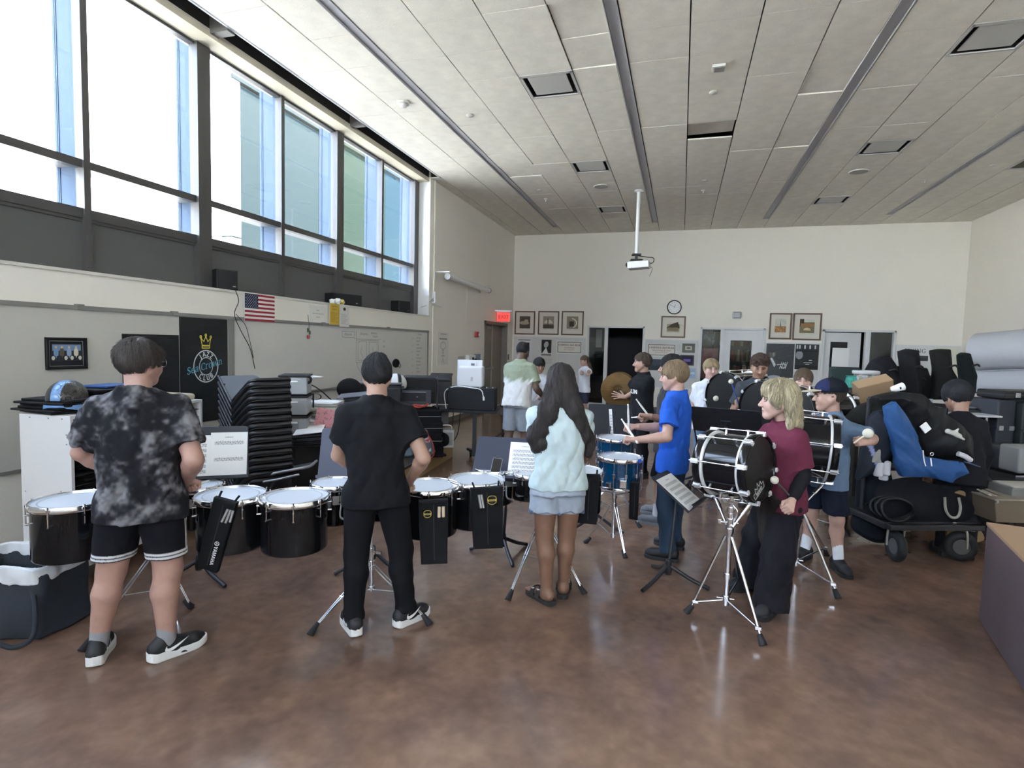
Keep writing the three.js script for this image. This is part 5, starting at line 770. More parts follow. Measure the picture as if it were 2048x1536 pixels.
const B1 = [[0.201,0.913,-3.733], [0.482,0.927,-3.556]], B2 = [[0.792,0.929,-4.643], [1.114,0.914,-4.612]], B3 = [[0.996,1.072,-5.541], [1.434,1.04,-5.774]], B4 = [[0.747,1.083,-5.781], [1.116,1.094,-6.133]], B5 = [[0.468,1.106,-6.484], [0.804,1.125,-6.795]];
bassDrum('small black bass drum nearest the camera with a white crown mark on its head', ...B1, 0.198, { remo: true, badge: 1.35, badgeW: 0.1, badgeY: -0.06, lugs: 8, phase: 0.2 });
bassDrum('large black bass drum played by the boy in the navy cap', ...B2, 0.245, { badge: 1.2, badgeW: 0.08, lugs: 8, phase: 0.3 });
bassDrum('black bass drum in front of the half-hidden boy with brown hair', ...B3, 0.235, { lugs: 8, phase: 0.1 });
bassDrum('black bass drum in front of the curly-haired boy in slate tee', ...B4, 0.25, { lugs: 8, phase: 0.3 });
bassDrum('farthest black bass drum, beside the blond boy in white tee', ...B5, 0.27, { lugs: 8, phase: 0.25 });
// heavy single-braced stands with a cradle
function bassStand(label, c, feet, drum, r, full = true) {
  const t = thing('bass_drum_stand', label, 'drum stand', [c[0], 0, c[1]], 0, 'bass drum stands'), mid = v3(drum[0]).add(v3(drum[1])).multiplyScalar(0.5), off = V3(mid.x - c[0], 0, mid.z - c[1]), bot = mid.y - r, ax = v3(drum[1]).sub(v3(drum[0])).setY(0).normalize(), cr = V3(-ax.z, 0, ax.x), hub = 0.52;
  obj('pole', [rod([0, 0.07, 0], [0, hub + 0.12, 0], 0.0165, 0.0165, 14), rod([0, hub + 0.1, 0], [0, bot - 0.02, 0], 0.0125, 0.0125, 14)], chrome, t);
  for (const q of [0.1, 0.24, hub, hub + 0.06, hub + 0.13, hub + 0.2].map((y, i) => rod([0, y, 0], [0, y + 0.028, 0], 0.024 - (i > 4 ? 0.004 : 0), 0.024 - (i > 4 ? 0.004 : 0), 14)).concat([hub + 0.065, 0.115, hub + 0.21].map((y) => rod([-0.055, y, 0.01], [0.045, y, 0.01], 0.006)), [box(0.02, 0.026, 0.008, -0.06, hub + 0.065, 0.01, 0.003)])) obj('clamp', q, chrome, t);
  for (const f of feet) { const d = V3(f[0] - c[0], 0, f[1] - c[1]), n = d.clone().normalize(), B = d.clone().setY(0.05).addScaledVector(n, -0.02), leg = obj('leg', [rod(V3(0, hub - 0.02, 0).addScaledVector(n, 0.022), B, 0.0095, 0.0095, 4), rod(V3(0, 0.1, 0).addScaledVector(n, 0.02), B.clone().setY(0.075).addScaledVector(n, -0.02), 0.007, 0.007, 6), box(0.035, 0.02, 0.03, B.x - n.x * 0.02, 0.078, B.z - n.z * 0.02, 0.004)], chrome, t); obj('rubber_foot', rod(B.clone().addScaledVector(n, -0.005), d.clone().setY(0.002).addScaledVector(n, 0.012), 0.015, 0.023, 12), rubber, leg); }
  const arms = []; for (const s of [-1, 1]) { const e = off.clone().addScaledVector(ax, s * 0.13).setY(bot + 0.01), k = V3(0, bot - 0.16, 0).addScaledVector(ax, s * 0.02); arms.push(rod(k, e, 0.009, 0.009, 8), rod(k.clone().lerp(e, 0.45), k.clone().lerp(e, 0.9), 0.014, 0.014, 8), rod(e.clone().addScaledVector(cr, 0.08), e.clone().addScaledVector(cr, -0.08), 0.008)); } arms.push(tube([V3(0.012, bot - 0.03, 0), V3(0.035, bot - 0.06, 0.01), V3(0.02, bot - 0.12, 0.01), V3(0.0, bot - 0.15, 0.02)], 0.005)); obj('cradle', arms, chrome, t);
  return t;
}
bassStand('chrome stand with square legs under the nearest bass drum', [0.33,-3.57], [[0.113,-3.533], [0.501,-3.279], [0.452,-4.036]], B1, 0.2);
bassStand('chrome stand under the bass drum of the boy in the navy cap', [0.867,-4.42], [[1.063,-4.096], [0.705,-4.268], [1.182,-4.931]], B2, 0.245);
for (const [b, r, l] of [[B3, 0.235, 'chrome stand under the bass drum of the half-hidden boy'], [B4, 0.25, 'chrome stand under the bass drum of the curly-haired boy'], [B5, 0.27, 'chrome stand under the farthest bass drum']]) { const c = [(b[0][0] + b[1][0]) / 2, (b[0][2] + b[1][2]) / 2]; bassStand(l, c, [0.4, 2.5, 4.6].map((q) => [c[0] + Math.cos(q) * 0.28, c[1] + Math.sin(q) * 0.28]), b, r); }
// sticks and mallets, held in hands
const wood = M('stick_wood', new THREE.Color(0.62, 0.5, 0.36), 0.5), whiteStick = M('white_stick', new THREE.Color(0.72, 0.7, 0.64), 0.45), felt = M('mallet_felt', new THREE.Color(0.58, 0.55, 0.45), 0.85);
function stick(label, a, b, m = whiteStick, group = 'drumsticks') { const A = v3(a), B = v3(b), d = B.clone().sub(A).normalize(), t = thing('drumstick', label, 'drumstick', a, 0, group), L = B.distanceTo(A), P = (k) => d.clone().multiplyScalar(k); obj('shaft', [rod(P(0), P(L * 0.72), 0.0085, 0.0085, 10), rod(P(L * 0.72), P(L - 0.012), 0.0085, 0.0045, 10)], m, t); const bd = ball(0.0072, 0, 0, 0); bd.scale(1, 1, 1); bd.translate(...P(L - 0.007).toArray()); obj('bead', bd, m, t); return t; }
function mallet(label, a, b, r, m) { const A = v3(a), B = v3(b), t = thing('mallet', label, 'mallet', a, 0, 'bass drum mallets'); obj('shaft', rod([0, 0, 0], B.clone().sub(A).toArray(), 0.0065, 0.0065, 10), m, t); obj('head', ball(r, ...B.clone().sub(A).toArray(), 20, 14), felt, t); return t; }
stick('white drumstick in the right hand of the boy in tie-dye', [-2.439,0.831,-2.248], [-2.527,0.804,-2.512]);
stick('drumstick raised upright by the boy in blue, left of the pair', [-0.279,0.917,-4.217], [-0.428,1.054,-4.486]); stick('drumstick held vertical by the far hand of the boy in blue', [-0.37,0.937,-4.547], [-0.381,1.176,-4.478]);
stick('drumstick slanting up from the hand of the charcoal-shirted person', [-0.23,0.991,-5.116], [-0.365,1.165,-5.089]); stick('drumstick held level by the charcoal-shirted person', [-0.249,0.988,-5.32], [-0.436,0.937,-5.574]);
stick('drumstick tilted up in the hands of the leaning person at the back', [-1.913,0.857,-7.324], [-1.717,1.112,-7.401], whiteStick, 'sticks at the back'); stick('second drumstick beside it in the hands of the leaning person', [-1.879,0.856,-7.355], [-1.655,1.08,-7.313], whiteStick, 'sticks at the back');
mallet('cream-headed mallet of the blond person at the nearest bass drum', [0.642,0.781,-3.583], [0.549,0.88,-3.499], 0.023, M('mallet_shaft_dark', new THREE.Color(0.05, 0.04, 0.035), 0.5));
mallet('cream-headed mallet resting on the hand of the boy in the navy cap', [1.177,1,-4.386], [1.254,1.074,-4.373], 0.034, wood);
mallet('blue-shafted mallet raised by the curly-haired boy in slate', [0.611,1.005,-6.122], [0.489,1.309,-5.982], 0.024, M('mallet_shaft_blue', new THREE.Color(0.03, 0.09, 0.35), 0.4));
mallet('white-headed mallet of the blond boy in white tee', [0.299,1.03,-6.805], [0.392,1.084,-6.564], 0.031, wood);
// hand cymbals
{ const prof = [[0.0, -0.028], [0.012, -0.027], [0.045, -0.020], [0.062, -0.010], [0.075, -0.006], [0.14, 0.002], [0.215, 0.012], [0.226, 0.0135], [0.2262, 0.0150], [0.215, 0.0135], [0.14, 0.0035], [0.075, -0.0045], [0.045, -0.0185], [0, -0.0265]];
  const bt = dataTex(256, 256, (u, v) => { const k = 0.85 + 0.3 * (fbm(u, v, 8, 4, 61) - 0.5) + 0.16 * Math.sin(v * 400); return [88 * k, 66 * k, 34 * k]; }, true), m = M('bronze', 0xffffff, 0.42, 0.8, { map: bt, side: THREE.DoubleSide });
  const t = thing('cymbal', 'large bronze hand cymbal held by the curly-haired boy in black', 'cymbal', [-0.775,1.056,-7.49]); const c = lathe(prof, 64); c.rotateX(PI / 2); c.rotateY(0.1); c.rotateX(-0.25); obj('plate', c, m, t); const st = tube([[0.0, 0, 0.03], [0.03, 0.02, 0.06], [0.05, -0.02, 0.06], [0.01, -0.015, 0.03]], 0.007); obj('strap', st, M('strap_leather', new THREE.Color(0.02, 0.015, 0.012), 0.7), t);
  const t2 = thing('cymbal', 'second hand cymbal behind the large bronze one', 'cymbal', [-0.771,1.066,-7.639]); const c2 = lathe(prof, 64); c2.rotateX(-PI / 2); c2.rotateX(0.15); c2.rotateZ(0.1); obj('plate', c2, m, t2); }
// stick bags hanging from the drums
function bag(label, p, turn, tilt, w, h, parts) {
  const t = thing('stick_bag', label, 'bag', p, turn, 'stick bags on the drums'); const G = new THREE.Group(); t.rotation.z = tilt;
  obj('pouch', [extrude([[-w / 2, 0], [-w / 2 * 0.98, -h * 0.4], [-w / 2 * 0.9, -h], [w / 2 * 0.9, -h - 0.006], [w / 2 * 0.98, -h * 0.4], [w / 2, 0]], 0.03, 0.008), box(w * 1.02, 0.05, 0.05, 0, -0.02, 0.015, 0.012)], darkCloth, t);
  obj('seam', [box(0.003, h * 0.9, 0.004, 0, -h / 2, 0.039)], M('seam_dark', new THREE.Color(0.03, 0.03, 0.032), 0.8), t);
  for (const s of [-w, w]) obj('strap', tube([[s * 0.4, 0, 0.01], [s * 0.42, 0.015, 0], [s * 0.45, 0.03, -0.02]], 0.006), darkCloth, t);
  for (const f of parts || []) f(t); return t;
}
const decalM = (k, w, h, draw) => { const m = new THREE.MeshStandardMaterial({ map: canvasTex(w, h, draw), transparent: true, alphaTest: 0.4, roughness: 0.7 }); m.name = k; return m; };
const yam = decalM('yamaha_print', 512, 110, (c) => { c.clearRect(0, 0, 512, 110); c.fillStyle = '#dcdcda'; c.font = 'bold 84px sans-serif'; c.fillText('YAMAHA', 110, 86); c.strokeStyle = '#dcdcda'; c.lineWidth = 9; c.beginPath(); c.arc(55, 56, 36, 0, 7); c.stroke(); for (let i = 0; i < 3; i++) { c.save(); c.translate(55, 56); c.rotate(i * 2.094); c.fillRect(-4, -34, 8, 34); c.restore(); } });
bag('black stick bag reading YAMAHA hanging over the right drum of the leftmost tenors', [-2.267,0.758,-2.377], 0.35, -0.26, 0.105, 0.37, [(t) => obj('bag_print', (() => { const g = plane(0.15, 0.034); g.rotateZ(-PI / 2); g.translate(0.02, -0.285, 0.0395); return g; })(), yam, t, true), (t) => obj('cord_tips', [rod([0.03, -0.03, 0.045], [0.02, -0.1, 0.055], 0.007), rod([0.045, -0.03, 0.045], [0.04, -0.1, 0.055], 0.007), rod([0.058, -0.03, 0.045], [0.06, -0.09, 0.055], 0.007)], alu, t)]);
const bagLogo = decalM('bag_logo', 256, 256, (c) => { c.clearRect(0, 0, 256, 256); c.strokeStyle = '#b9a552'; c.fillStyle = '#b9a552'; c.lineWidth = 12; c.beginPath(); c.moveTo(50, 60); c.quadraticCurveTo(128, 10, 206, 60); c.quadraticCurveTo(230, 120, 206, 180); c.quadraticCurveTo(128, 250, 50, 180); c.quadraticCurveTo(26, 120, 50, 60); c.stroke(); c.fillRect(34, 108, 188, 40); c.fillStyle = '#0c0c0c'; c.font = 'bold 38px sans-serif'; c.textAlign = 'center'; c.fillText('MAPEX', 128, 142); });
bag('black stick bag with gold crest and two sticks at the right of the middle tenors', [-1.339,0.708,-2.944], 0.5, 0.03, 0.15, 0.36, [(t) => obj('bag_print', plane(0.06, 0.06, -0.035, -0.07, 0.0395), bagLogo, t, true), (t) => obj('stick_end', [rod([0.03, -0.09, 0.045], [0.032, -0.03, 0.045], 0.009), rod([0.055, -0.09, 0.045], [0.055, -0.03, 0.045], 0.009)], wood, t)]);
bag('black stick bag with gold crest on the left drum of the girl', [-1.099,0.747,-3.186], 0.45, 0.05, 0.18, 0.36, [(t) => obj('bag_print', plane(0.075, 0.075, 0.03, -0.07, 0.0395), bagLogo, t, true), (t) => obj('cord_tips', [rod([-0.05, -0.03, 0.045], [-0.04, -0.11, 0.05], 0.008), rod([-0.035, -0.03, 0.045], [-0.025, -0.11, 0.05], 0.008)], alu, t)]);
bag('black stick bag on the right drum of the girl, beside her shorts', [-0.532,0.794,-3.568], 0.3, -0.02, 0.12, 0.3);
bag('narrow black stick bag hanging from the nearer snare', [-0.295,0.596,-4.315], 0.2, 0.0, 0.055, 0.27);
// music stands
const sheetTex = (n, k) => canvasTex(256, 340, (c) => { c.fillStyle = '#e9e9e6'; c.fillRect(0, 0, 256, 340); c.strokeStyle = c.fillStyle = '#3a3a3c'; c.lineWidth = 1.2; for (let s = 0; s < n; s++) { const y = 70 + s * (250 / n); for (let i = 0; i < 5; i++) { c.beginPath(); c.moveTo(26, y + i * 5); c.lineTo(232, y + i * 5); c.stroke(); } for (let i = 0; i < 16; i++) { c.beginPath(); c.arc(40 + i * 12, y + ((i * 7 + s * 5 + k) % 5) * 5, 2.6, 0, 7); c.fill(); c.fillRect(41.5 + i * 12, y - 8, 1.2, 14); } } c.font = '15px serif'; c.fillText('Cadence', 96, 40); });
const deskM = M('desk_metal', new THREE.Color(0.024, 0.026, 0.034), 0.42, 0.3);
// desk: centre point, yaw (facing), tilt back; base on the floor
function musicStand(label, base, desk, yaw, tilt, sheets = [], o = {}) {
  const t = thing('music_stand', label, 'music stand', [base[0], 0, base[1]], 0, 'black music stands'), m = o.mat ?? deskM, dx = desk[0] - base[0], dz = desk[2] - base[1], y = desk[1];
  if (!o.deskOnly) {
    obj('shaft', [rod([0, 0.09, 0], [dx * 0.45, y * 0.5, dz * 0.45], 0.0125, 0.0125, 12), rod([dx * 0.45, y * 0.5, dz * 0.45], [dx, y - 0.02, dz], 0.009, 0.009, 12)], blackMetal, t);
    for (let i = 0; i < 3; i++) { const a = (o.legs ?? 0.4) + i * 2.094, c = Math.cos(a), s = Math.sin(a); const g = tube([[c * 0.0, 0.13, s * 0.0], [c * 0.06, 0.1, s * 0.06], [c * 0.15, 0.055, s * 0.15], [c * 0.27, 0.012, s * 0.27]], 0.014, 16, 8); obj('leg', g, blackMetal, t); }
    obj('hub', lathe([[0, 0.06], [0.022, 0.065], [0.026, 0.1], [0.02, 0.16], [0.014, 0.17], [0, 0.17]], 16), blackMetal, t);
  }
  const D = new THREE.Group(); D.name = 'desk'; D.position.set(dx, y, dz); D.rotation.set(-tilt, yaw, o.roll ?? 0, 'YXZ'); t.add(D);
  const W = o.w ?? 0.5, Hh = o.h ?? 0.33, sh = new THREE.Shape(); const c = 0.025; sh.moveTo(-W / 2, -Hh / 2); sh.lineTo(W / 2, -Hh / 2); sh.lineTo(W / 2 - 0.01, Hh / 2 - c); sh.quadraticCurveTo(W / 2 - 0.01, Hh / 2, W / 2 - 0.01 - c, Hh / 2); sh.lineTo(-W / 2 + 0.01 + c, Hh / 2); sh.quadraticCurveTo(-W / 2 + 0.01, Hh / 2, -W / 2 + 0.01, Hh / 2 - c); sh.closePath();
  const pl = new THREE.ExtrudeGeometry(sh, { depth: 0.002, bevelEnabled: true, bevelSize: 0.0015, bevelThickness: 0.0015, bevelSegments: 1 }); pl.translate(0, 0, -0.004); obj('plate', [pl, box(W, 0.004, 0.06, 0, -Hh / 2, 0.028), box(W, 0.018, 0.004, 0, -Hh / 2 + 0.008, 0.058), box(0.09, 0.09, 0.012, 0, -0.03, -0.012, 0.004), rod([0, -0.03, -0.012], [0, -0.06, -0.03], 0.012)], m, D);
  sheets.forEach(([x, w, h, tex, sw], i) => { const g = thing('sheet_music', sw, 'sheet music', [base[0] + dx, y, base[1] + dz]); g.rotation.set(-tilt, yaw, o.roll ?? 0, 'YXZ'); obj('page', [box(w, h, 0.0025, x, -Hh / 2 + h / 2 + 0.006, 0.004 + i * 0.003)], paper, g); obj('page_print', plane(w * 0.985, h * 0.985, x, -Hh / 2 + h / 2 + 0.006, 0.0058 + i * 0.003), (() => { const k = new THREE.MeshStandardMaterial({ map: tex, roughness: 0.8 }); k.name = 'music_print'; return k; })(), g, true); });
  return t;
}
const sA = sheetTex(2, 1), sB = sheetTex(6, 3), sC = sheetTex(7, 2);
musicStand('black music stand with two white sheets beside the boy in tie-dye', [-3.019,-2.913], [-2.81,0.895,-2.769], 0.62, 0.32, [[-0.07, 0.2, 0.27, sB, 'sheet music on the left half of the leftmost music stand'], [0.135, 0.21, 0.285, sA, 'sheet music on the right half of the leftmost music stand']], { legs: 0.2 });
musicStand('empty blue-black music stand left of the boy in black', [-2.042,-3.474], [-2.085,0.869,-3.246], 0.4, 0.28, [], { legs: 0.2, mat: M('desk_blue', new THREE.Color(0.045, 0.052, 0.08), 0.45, 0.3), w: 0.4 });
musicStand('tilted music stand with a folder, a sheet and a phone left of the girl', [-1.249,-4.06], [-1.124,0.816,-3.738], 0.15, 0.62, [[0.11, 0.22, 0.29, sC, 'sheet music on the music stand beside the long-haired girl']], { legs: 1.0, mat: mats.desk_blue, w: 0.5 });
{ const t = thing('phone', 'dark smartphone leaning on the music stand left of the girl', 'phone', [-1.181,0.771,-3.623], 0.15); const g = box(0.068, 0.14, 0.009, 0, 0, 0, 0.004); obj('case', g, M('phone_silver', new THREE.Color(0.4, 0.4, 0.42), 0.4, 0.5), t); obj('screen', box(0.063, 0.134, 0.002, 0, 0, 0.0045, 0.001), M('phone_glass', new THREE.Color(0.012, 0.013, 0.014), 0.1), t); t.rotation.set(-0.55, 0.15, -0.1, 'YXZ'); }
musicStand('music stand with a grey sheet, tilted nearly flat, before the nearest bass drum', [-0.018,-3.949], [0.02,0.63,-4.066], 1.25, 0.95, [[0, 0.29, 0.29, sheetTex(5, 4), 'greyish sheet on the tilted stand before the nearest bass drum']], { legs: 0.1, w: 0.34 });
musicStand('black music stand seen from behind, before the curly-haired boy', [0.156,-6.472], [0.41,0.99,-5.307], 2.9, 0.75, [], { legs: 0.5, w: 0.6 });
musicStand('low black music stand edge behind the boy in blue', [0.322,-7.154], [0.139,0.941,-6.164], 2.9, 1.25, [], { legs: 0.9 });
musicStand('black music stand with a pale strip before the cymbal player', [-0.667,-4.947], [-0.638,0.885,-5.614], 0.3, 0.5, [[0.0, 0.03, 0.3, sC, 'narrow pale strip of paper on the stand before the cymbal player']], { legs: 0.3, w: 0.45, h: 0.36 });
musicStand('black music stand tray at the far left of the leaning person', [-2.831,-9.001], [-2.59,0.599,-8.149], 1.6, 1.2, [], { legs: 0.2 });

// ---------- what hangs on the walls ----------
const printMat = (key, tex, rough = 0.75) => { const m = new THREE.MeshStandardMaterial({ map: tex, roughness: rough }); m.name = key; return m; };
// flat thing on the left wall: z0 (near) to z1 (far), y0 to y1; face towards +x
const WX = LX + 0.022;
function onLeft(name, label, cat, z0, z1, y0, y1, tex, o = {}) {
  const w = Math.abs(z1 - z0), h = y1 - y0, t = thing(name, label, cat, [(o.x ?? WX), (y0 + y1) / 2, (z0 + z1) / 2], PI / 2, o.group);
  if (o.frame) { const f = o.frame; obj('frame', [box(w, f, 0.024, 0, h / 2 - f / 2, 0.012, 0.003), box(w, f, 0.024, 0, -h / 2 + f / 2, 0.012, 0.003), box(f, h - 2 * f, 0.024, w / 2 - f / 2, 0, 0.012, 0.003), box(f, h - 2 * f, 0.024, -w / 2 + f / 2, 0, 0.012, 0.003)], o.frameMat, t); obj('backing', box(w - f, h - f, 0.008, 0, 0, 0.006), o.back ?? paper, t); obj('print', plane(w - 2 * f, h - 2 * f, 0, 0, 0.0108), printMat(name + '_print', tex), t, true); }
  else { obj('sheet', box(w, h, 0.004, 0, 0, 0.003), o.back ?? paper, t); if (tex) obj('print', plane(w * 0.995, h * 0.995, 0, 0, 0.0056), printMat(name + '_print', tex, o.rough), t, true); }
  return t;
}
function onBack(name, label, cat, x0, y0, x1, y1, tex, o = {}) { const t = onLeft(name, label, cat, 0, x1 - x0, Math.min(y0, y1), Math.max(y0, y1), tex, { ...o, x: 0 }); t.rotation.y = 0; t.position.set((x0 + x1) / 2, (y0 + y1) / 2, BZ + (o.off ?? 0.001)); return t; }
// panels and rails
const tack = M('tack_panel', new THREE.Color(0.50, 0.485, 0.44), 0.7), rail = M('grey_rail', new THREE.Color(0.21, 0.205, 0.19), 0.5), wb = M('whiteboard_enamel', new THREE.Color(0.56, 0.55, 0.52), 0.32);
for (const [a, b] of [[4.3, 1.6], [1.6, -1.2], [-1.2, -4.72]]) struct('trim_1', bx(LX, 0.64, a - 0.002, LX + 0.02, 1.80, b + 0.002), tack);
{ const t = setting('trim_2'); obj('rail', bx(LX, 1.80, 4.3, LX + 0.035, 1.832, -9.5), rail, t); obj('rail_stile', bx(LX, 0.95, -4.72, LX + 0.03, 1.80, -4.79), rail, t); obj('rail_stile', bx(LX, 0.95, -9.46, LX + 0.03, 1.80, -9.5), rail, t); for (const z of [-2.2, -3.2, -4.05, -6.3, -8.0]) obj('rail_clip', bx(LX, 1.8, z, LX + 0.042, 1.842, z - 0.05), rail, t); obj('panel_ledge', bx(LX, 0.62, 4.3, LX + 0.026, 0.642, -4.72), rail, t); }
{ const tex = canvasTex(2048, 512, (c) => { c.fillStyle = '#c6c4be'; c.fillRect(0, 0, 2048, 512); const k = 2048 / 4.67, X = (z) => (-4.79 - z) * k, Y = (y) => (1.80 - y) * 512 / 0.83; c.strokeStyle = c.fillStyle = '#55534f'; c.lineWidth = 2.5; c.font = '30px sans-serif';
    const sc = (s, z, y, f = 30) => { c.font = 'italic ' + f + 'px sans-serif'; c.fillText(s, X(z), Y(y)); };
    const R = (z0, y0, z1, y1) => c.strokeRect(X(z0), Y(y0), X(z1) - X(z0), Y(y1) - Y(y0));
    R(-6.75, 1.74, -7.05, 1.66); sc('Form', -6.8, 1.68, 34); sc('Drums', -7.2, 1.7, 30); sc('Battery', -7.5, 1.72, 24); sc('Count', -7.55, 1.67, 24); c.beginPath(); c.moveTo(X(-7.05), Y(1.64)); c.lineTo(X(-7.8), Y(1.64)); c.moveTo(X(-7.1), Y(1.75)); c.lineTo(X(-7.1), Y(1.64)); c.stroke();
    R(-7.1, 1.62, -7.72, 1.3); R(-7.15, 1.6, -7.38, 1.33); R(-7.45, 1.6, -7.68, 1.33); c.beginPath(); c.moveTo(X(-7.25), Y(1.52)); c.lineTo(X(-7.22), Y(1.45)); c.lineTo(X(-7.28), Y(1.38)); c.moveTo(X(-7.55), Y(1.52)); c.lineTo(X(-7.58), Y(1.42)); c.stroke(); c.beginPath(); c.moveTo(X(-7.12), Y(1.3)); c.quadraticCurveTo(X(-7.2), Y(1.05), X(-7.6), Y(1.1)); c.stroke(); sc('10', -7.85, 1.6, 26); sc('32', -7.85, 1.52, 26);
    const rows = ['1. Warm', 'Up set', 'Roll 8', 'Grid', 'Cadence', 'Street', 'Tags', 'Show pt', 'Breaks', 'Opener', 'Film', 'Closer']; rows.forEach((r, i) => sc(r, -9.02, 1.74 - i * 0.06, 25)); rows.forEach((r, i) => { if (i % 2) sc('- ' + r[0], -8.83, 1.73 - i * 0.06, 22); }); });
  const t = thing('whiteboard', 'long whiteboard with marker diagrams and lists below the windows', 'whiteboard', [LX + 0.004, 1.385, -7.125], PI / 2); obj('board', box(4.66, 0.83, 0.014, 0, 0, 0.008), wb, t); obj('marker_writing', plane(4.66, 0.83, 0, 0, 0.0158), printMat('board_print', tex, 0.35), t, true); obj('tray', [box(4.6, 0.012, 0.06, 0, -0.42, 0.03), box(4.6, 0.02, 0.006, 0, -0.412, 0.06)], rail, t); }
// framed band photograph
onLeft('framed_photo', 'small black-framed dark photograph of a band in costume, far left of the wall', 'picture', -2.965, -3.262, 1.343, 1.583, canvasTex(512, 400, (c) => { c.fillStyle = '#0d0e12'; c.fillRect(0, 0, 512, 400); c.strokeStyle = '#b8b8b0'; c.lineWidth = 5; c.strokeRect(22, 20, 468, 360); c.fillStyle = '#20242e'; c.fillRect(40, 60, 432, 250); const g = c.createLinearGradient(0, 60, 0, 180); c.fillStyle = '#6f86a4'; c.fillRect(60, 70, 400, 90); [[110, '#6d8cb5'], [190, '#57503f'], [290, '#8698b8'], [390, '#c9c6ac']].forEach(([x, k], i) => { c.fillStyle = k; c.beginPath(); c.ellipse(x, 190, 34, 70, 0, 0, 7); c.fill(); c.fillStyle = '#caa98c'; c.beginPath(); c.arc(x, 110, 17, 0, 7); c.fill(); c.fillStyle = '#14141a'; c.fillRect(x - 26, 235, 20, 60); c.fillRect(x + 8, 235, 20, 60); }); c.fillStyle = '#c8c7b4'; for (const x of [70, 245, 330, 445]) { c.beginPath(); c.ellipse(x, 265, 24, 30, 0, 0, 7); c.fill(); } }), { frame: 0.016, frameMat: blackPlastic });
const night = (c, w, h, s) => { c.fillStyle = '#0a0c10'; c.fillRect(0, 0, w, h); for (let i = 0; i < 60; i++) { c.fillStyle = `rgba(${30 + (i * 7) % 22},${36 + (i * 5) % 22},${44 + (i * 11) % 30},0.22)`; c.beginPath(); c.ellipse((i * 137 + s * 31) % w, (i * 211 + s * 77) % h, 40 + (i * 13) % 90, 8 + (i * 7) % 18, 0.15, 0, 7); c.fill(); } };
onLeft('poster', 'black poster with a faint dark seascape, left of the jazz club poster', 'poster', -3.562, -4.115, 0.9, 1.624, canvasTex(512, 680, (c, w, h) => night(c, w, h, 2)), { rough: 0.3, back: blackPlastic });
{ const tex = canvasTex(768, 1280, (c, w, h) => { night(c, w, h, 5); c.textAlign = 'center'; const cx = 400, cy = 590; c.strokeStyle = '#cfd2d4'; c.lineWidth = 14; c.beginPath(); c.ellipse(cx, cy, 196, 196, 0, 0, 7); c.stroke(); c.lineWidth = 10; c.beginPath(); c.arc(cx, cy, 108, 0, 7); c.stroke(); c.fillStyle = '#d6d9da'; c.font = 'bold 84px sans-serif'; const arc = (s, a0, r, flip) => [...s].forEach((ch, i) => { c.save(); c.translate(cx, cy); c.rotate(a0 + (flip ? -1 : 1) * (i - (s.length - 1) / 2) * 0.42); c.fillText(ch, 0, flip ? r + 56 : -r); c.restore(); }); arc('JAZZ', 0, 122, false); arc('CLUB', 0, 122, true); c.save(); c.translate(cx - 20, cy + 18); c.rotate(-0.2); c.fillStyle = '#5fb4cf'; c.font = 'italic 116px serif'; c.fillText('Sea Crown', 0, 20); c.restore(); c.strokeStyle = '#d9cc4e'; c.fillStyle = '#d9cc4e'; c.lineWidth = 12; c.lineJoin = 'round'; c.beginPath(); c.moveTo(340, 330); c.lineTo(318, 236); c.lineTo(368, 284); c.lineTo(400, 216); c.lineTo(432, 284); c.lineTo(482, 236); c.lineTo(460, 330); c.closePath(); c.stroke(); c.strokeRect(338, 338, 124, 26); for (const [x, y] of [[318, 226], [400, 204], [482, 226]]) { c.beginPath(); c.arc(x, y, 13, 0, 7); c.stroke(); } });
  onLeft('poster', 'tall black poster reading JAZZ CLUB and Sea Crown with a yellow crown', 'poster', -4.125, -4.70, 0.78, 1.795, tex, { rough: 0.3, back: blackPlastic }); }
// flag, notices
onLeft('flag', 'small flag with stars and red and white stripes above the whiteboard', 'flag', -4.925, -5.385, 1.80, 2.09, canvasTex(760, 420, (c) => { for (let i = 0; i < 13; i++) { c.fillStyle = i % 2 ? '#d9d6d2' : '#94202e'; c.fillRect(0, i * 420 / 13, 760, 420 / 13 + 1); } c.fillStyle = '#1d2440'; c.fillRect(0, 0, 330, 226); c.fillStyle = '#e4e4e4'; const star = (x, y, r) => { c.beginPath(); for (let i = 0; i < 10; i++) { const a = -PI / 2 + i * PI / 5, q = i % 2 ? r * 0.42 : r; c.lineTo(x + Math.cos(a) * q, y + Math.sin(a) * q); } c.fill(); }; for (let r = 0; r < 9; r++) for (let k = 0; k < (r % 2 ? 5 : 6); k++) star(30 + k * 54 + (r % 2 ? 27 : 0), 24 + r * 22.4, 10); }), { x: LX + 0.036, rough: 0.9 });
const lines = (bg, ink, title, n, o = {}) => canvasTex(256, 360, (c) => { c.fillStyle = bg; c.fillRect(0, 0, 256, 360); c.fillStyle = ink; c.textAlign = 'center'; (title || []).forEach((s, i) => { c.font = (o.f || 30) + 'px sans-serif'; c.fillText(s, 128, (o.y || 60) + i * (o.g || 50)); }); for (let i = 0; i < n; i++) c.fillRect(30, (o.ly || 150) + i * 18, 120 + (i * 61) % 80, 3); if (o.extra) o.extra(c); });

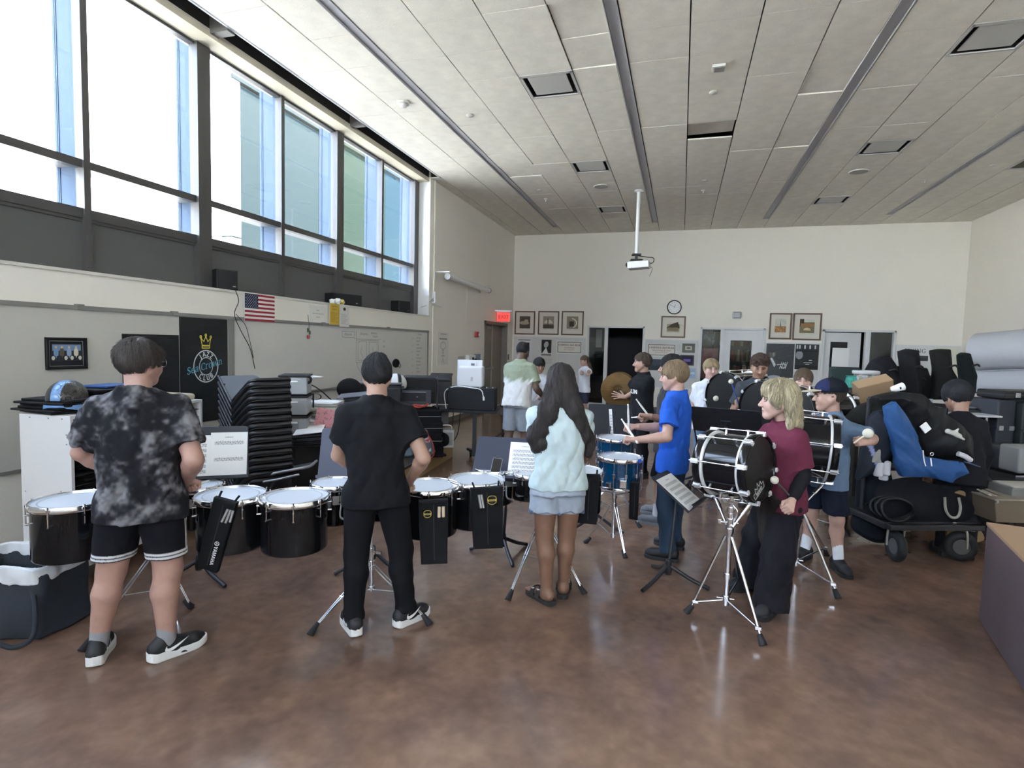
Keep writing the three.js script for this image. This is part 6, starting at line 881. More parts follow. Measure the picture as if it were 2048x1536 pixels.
onLeft('notice', 'white notice with three short lines of print left of the yellow sheet', 'paper', -6.063, -6.40, 1.83, 2.05, lines('#d6d4cc', '#4a4a48', ['NO', 'INSTRUMENTS', 'HERE'], 0, { f: 28, y: 110, g: 70 }), { x: LX + 0.001 });
onLeft('notice', 'yellow notice sheet hanging over the whiteboard rail', 'paper', -6.43, -6.652, 1.82, 2.10, lines('#c2a338', '#4c431c', ['PRACTICE', 'PLEDGE'], 10, { f: 32 }), { x: LX + 0.036 });
onLeft('notice', 'white notice sheet with a dark emblem right of the yellow sheet', 'paper', -6.658, -6.885, 1.80, 2.10, lines('#d2d0cc', '#66645f', [], 10, { extra: (c) => { c.fillStyle = '#2b2b2b'; c.beginPath(); c.ellipse(128, 70, 34, 26, 0, 0, 7); c.fill(); } }), { x: LX + 0.036 });
{ const t = thing('crumpled_tissue', 'crumpled white and yellow paper on the window ledge above the yellow sheet', 'paper', [LX - 0.05, 2.105, -6.74]); for (const [x, z, r, m] of [[0, 0, 0.05, paper], [0.0, -0.1, 0.045, M('tissue_yellow', new THREE.Color(0.6, 0.5, 0.16), 0.8)], [-0.02, 0.09, 0.04, paper]]) { const g = new THREE.IcosahedronGeometry(r, 2), p = g.attributes.position; for (let i = 0; i < p.count; i++) { const k = 1 + 0.45 * noise3(p.getX(i) * 40 + x, p.getY(i) * 40, p.getZ(i) * 40 + z); p.setXYZ(i, p.getX(i) * k, p.getY(i) * k * 0.8, p.getZ(i) * k); } g.computeVertexNormals(); obj('wad', g.translate(x, r * 0.75, z), m, t); } }
// loudspeakers on the ledge
function ledgeSpeaker(label, z, w, h, d, ry) { const t = thing('loudspeaker', label, 'speaker', [LX - 0.13, 2.106, z], ry, 'loudspeakers on the window ledge'); obj('cabinet', box(w, h, d, 0, h / 2, 0, 0.008), blackPlastic, t); obj('grille', box(w * 0.9, h * 0.92, 0.012, 0, h / 2, d / 2 + 0.004, 0.005), M('grille_cloth', new THREE.Color(0.012, 0.012, 0.013), 0.95), t); obj('badge', box(0.03, 0.01, 0.003, w * 0.3, 0.04, d / 2 + 0.011), greyMetal, t); }
ledgeSpeaker('tall black loudspeaker on the window ledge above the flag', -4.83, 0.21, 0.21, 0.19, PI / 2 - 0.5); ledgeSpeaker('wide black loudspeaker on the window ledge behind the yellow sheet', -7.0, 0.5, 0.16, 0.2, PI / 2 - 0.35); ledgeSpeaker('small black loudspeaker at the far end of the window ledge', -8.7, 0.26, 0.2, 0.2, PI / 2 - 0.35);
{ const t = thing('hanging_rose', 'dried red rose hanging upside down by its stem above the whiteboard', 'flower', [WX + 0.02, 1.85, -5.99]); obj('stem', tube([[0, 0.07, 0.01], [0, -0.05, -0.01], [0, -0.19, -0.015]], 0.0035, 12, 6), M('stem_green', new THREE.Color(0.07, 0.10, 0.05), 0.7), t); const pt = []; for (let i = 0; i < 7; i++) { const g = new THREE.SphereGeometry(0.016, 8, 6); g.scale(1, 1.3, 0.5); pt.push(move(g, Math.sin(i) * 0.008, -0.2 - 0.004 * (i % 3), Math.cos(i) * 0.012, 0, i, 0)); } obj('petals', pt, M('rose_red', new THREE.Color(0.36, 0.06, 0.05), 0.7), t); obj('leaf', [move(new THREE.SphereGeometry(0.02, 8, 6).scale(0.4, 1.6, 0.8), 0, -0.12, 0.012), move(new THREE.SphereGeometry(0.018, 8, 6).scale(0.4, 1.5, 0.8), 0, -0.15, -0.03)], mats.stem_green, t); }
single('speaker_cable', [tube([[WX + 0.02, 2.1, -4.80], [WX + 0.02, 2.0, -4.84], [WX + 0.03, 1.86, -4.77], [WX + 0.02, 1.7, -4.86], [WX + 0.02, 1.5, -5.0], [WX + 0.01, 1.28, -5.08]], 0.004, 40, 6), tube([[WX + 0.02, 1.86, -4.8], [WX + 0.03, 1.75, -4.92], [WX + 0.02, 1.6, -4.99], [WX + 0.01, 1.4, -5.06]], 0.003, 30, 6)], blackPlastic, 'dark speaker cable dangling down the wall beside the flag', 'cable');
{ const t = thing('headphone_hanger', 'black rounded cap hanging on the whiteboard right of the black-haired boy', 'hat', [WX, 1.265, -8.21], PI / 2); const g = new THREE.SphereGeometry(0.085, 18, 12); g.scale(1.0, 0.85, 0.6); obj('crown', g.translate(0, 0, 0.04), darkCloth, t); obj('loop', new THREE.TorusGeometry(0.03, 0.008, 8, 18).translate(0.035, -0.04, 0.09), M('loop_grey', new THREE.Color(0.2, 0.2, 0.2), 0.6), t); }
onLeft('chart', 'tall white paper chart with a figure drawn on it, right of the whiteboard', 'poster', -9.95, -10.48, 1.18, 1.83, lines('#d6d3ca', '#77746c', [], 0, { extra: (c) => { c.fillStyle = '#7d7a72'; c.fillRect(60, 20, 140, 7); c.fillRect(40, 70, 180, 12); c.strokeStyle = '#5f5c56'; c.lineWidth = 4; c.beginPath(); c.ellipse(128, 150, 60, 40, 0, 0, 7); c.stroke(); c.beginPath(); c.arc(128, 215, 18, 0, 7); c.moveTo(128, 233); c.lineTo(128, 290); c.lineTo(100, 340); c.moveTo(128, 290); c.lineTo(156, 340); c.moveTo(86, 262); c.lineTo(170, 262); c.stroke(); } }), { x: LX });
onLeft('notice', 'faint grey printed sheet on the wall left of the metal control box', 'paper', -10.98, -11.38, 1.05, 1.34, lines('#b3b0a8', '#8a877f', [], 9, {}), { x: LX });
{ const t = thing('control_box', 'white electrical control box with a dark handle beside the exit door', 'electrical box', [LX, 1.16, -11.66], PI / 2); obj('case', box(0.4, 0.4, 0.08, 0, 0, 0.04, 0.008), whitePlastic, t); obj('slot', box(0.09, 0.3, 0.02, 0.03, 0.0, 0.08, 0.004), blackPlastic, t); obj('handle', box(0.05, 0.14, 0.05, 0.13, 0.05, 0.1, 0.01), blackPlastic, t); }
onLeft('notice', 'blue-grey safety notice beside the exit door', 'paper', -11.95, -12.38, 1.13, 1.38, lines('#8895a8', '#2d3746', [], 8, {}), { x: LX });
onLeft('notice', 'pale instruction sheet on the wall below the blue-grey notice', 'paper', -11.95, -12.3, 0.78, 1.08, lines('#b4b2aa', '#8a877f', [], 8, {}), { x: LX });
{ const t = thing('fire_strobe', 'red fire alarm strobe high beside the exit door', 'fire alarm', [LX, 1.825, -12.05], PI / 2); obj('housing', box(0.16, 0.13, 0.05, 0, 0, 0.025, 0.01), M('alarm_red', new THREE.Color(0.35, 0.02, 0.02), 0.4), t); obj('strobe_lens', box(0.05, 0.05, 0.04, 0.07, -0.01, 0.06, 0.01), whitePlastic, t); }
{ const t = thing('exit_sign', 'glowing red EXIT sign above the steel double door', 'sign', [LX, 2.3, -13.58], PI / 2); const red = new THREE.MeshStandardMaterial({ color: 0x220404, emissive: new THREE.Color(1, 0.06, 0.05), emissiveIntensity: 0.24, roughness: 0.5 }); red.name = 'sign_glow';
  obj('canopy', [box(0.34, 0.05, 0.16, 0, 0.14, 0.1, 0.008), box(0.06, 0.05, 0.03, -0.19, 0.15, 0.12, 0.01), box(0.06, 0.05, 0.03, 0.19, 0.15, 0.12, 0.01)], greyMetal, t); obj('sign_panel', box(0.32, 0.23, 0.018, 0, 0, 0.1, 0.003), red, t); for (const ry of [0, PI]) { const m = printMat('exit_print', canvasTex(256, 180, (c) => { c.clearRect(0, 0, 256, 180); c.fillStyle = '#3a0000'; c.font = 'bold 104px sans-serif'; c.textAlign = 'center'; c.fillText('EXIT', 128, 128); }), 0.5); m.transparent = true; m.alphaTest = 0.5; const g = plane(0.31, 0.22, 0, 0, 0.0105); g.rotateY(ry); g.translate(0, 0, 0.1); obj('sign_print', g, m, t, true); } t.rotation.y = 0.25; t.position.x = LX + 0.17;
  const l = new THREE.RectAreaLight(new THREE.Color(1, 0.06, 0.05), 0.15, 0.3, 0.2); l.position.set(0, 0, 0.115); l.lookAt(0, 0, 1); l.rotation.set(0, PI, 0); t.add(l); }
{ const t = thing('thermostat', 'small dark wall thermostat right of the exit door', 'thermostat', [LX, 1.275, -14.6], PI / 2); obj('plate', box(0.1, 0.15, 0.014, 0, 0, 0.007, 0.003), M('plate_grey', new THREE.Color(0.06, 0.06, 0.06), 0.5), t); obj('button', [box(0.03, 0.03, 0.012, 0, 0.03, 0.016, 0.003), box(0.03, 0.03, 0.012, 0, -0.03, 0.016, 0.003)], greyMetal, t); }
// roll-up projection screen on brackets, its conduit and pull cord
{ const t = thing('projection_screen', 'rolled white projection screen in a tube on wall brackets', 'projection screen', [LX, 0, 0]); obj('case', rod([0.24, 2.86, -9.85], [0.2, 2.84, -12.3], 0.055, 0.055, 18), whitePaint, t); obj('end_cap', [rod([0.24, 2.86, -9.82], [0.24, 2.86, -9.86], 0.062, 0.062, 18), rod([0.2, 2.84, -12.29], [0.2, 2.84, -12.33], 0.062, 0.062, 18)], M('cap_grey', new THREE.Color(0.34, 0.34, 0.33), 0.5), t); obj('bracket', [bx(0, 2.93, -9.78, 0.3, 2.95, -9.82), bx(0, 2.78, -9.78, 0.015, 2.95, -9.82)], whitePaint, t); obj('bracket', [bx(0, 2.92, -12.26, 0.26, 2.935, -12.3), bx(0, 2.78, -12.26, 0.015, 2.93, -12.3)], whitePaint, t); obj('pull_cord', tube([[0.22, 2.8, -10.9], [0.22, 2.2, -10.9], [0.22, 1.86, -10.9]], 0.004, 8, 6), paper, t); }
{ const t = thing('conduit', 'painted vertical conduit beside the window end, from ceiling to floor', 'pipe', [LX, 0, -9.68]); obj('pipe', [rod([0.025, 2.42, 0], [0.025, 4.58, 0], 0.02, 0.02, 12), rod([0.02, 0.3, 0], [0.02, 2.3, 0], 0.014, 0.014, 12)], wallPaint, t); obj('junction_box', [box(0.06, 0.12, 0.08, 0.03, 2.48, -0.02, 0.01)], whitePaint, t); obj('wifi_antenna', [tube([[0.02, 2.36, 0.0], [0.06, 2.36, 0.02], [0.07, 2.44, 0.03], [0.07, 2.56, 0.03]], 0.02, 14, 8), tube([[0.05, 2.34, 0.0], [0.08, 2.31, -0.15], [0.06, 2.3, -0.3]], 0.014, 10, 8)], whitePlastic, t); obj('cord', tube([[0.06, 2.45, 0.05], [-0.05, 2.3, 0.14], [-0.15, 2.26, 0.16]], 0.005, 14, 6), greyMetal, t); }
// ---------- back wall ----------
const oak = M('frame_oak', new THREE.Color(0.10, 0.055, 0.03), 0.45), mount = M('mount_board', new THREE.Color(0.60, 0.58, 0.52), 0.85);
const etching = (tone, f) => canvasTex(300, 380, (c, w, h) => { c.fillStyle = '#cfcabd'; c.fillRect(0, 0, w, h); c.save(); c.translate(62, 70); c.fillStyle = tone; c.fillRect(0, 0, 176, 220); c.beginPath(); c.rect(0, 0, 176, 220); c.clip(); f(c); c.restore(); c.fillStyle = '#8d877a'; c.fillRect(66, 300, 70, 3); c.fillRect(170, 300, 60, 3); });
const hatch = (c, n, col, s) => { c.strokeStyle = col; c.lineWidth = 2; for (let i = 0; i < n; i++) { const x = (i * 67 + s * 13) % 176, y = (i * 43 + s * 29) % 220; c.beginPath(); c.moveTo(x, y); c.lineTo(x + 14 - (i % 5) * 5, y + 10); c.stroke(); } };
const pics = [
  [-4.427,2.54,-3.853,1.899, 'framed etching of a dark grotto, leftmost on the back wall', etching('#4b4437', (c) => { c.fillStyle = '#a59a86'; c.beginPath(); c.ellipse(80, 120, 80, 34, 0, 0, 7); c.fill(); c.beginPath(); c.ellipse(110, 80, 34, 24, 0, 0, 7); c.fill(); hatch(c, 90, '#2b261e', 1); })],
  [-3.767,2.546,-3.185,1.906, 'framed etching of an arched bridge, second from the left on the back wall', etching('#93897a', (c) => { c.fillStyle = '#cfc7b4'; c.beginPath(); c.arc(88, 130, 70, PI, 0); c.fill(); c.fillStyle = '#4d463a'; c.fillRect(70, 40, 16, 160); c.fillRect(0, 150, 176, 70); hatch(c, 80, '#39332a', 4); })],
  [-3.117,2.551,-2.519,1.907, 'framed etching of a vaulted interior under glass, third from the left', etching('#8a8171', (c) => { c.strokeStyle = '#ddd6c6'; c.lineWidth = 16; c.beginPath(); c.arc(70, 120, 80, -1.5, 1.2); c.stroke(); c.fillStyle = '#3c362d'; c.fillRect(40, 90, 70, 90); hatch(c, 90, '#322c24', 7); })],
  [-0.522,2.445,0.078,1.897, 'framed etching of a gabled house under the wall clock', etching('#a49a86', (c) => { c.fillStyle = '#d3ccbd'; c.fillRect(0, 0, 176, 60); c.fillStyle = '#4a4032'; c.beginPath(); c.moveTo(0, 130); c.lineTo(70, 60); c.lineTo(150, 20); c.lineTo(176, 120); c.lineTo(176, 150); c.lineTo(0, 150); c.fill(); c.fillStyle = '#8c7c5e'; c.fillRect(10, 130, 150, 70); hatch(c, 70, '#3a3024', 9); })],
  [2.023,2.545,2.517,1.914, 'framed colour print of a town with a tall spire', etching('#bfc0b6', (c) => { c.fillStyle = '#9a7048'; c.fillRect(0, 120, 176, 100); c.fillStyle = '#6d6a5c'; c.beginPath(); c.moveTo(78, 150); c.lineTo(90, 20); c.lineTo(102, 150); c.fill(); c.fillStyle = '#b98a55'; for (let i = 0; i < 12; i++) c.fillRect((i * 41) % 160, 130 + (i * 23) % 80, 22, 12); hatch(c, 40, '#5b4630', 2); })],
  [2.542,2.549,3.161,1.905, 'framed colour print of a timber bridge by trees, rightmost on the back wall', etching('#7d745a', (c) => { c.fillStyle = '#c9c8bb'; c.fillRect(50, 0, 126, 50); c.fillStyle = '#3f3a28'; c.fillRect(0, 0, 50, 120); c.fillStyle = '#9b7447'; c.fillRect(10, 70, 160, 50); c.fillStyle = '#d0b88f'; c.beginPath(); c.arc(90, 180, 44, PI, 0); c.fill(); hatch(c, 70, '#3c3320', 6); })]];
for (const [x0, y0, x1, y1, label, tex] of pics) onBack('framed_print', label, 'picture', x0, y0, x1, y1, tex, { frame: 0.035, frameMat: oak, back: mount, group: 'framed prints along the back wall' });
{ const t = thing('wall_clock', 'round white wall clock with a black rim, hands near ten to one', 'clock', [-0.218,2.669, BZ]); obj('rim', lathe([[0.155, 0], [0.178, 0.004], [0.18, 0.03], [0.168, 0.042], [0.158, 0.034], [0.155, 0.012]].map((p) => p), 40).rotateX(PI / 2), blackPlastic, t); obj('face', [rod([0, 0, 0.006], [0, 0, 0.012], 0.16, 0.16, 36)], whitePlastic, t); const fm = printMat('clock_print', canvasTex(256, 256, (c) => { c.clearRect(0, 0, 256, 256); c.fillStyle = '#222'; c.font = 'bold 26px sans-serif'; c.textAlign = 'center'; for (let i = 1; i <= 12; i++) c.fillText(String(i), 128 + Math.sin(i * PI / 6) * 96, 137 - Math.cos(i * PI / 6) * 96); for (let i = 0; i < 60; i++) c.fillRect(128 + Math.sin(i * PI / 30) * 118 - 1, 128 - Math.cos(i * PI / 30) * 118 - 1, 3, 3); })); fm.transparent = true; fm.alphaTest = 0.5; obj('dial_print', plane(0.31, 0.31, 0, 0, 0.0135), fm, t, true); const hand = (a, l, w) => box(w, l, 0.003, Math.sin(a) * l * 0.42, Math.cos(a) * l * 0.42, 0.019, 0, 0, 0, -a); obj('hour_hand', hand(0.42, 0.085, 0.009), blackPlastic, t); obj('minute_hand', hand(5.24, 0.13, 0.006), blackPlastic, t); obj('second_hand', hand(1.6, 0.12, 0.002), M('hand_red', new THREE.Color(0.4, 0.02, 0.02), 0.5), t); }
{ const t = thing('wall_sensor', 'small grey rounded sensor box on the back wall right of the clock', 'sensor', [1.273,2.483, BZ]); obj('case', box(0.2, 0.17, 0.06, 0, 0, 0.03, 0.028), M('sensor_grey', new THREE.Color(0.36, 0.37, 0.38), 0.5), t); obj('cover', box(0.13, 0.11, 0.02, 0, 0, 0.058, 0.009), M('sensor_pale', new THREE.Color(0.45, 0.46, 0.47), 0.5), t); }
function backBoard(label, x0, x1, y0, y1) { const t = thing('tack_board', label, 'notice board', [(x0 + x1) / 2, (y0 + y1) / 2, BZ + 0.002], 0, 'white tack boards on the back wall'), w = x1 - x0, h = y1 - y0; obj('panel', box(w, h, 0.014, 0, 0, 0.007), M('board_white', new THREE.Color(0.56, 0.56, 0.545), 0.6), t); obj('edge_trim', [box(w, 0.022, 0.018, 0, h / 2, 0.009), box(w, 0.022, 0.018, 0, -h / 2, 0.009), box(0.022, h, 0.018, w / 2, 0, 0.009), box(0.022, h, 0.018, -w / 2, 0, 0.009)], frameWhite, t); }
backBoard('white tack board left of the first doorway', -4.44, -2.44, 0.62, 1.84); backBoard('white tack board between the first two doorways', -0.9, 0.42, 0.62, 1.84); backBoard('white tack board under the two right prints', 1.97, 3.16, 0.62, 1.84); backBoard('white tack board at the far right corner of the back wall', 4.74, 5.99, 0.62, 1.84);
const B2o = { off: 0.016 };
onBack('poster', 'white poster with a purple and black music picture on the left tack board', 'poster', -4.34, 0.77, -3.94, 1.80, canvasTex(320, 800, (c) => { c.fillStyle = '#c9c8cc'; c.fillRect(0, 0, 320, 800); c.fillStyle = '#222'; c.fillRect(20, 30, 280, 14); c.fillStyle = '#231328'; c.fillRect(40, 90, 240, 230); c.fillStyle = '#d9d3dd'; c.beginPath(); c.arc(190, 220, 60, 0, 7); c.fill(); c.fillStyle = '#6c2c3d'; c.fillRect(50, 110, 60, 70); c.fillStyle = '#2b2430'; c.beginPath(); c.moveTo(140, 600); c.quadraticCurveTo(90, 420, 180, 380); c.quadraticCurveTo(280, 420, 230, 560); c.lineTo(200, 700); c.fill(); c.strokeStyle = '#2b2430'; c.lineWidth = 8; c.beginPath(); c.moveTo(60, 380); c.lineTo(60, 700); c.stroke(); }), B2o);
onBack('poster', 'white poster with a small black and white performer picture beside the purple one', 'poster', -3.78, 1.08, -3.2, 1.80, canvasTex(400, 500, (c) => { c.fillStyle = '#c8c7c2'; c.fillRect(0, 0, 400, 500); c.fillStyle = '#2a2a2a'; c.fillRect(90, 20, 190, 250); c.fillStyle = '#a8a8a4'; c.beginPath(); c.ellipse(180, 110, 44, 60, 0.3, 0, 7); c.fill(); c.fillStyle = '#d8d8d4'; c.beginPath(); c.moveTo(110, 270); c.lineTo(180, 160); c.lineTo(220, 270); c.fill(); c.fillStyle = '#333'; c.fillRect(90, 290, 190, 14); c.fillRect(90, 315, 190, 8); for (let i = 0; i < 9; i++) { c.fillStyle = '#9a9994'; c.fillRect(70, 370 + i * 12, 230, 3); } }), B2o);
const cdm = (l2) => canvasTex(640, 320, (c) => { c.fillStyle = '#d2cfc6'; c.fillRect(0, 0, 640, 320); c.strokeStyle = '#23252b'; c.lineWidth = 12; c.strokeRect(26, 26, 588, 268); c.textAlign = 'center'; c.fillStyle = '#5a1f22'; c.font = 'bold 62px serif'; c.fillText('CORONA del MAR', 320, 122); c.fillStyle = '#8a3a2c'; c.font = 'bold 50px serif'; l2.forEach((s, i) => { c.font = (i ? 30 : 54) + 'px serif'; c.fillText(s, 320, 188 + i * 48); }); });
onBack('framed_sign', 'framed sign reading CORONA del MAR Orchestra on the left tack board', 'sign', -3.24, 1.40, -2.52, 1.765, cdm(['Orchestra', 'Music Department']), { ...B2o, frame: 0.02, frameMat: frameWhite });
onBack('framed_sign', 'framed sign reading CORONA del MAR Marching and Jazz Bands left of the small frames', 'sign', -0.86, 1.40, -0.11, 1.755, cdm(['Marching & Jazz', 'Instrumental Music']), { ...B2o, frame: 0.02, frameMat: frameWhite });
onBack('plaque', 'small grey framed plaque on the middle tack board', 'plaque', 0.02, 1.525, 0.33, 1.76, canvasTex(256, 200, (c) => { c.fillStyle = '#6c6a60'; c.fillRect(0, 0, 256, 200); c.fillStyle = '#b9b6a8'; c.fillRect(50, 46, 156, 108); c.fillStyle = '#5d5a50'; c.beginPath(); c.ellipse(128, 96, 46, 24, 0, 0, 7); c.fill(); }), { ...B2o, frame: 0.022, frameMat: M('frame_grey', new THREE.Color(0.16, 0.155, 0.14), 0.5) });
onBack('framed_photo', 'small purple photograph in a dark frame below the grey plaque', 'picture', -0.015, 1.205, 0.32, 1.467, canvasTex(256, 200, (c) => { c.fillStyle = '#1f1838'; c.fillRect(0, 0, 256, 200); c.fillStyle = '#6a5ba0'; c.fillRect(46, 70, 164, 70); c.fillStyle = '#b5a5d8'; for (let i = 0; i < 20; i++) c.fillRect(56 + (i * 37) % 140, 80 + (i * 17) % 50, 7, 9); }), { ...B2o, frame: 0.03, frameMat: M('frame_plum', new THREE.Color(0.03, 0.02, 0.03), 0.4) });
onBack('notice', 'blue and white printed sheet below the purple photograph', 'paper', -0.03, 0.88, 0.375, 1.14, canvasTex(320, 220, (c) => { c.fillStyle = '#9fb6d2'; c.fillRect(0, 0, 320, 220); c.fillStyle = '#dfe7ee'; c.fillRect(0, 30, 160, 30); c.fillRect(40, 90, 260, 26); c.fillRect(10, 150, 150, 40); c.fillStyle = '#3c587e'; for (let i = 0; i < 9; i++) c.fillRect(20, 20 + i * 22, 90 + (i * 53) % 180, 5); }), B2o);
onBack('poster', 'dark landscape poster hidden behind the heads below the marching sign', 'poster', -0.82, 1.05, -0.13, 1.34, canvasTex(512, 220, (c, w, h) => { c.fillStyle = '#3d4a56'; c.fillRect(0, 0, w, h); c.fillStyle = '#20262c'; for (let i = 0; i < 30; i++) c.fillRect(i * 17, 90 + (i * 37) % 60, 12, 130); }), B2o);
onBack('poster', 'black and white poster of a seated musician with a horn on the right tack board', 'poster', 1.985, 0.88, 2.61, 1.81, canvasTex(512, 760, (c, w, h) => { c.fillStyle = '#16181b'; c.fillRect(0, 0, w, h); for (let i = 0; i < 40; i++) { c.fillStyle = i % 3 ? '#1f2226' : '#2b2f34'; c.fillRect((i * 71) % 512, (i * 53) % 300, 60, 14); } c.fillStyle = '#2a2a2c'; c.beginPath(); c.moveTo(0, 760); c.lineTo(20, 330); c.quadraticCurveTo(120, 250, 210, 340); c.lineTo(300, 560); c.lineTo(250, 760); c.fill(); c.fillStyle = '#b9bcc0'; c.beginPath(); c.moveTo(110, 270); c.lineTo(190, 420); c.lineTo(160, 470); c.lineTo(80, 300); c.fill(); c.fillStyle = '#4a443f'; c.beginPath(); c.ellipse(118, 200, 62, 88, 0.1, 0, 7); c.fill(); c.fillStyle = '#141212'; c.beginPath(); c.ellipse(112, 140, 68, 44, 0, 0, 7); c.fill(); c.fillStyle = '#7b726a'; c.beginPath(); c.ellipse(140, 215, 20, 40, 0, 0, 7); c.fill(); c.strokeStyle = '#c9ccce'; c.lineWidth = 16; c.beginPath(); c.moveTo(210, 420); c.lineTo(330, 400); c.quadraticCurveTo(400, 410, 360, 470); c.quadraticCurveTo(290, 500, 280, 440); c.stroke(); c.lineWidth = 9; for (let i = 0; i < 4; i++) { c.beginPath(); c.moveTo(260 + i * 34, 500); c.lineTo(300 + i * 34, 360); c.stroke(); } c.fillStyle = '#9aa0a8'; c.beginPath(); c.ellipse(170, 700, 140, 70, 0, 0, 7); c.fill(); }), { ...B2o, rough: 0.4 });
onBack('poster', 'white-bordered black and white street scene poster right of the musician poster', 'poster', 2.63, 1.2, 3.14, 1.81, canvasTex(512, 600, (c, w, h) => { c.fillStyle = '#2a2b2c'; c.fillRect(0, 0, w, h); c.fillStyle = '#c4c6c8'; for (let i = 0; i < 9; i++) { c.fillRect(20 + i * 56, 20, 34, 90); c.fillStyle = i % 2 ? '#3a3b3c' : '#c4c6c8'; } c.fillStyle = '#8f9294'; c.beginPath(); c.ellipse(90, 260, 80, 100, 0, 0, 7); c.fill(); c.fillStyle = '#d8dadb'; c.fillRect(190, 430, 190, 14); c.fillRect(230, 470, 90, 12); c.beginPath(); c.ellipse(340, 380, 40, 12, 0, 0, 7); c.fill(); c.fillStyle = '#131414'; c.fillRect(0, 150, 512, 24); c.fillRect(0, 500, 512, 100); }), B2o);
onBack('poster', 'white poster reading SWING with band photographs at the far right corner', 'poster', 4.76, 1.0, 5.44, 1.815, canvasTex(560, 670, (c) => { c.fillStyle = '#c9cbc9'; c.fillRect(0, 0, 560, 670); c.fillStyle = '#1c1c1e'; c.font = '104px serif'; c.textAlign = 'center'; c.fillText('SWING', 280, 120); c.fillStyle = '#3b3c3e'; c.fillRect(330, 170, 170, 100); c.fillRect(40, 160, 90, 240); c.fillStyle = '#1c1c1e'; for (const [x, y, r] of [[350, 350, 30], [420, 390, 24], [400, 450, 34], [400, 510, 28]]) { c.beginPath(); c.arc(x, y, r, 0, 7); c.fill(); } }), B2o);
onBack('poster', 'pale cream sheet at the right end of the far right tack board', 'poster', 5.5, 1.1, 5.96, 1.8, lines('#c9c9b8', '#c0c0ae', [], 0, {}), B2o);
// things seen through the sidelights
{ const z = BZ - 0.07; const t = onLeft('window_drawing', 'white line drawing of music notes in the second doorway sidelight', 'drawing', 0, 0.39, 1.74, 2.06, canvasTex(256, 220, (c) => { c.fillStyle = '#23272a'; c.fillRect(0, 0, 256, 220); c.strokeStyle = '#a9acab'; c.lineWidth = 6; for (let i = 0; i < 9; i++) { c.beginPath(); c.ellipse(40 + (i * 61) % 180, 60 + (i * 47) % 120, 20 + i * 2, 12, i, 0, 7); c.stroke(); } c.fillStyle = '#d8d8d8'; c.beginPath(); c.arc(70, 14, 7, 0, 7); c.arc(180, 14, 7, 0, 7); c.fill(); })); t.rotation.y = 0; t.position.set(0.705, 1.9, z);
  const t2 = onLeft('window_poster', 'dull red printed poster in the second doorway sidelight', 'poster', 0, 0.36, 0.9, 1.64, lines('#7a4a4a', '#3d2224', ['CONCERT', 'SERIES'], 8, {})); t2.rotation.y = 0; t2.position.set(0.7, 1.27, z); }
{ const t = thing('shelf_unit', 'dark shelf of red books behind the second white door', 'shelf', [1.4, 0, -15.6]); obj('case', [bx(-0.6, 0, -0.3, -0.57, 2.2, 0), bx(0.57, 0, -0.3, 0.6, 2.2, 0), ...[0.1, 0.5, 0.9, 1.3, 1.7, 2.1].map((y) => bx(-0.57, y, -0.3, 0.57, y + 0.03, 0))], M('shelf_dark', new THREE.Color(0.05, 0.04, 0.035), 0.6), t); let k = 0; for (const y of [0.53, 0.93, 1.33, 1.73]) for (let x = -0.5; x < 0.5; x += 0.075) { obj('book', box(0.06, 0.26 + 0.03 * ((k * 7) % 3), 0.2, x, y + 0.15, -0.13, 0.004), M('book' + k % 3, new THREE.Color(...[[0.16, 0.04, 0.035], [0.1, 0.06, 0.04], [0.2, 0.17, 0.12]][k % 3]), 0.7), t); k++; } }
{ const t = thing('hanging_coat', 'pale hanging panel and dark coats behind the first doorway sidelight', 'coat', [-2.2, 0, -15.8]); obj('panel', box(0.16, 0.5, 0.03, -0.02, 1.85, 0), M('panel_pale', new THREE.Color(0.3, 0.3, 0.31), 0.7), t); obj('coat', box(0.36, 0.7, 0.16, 0.05, 1.15, -0.02, 0.07), darkCloth, t); }
// projector on its pole
{ const t = thing('projector', 'white projector hanging from the ceiling on a long white pole', 'projector', [-0.9, CY, -11.07], 0.25); obj('pole', [rod([0, 0, 0], [0, -1.18, 0], 0.034, 0.034, 16), lathe([[0.09, 0], [0.09, -0.02], [0.036, -0.03]], 20)], whitePlastic, t); obj('mount', [box(0.16, 0.03, 0.14, 0, -1.2, 0, 0.006), box(0.05, 0.1, 0.05, 0, -1.25, 0, 0.006), box(0.22, 0.02, 0.2, 0, -1.3, 0, 0.006)], blackMetal, t); const g = box(0.4, 0.13, 0.3, 0.05, -1.4, 0.02, 0.02, 0, -0.3, 0.06); obj('body', g, whitePlastic, t); obj('lens', rod([-0.12, -1.4, 0.02], [-0.18, -1.4, 0.06], 0.04, 0.04, 16), blackPlastic, t); obj('cables', [tube([[0.2, -1.36, 0], [0.32, -1.34, 0], [0.33, -1.26, 0], [0.2, -1.24, 0], [0.05, -1.22, 0]], 0.008, 24, 6), tube([[0.2, -1.42, 0.05], [0.3, -1.45, 0.04], [0.26, -1.6, 0.03]], 0.004, 14, 6)], blackPlastic, t); }

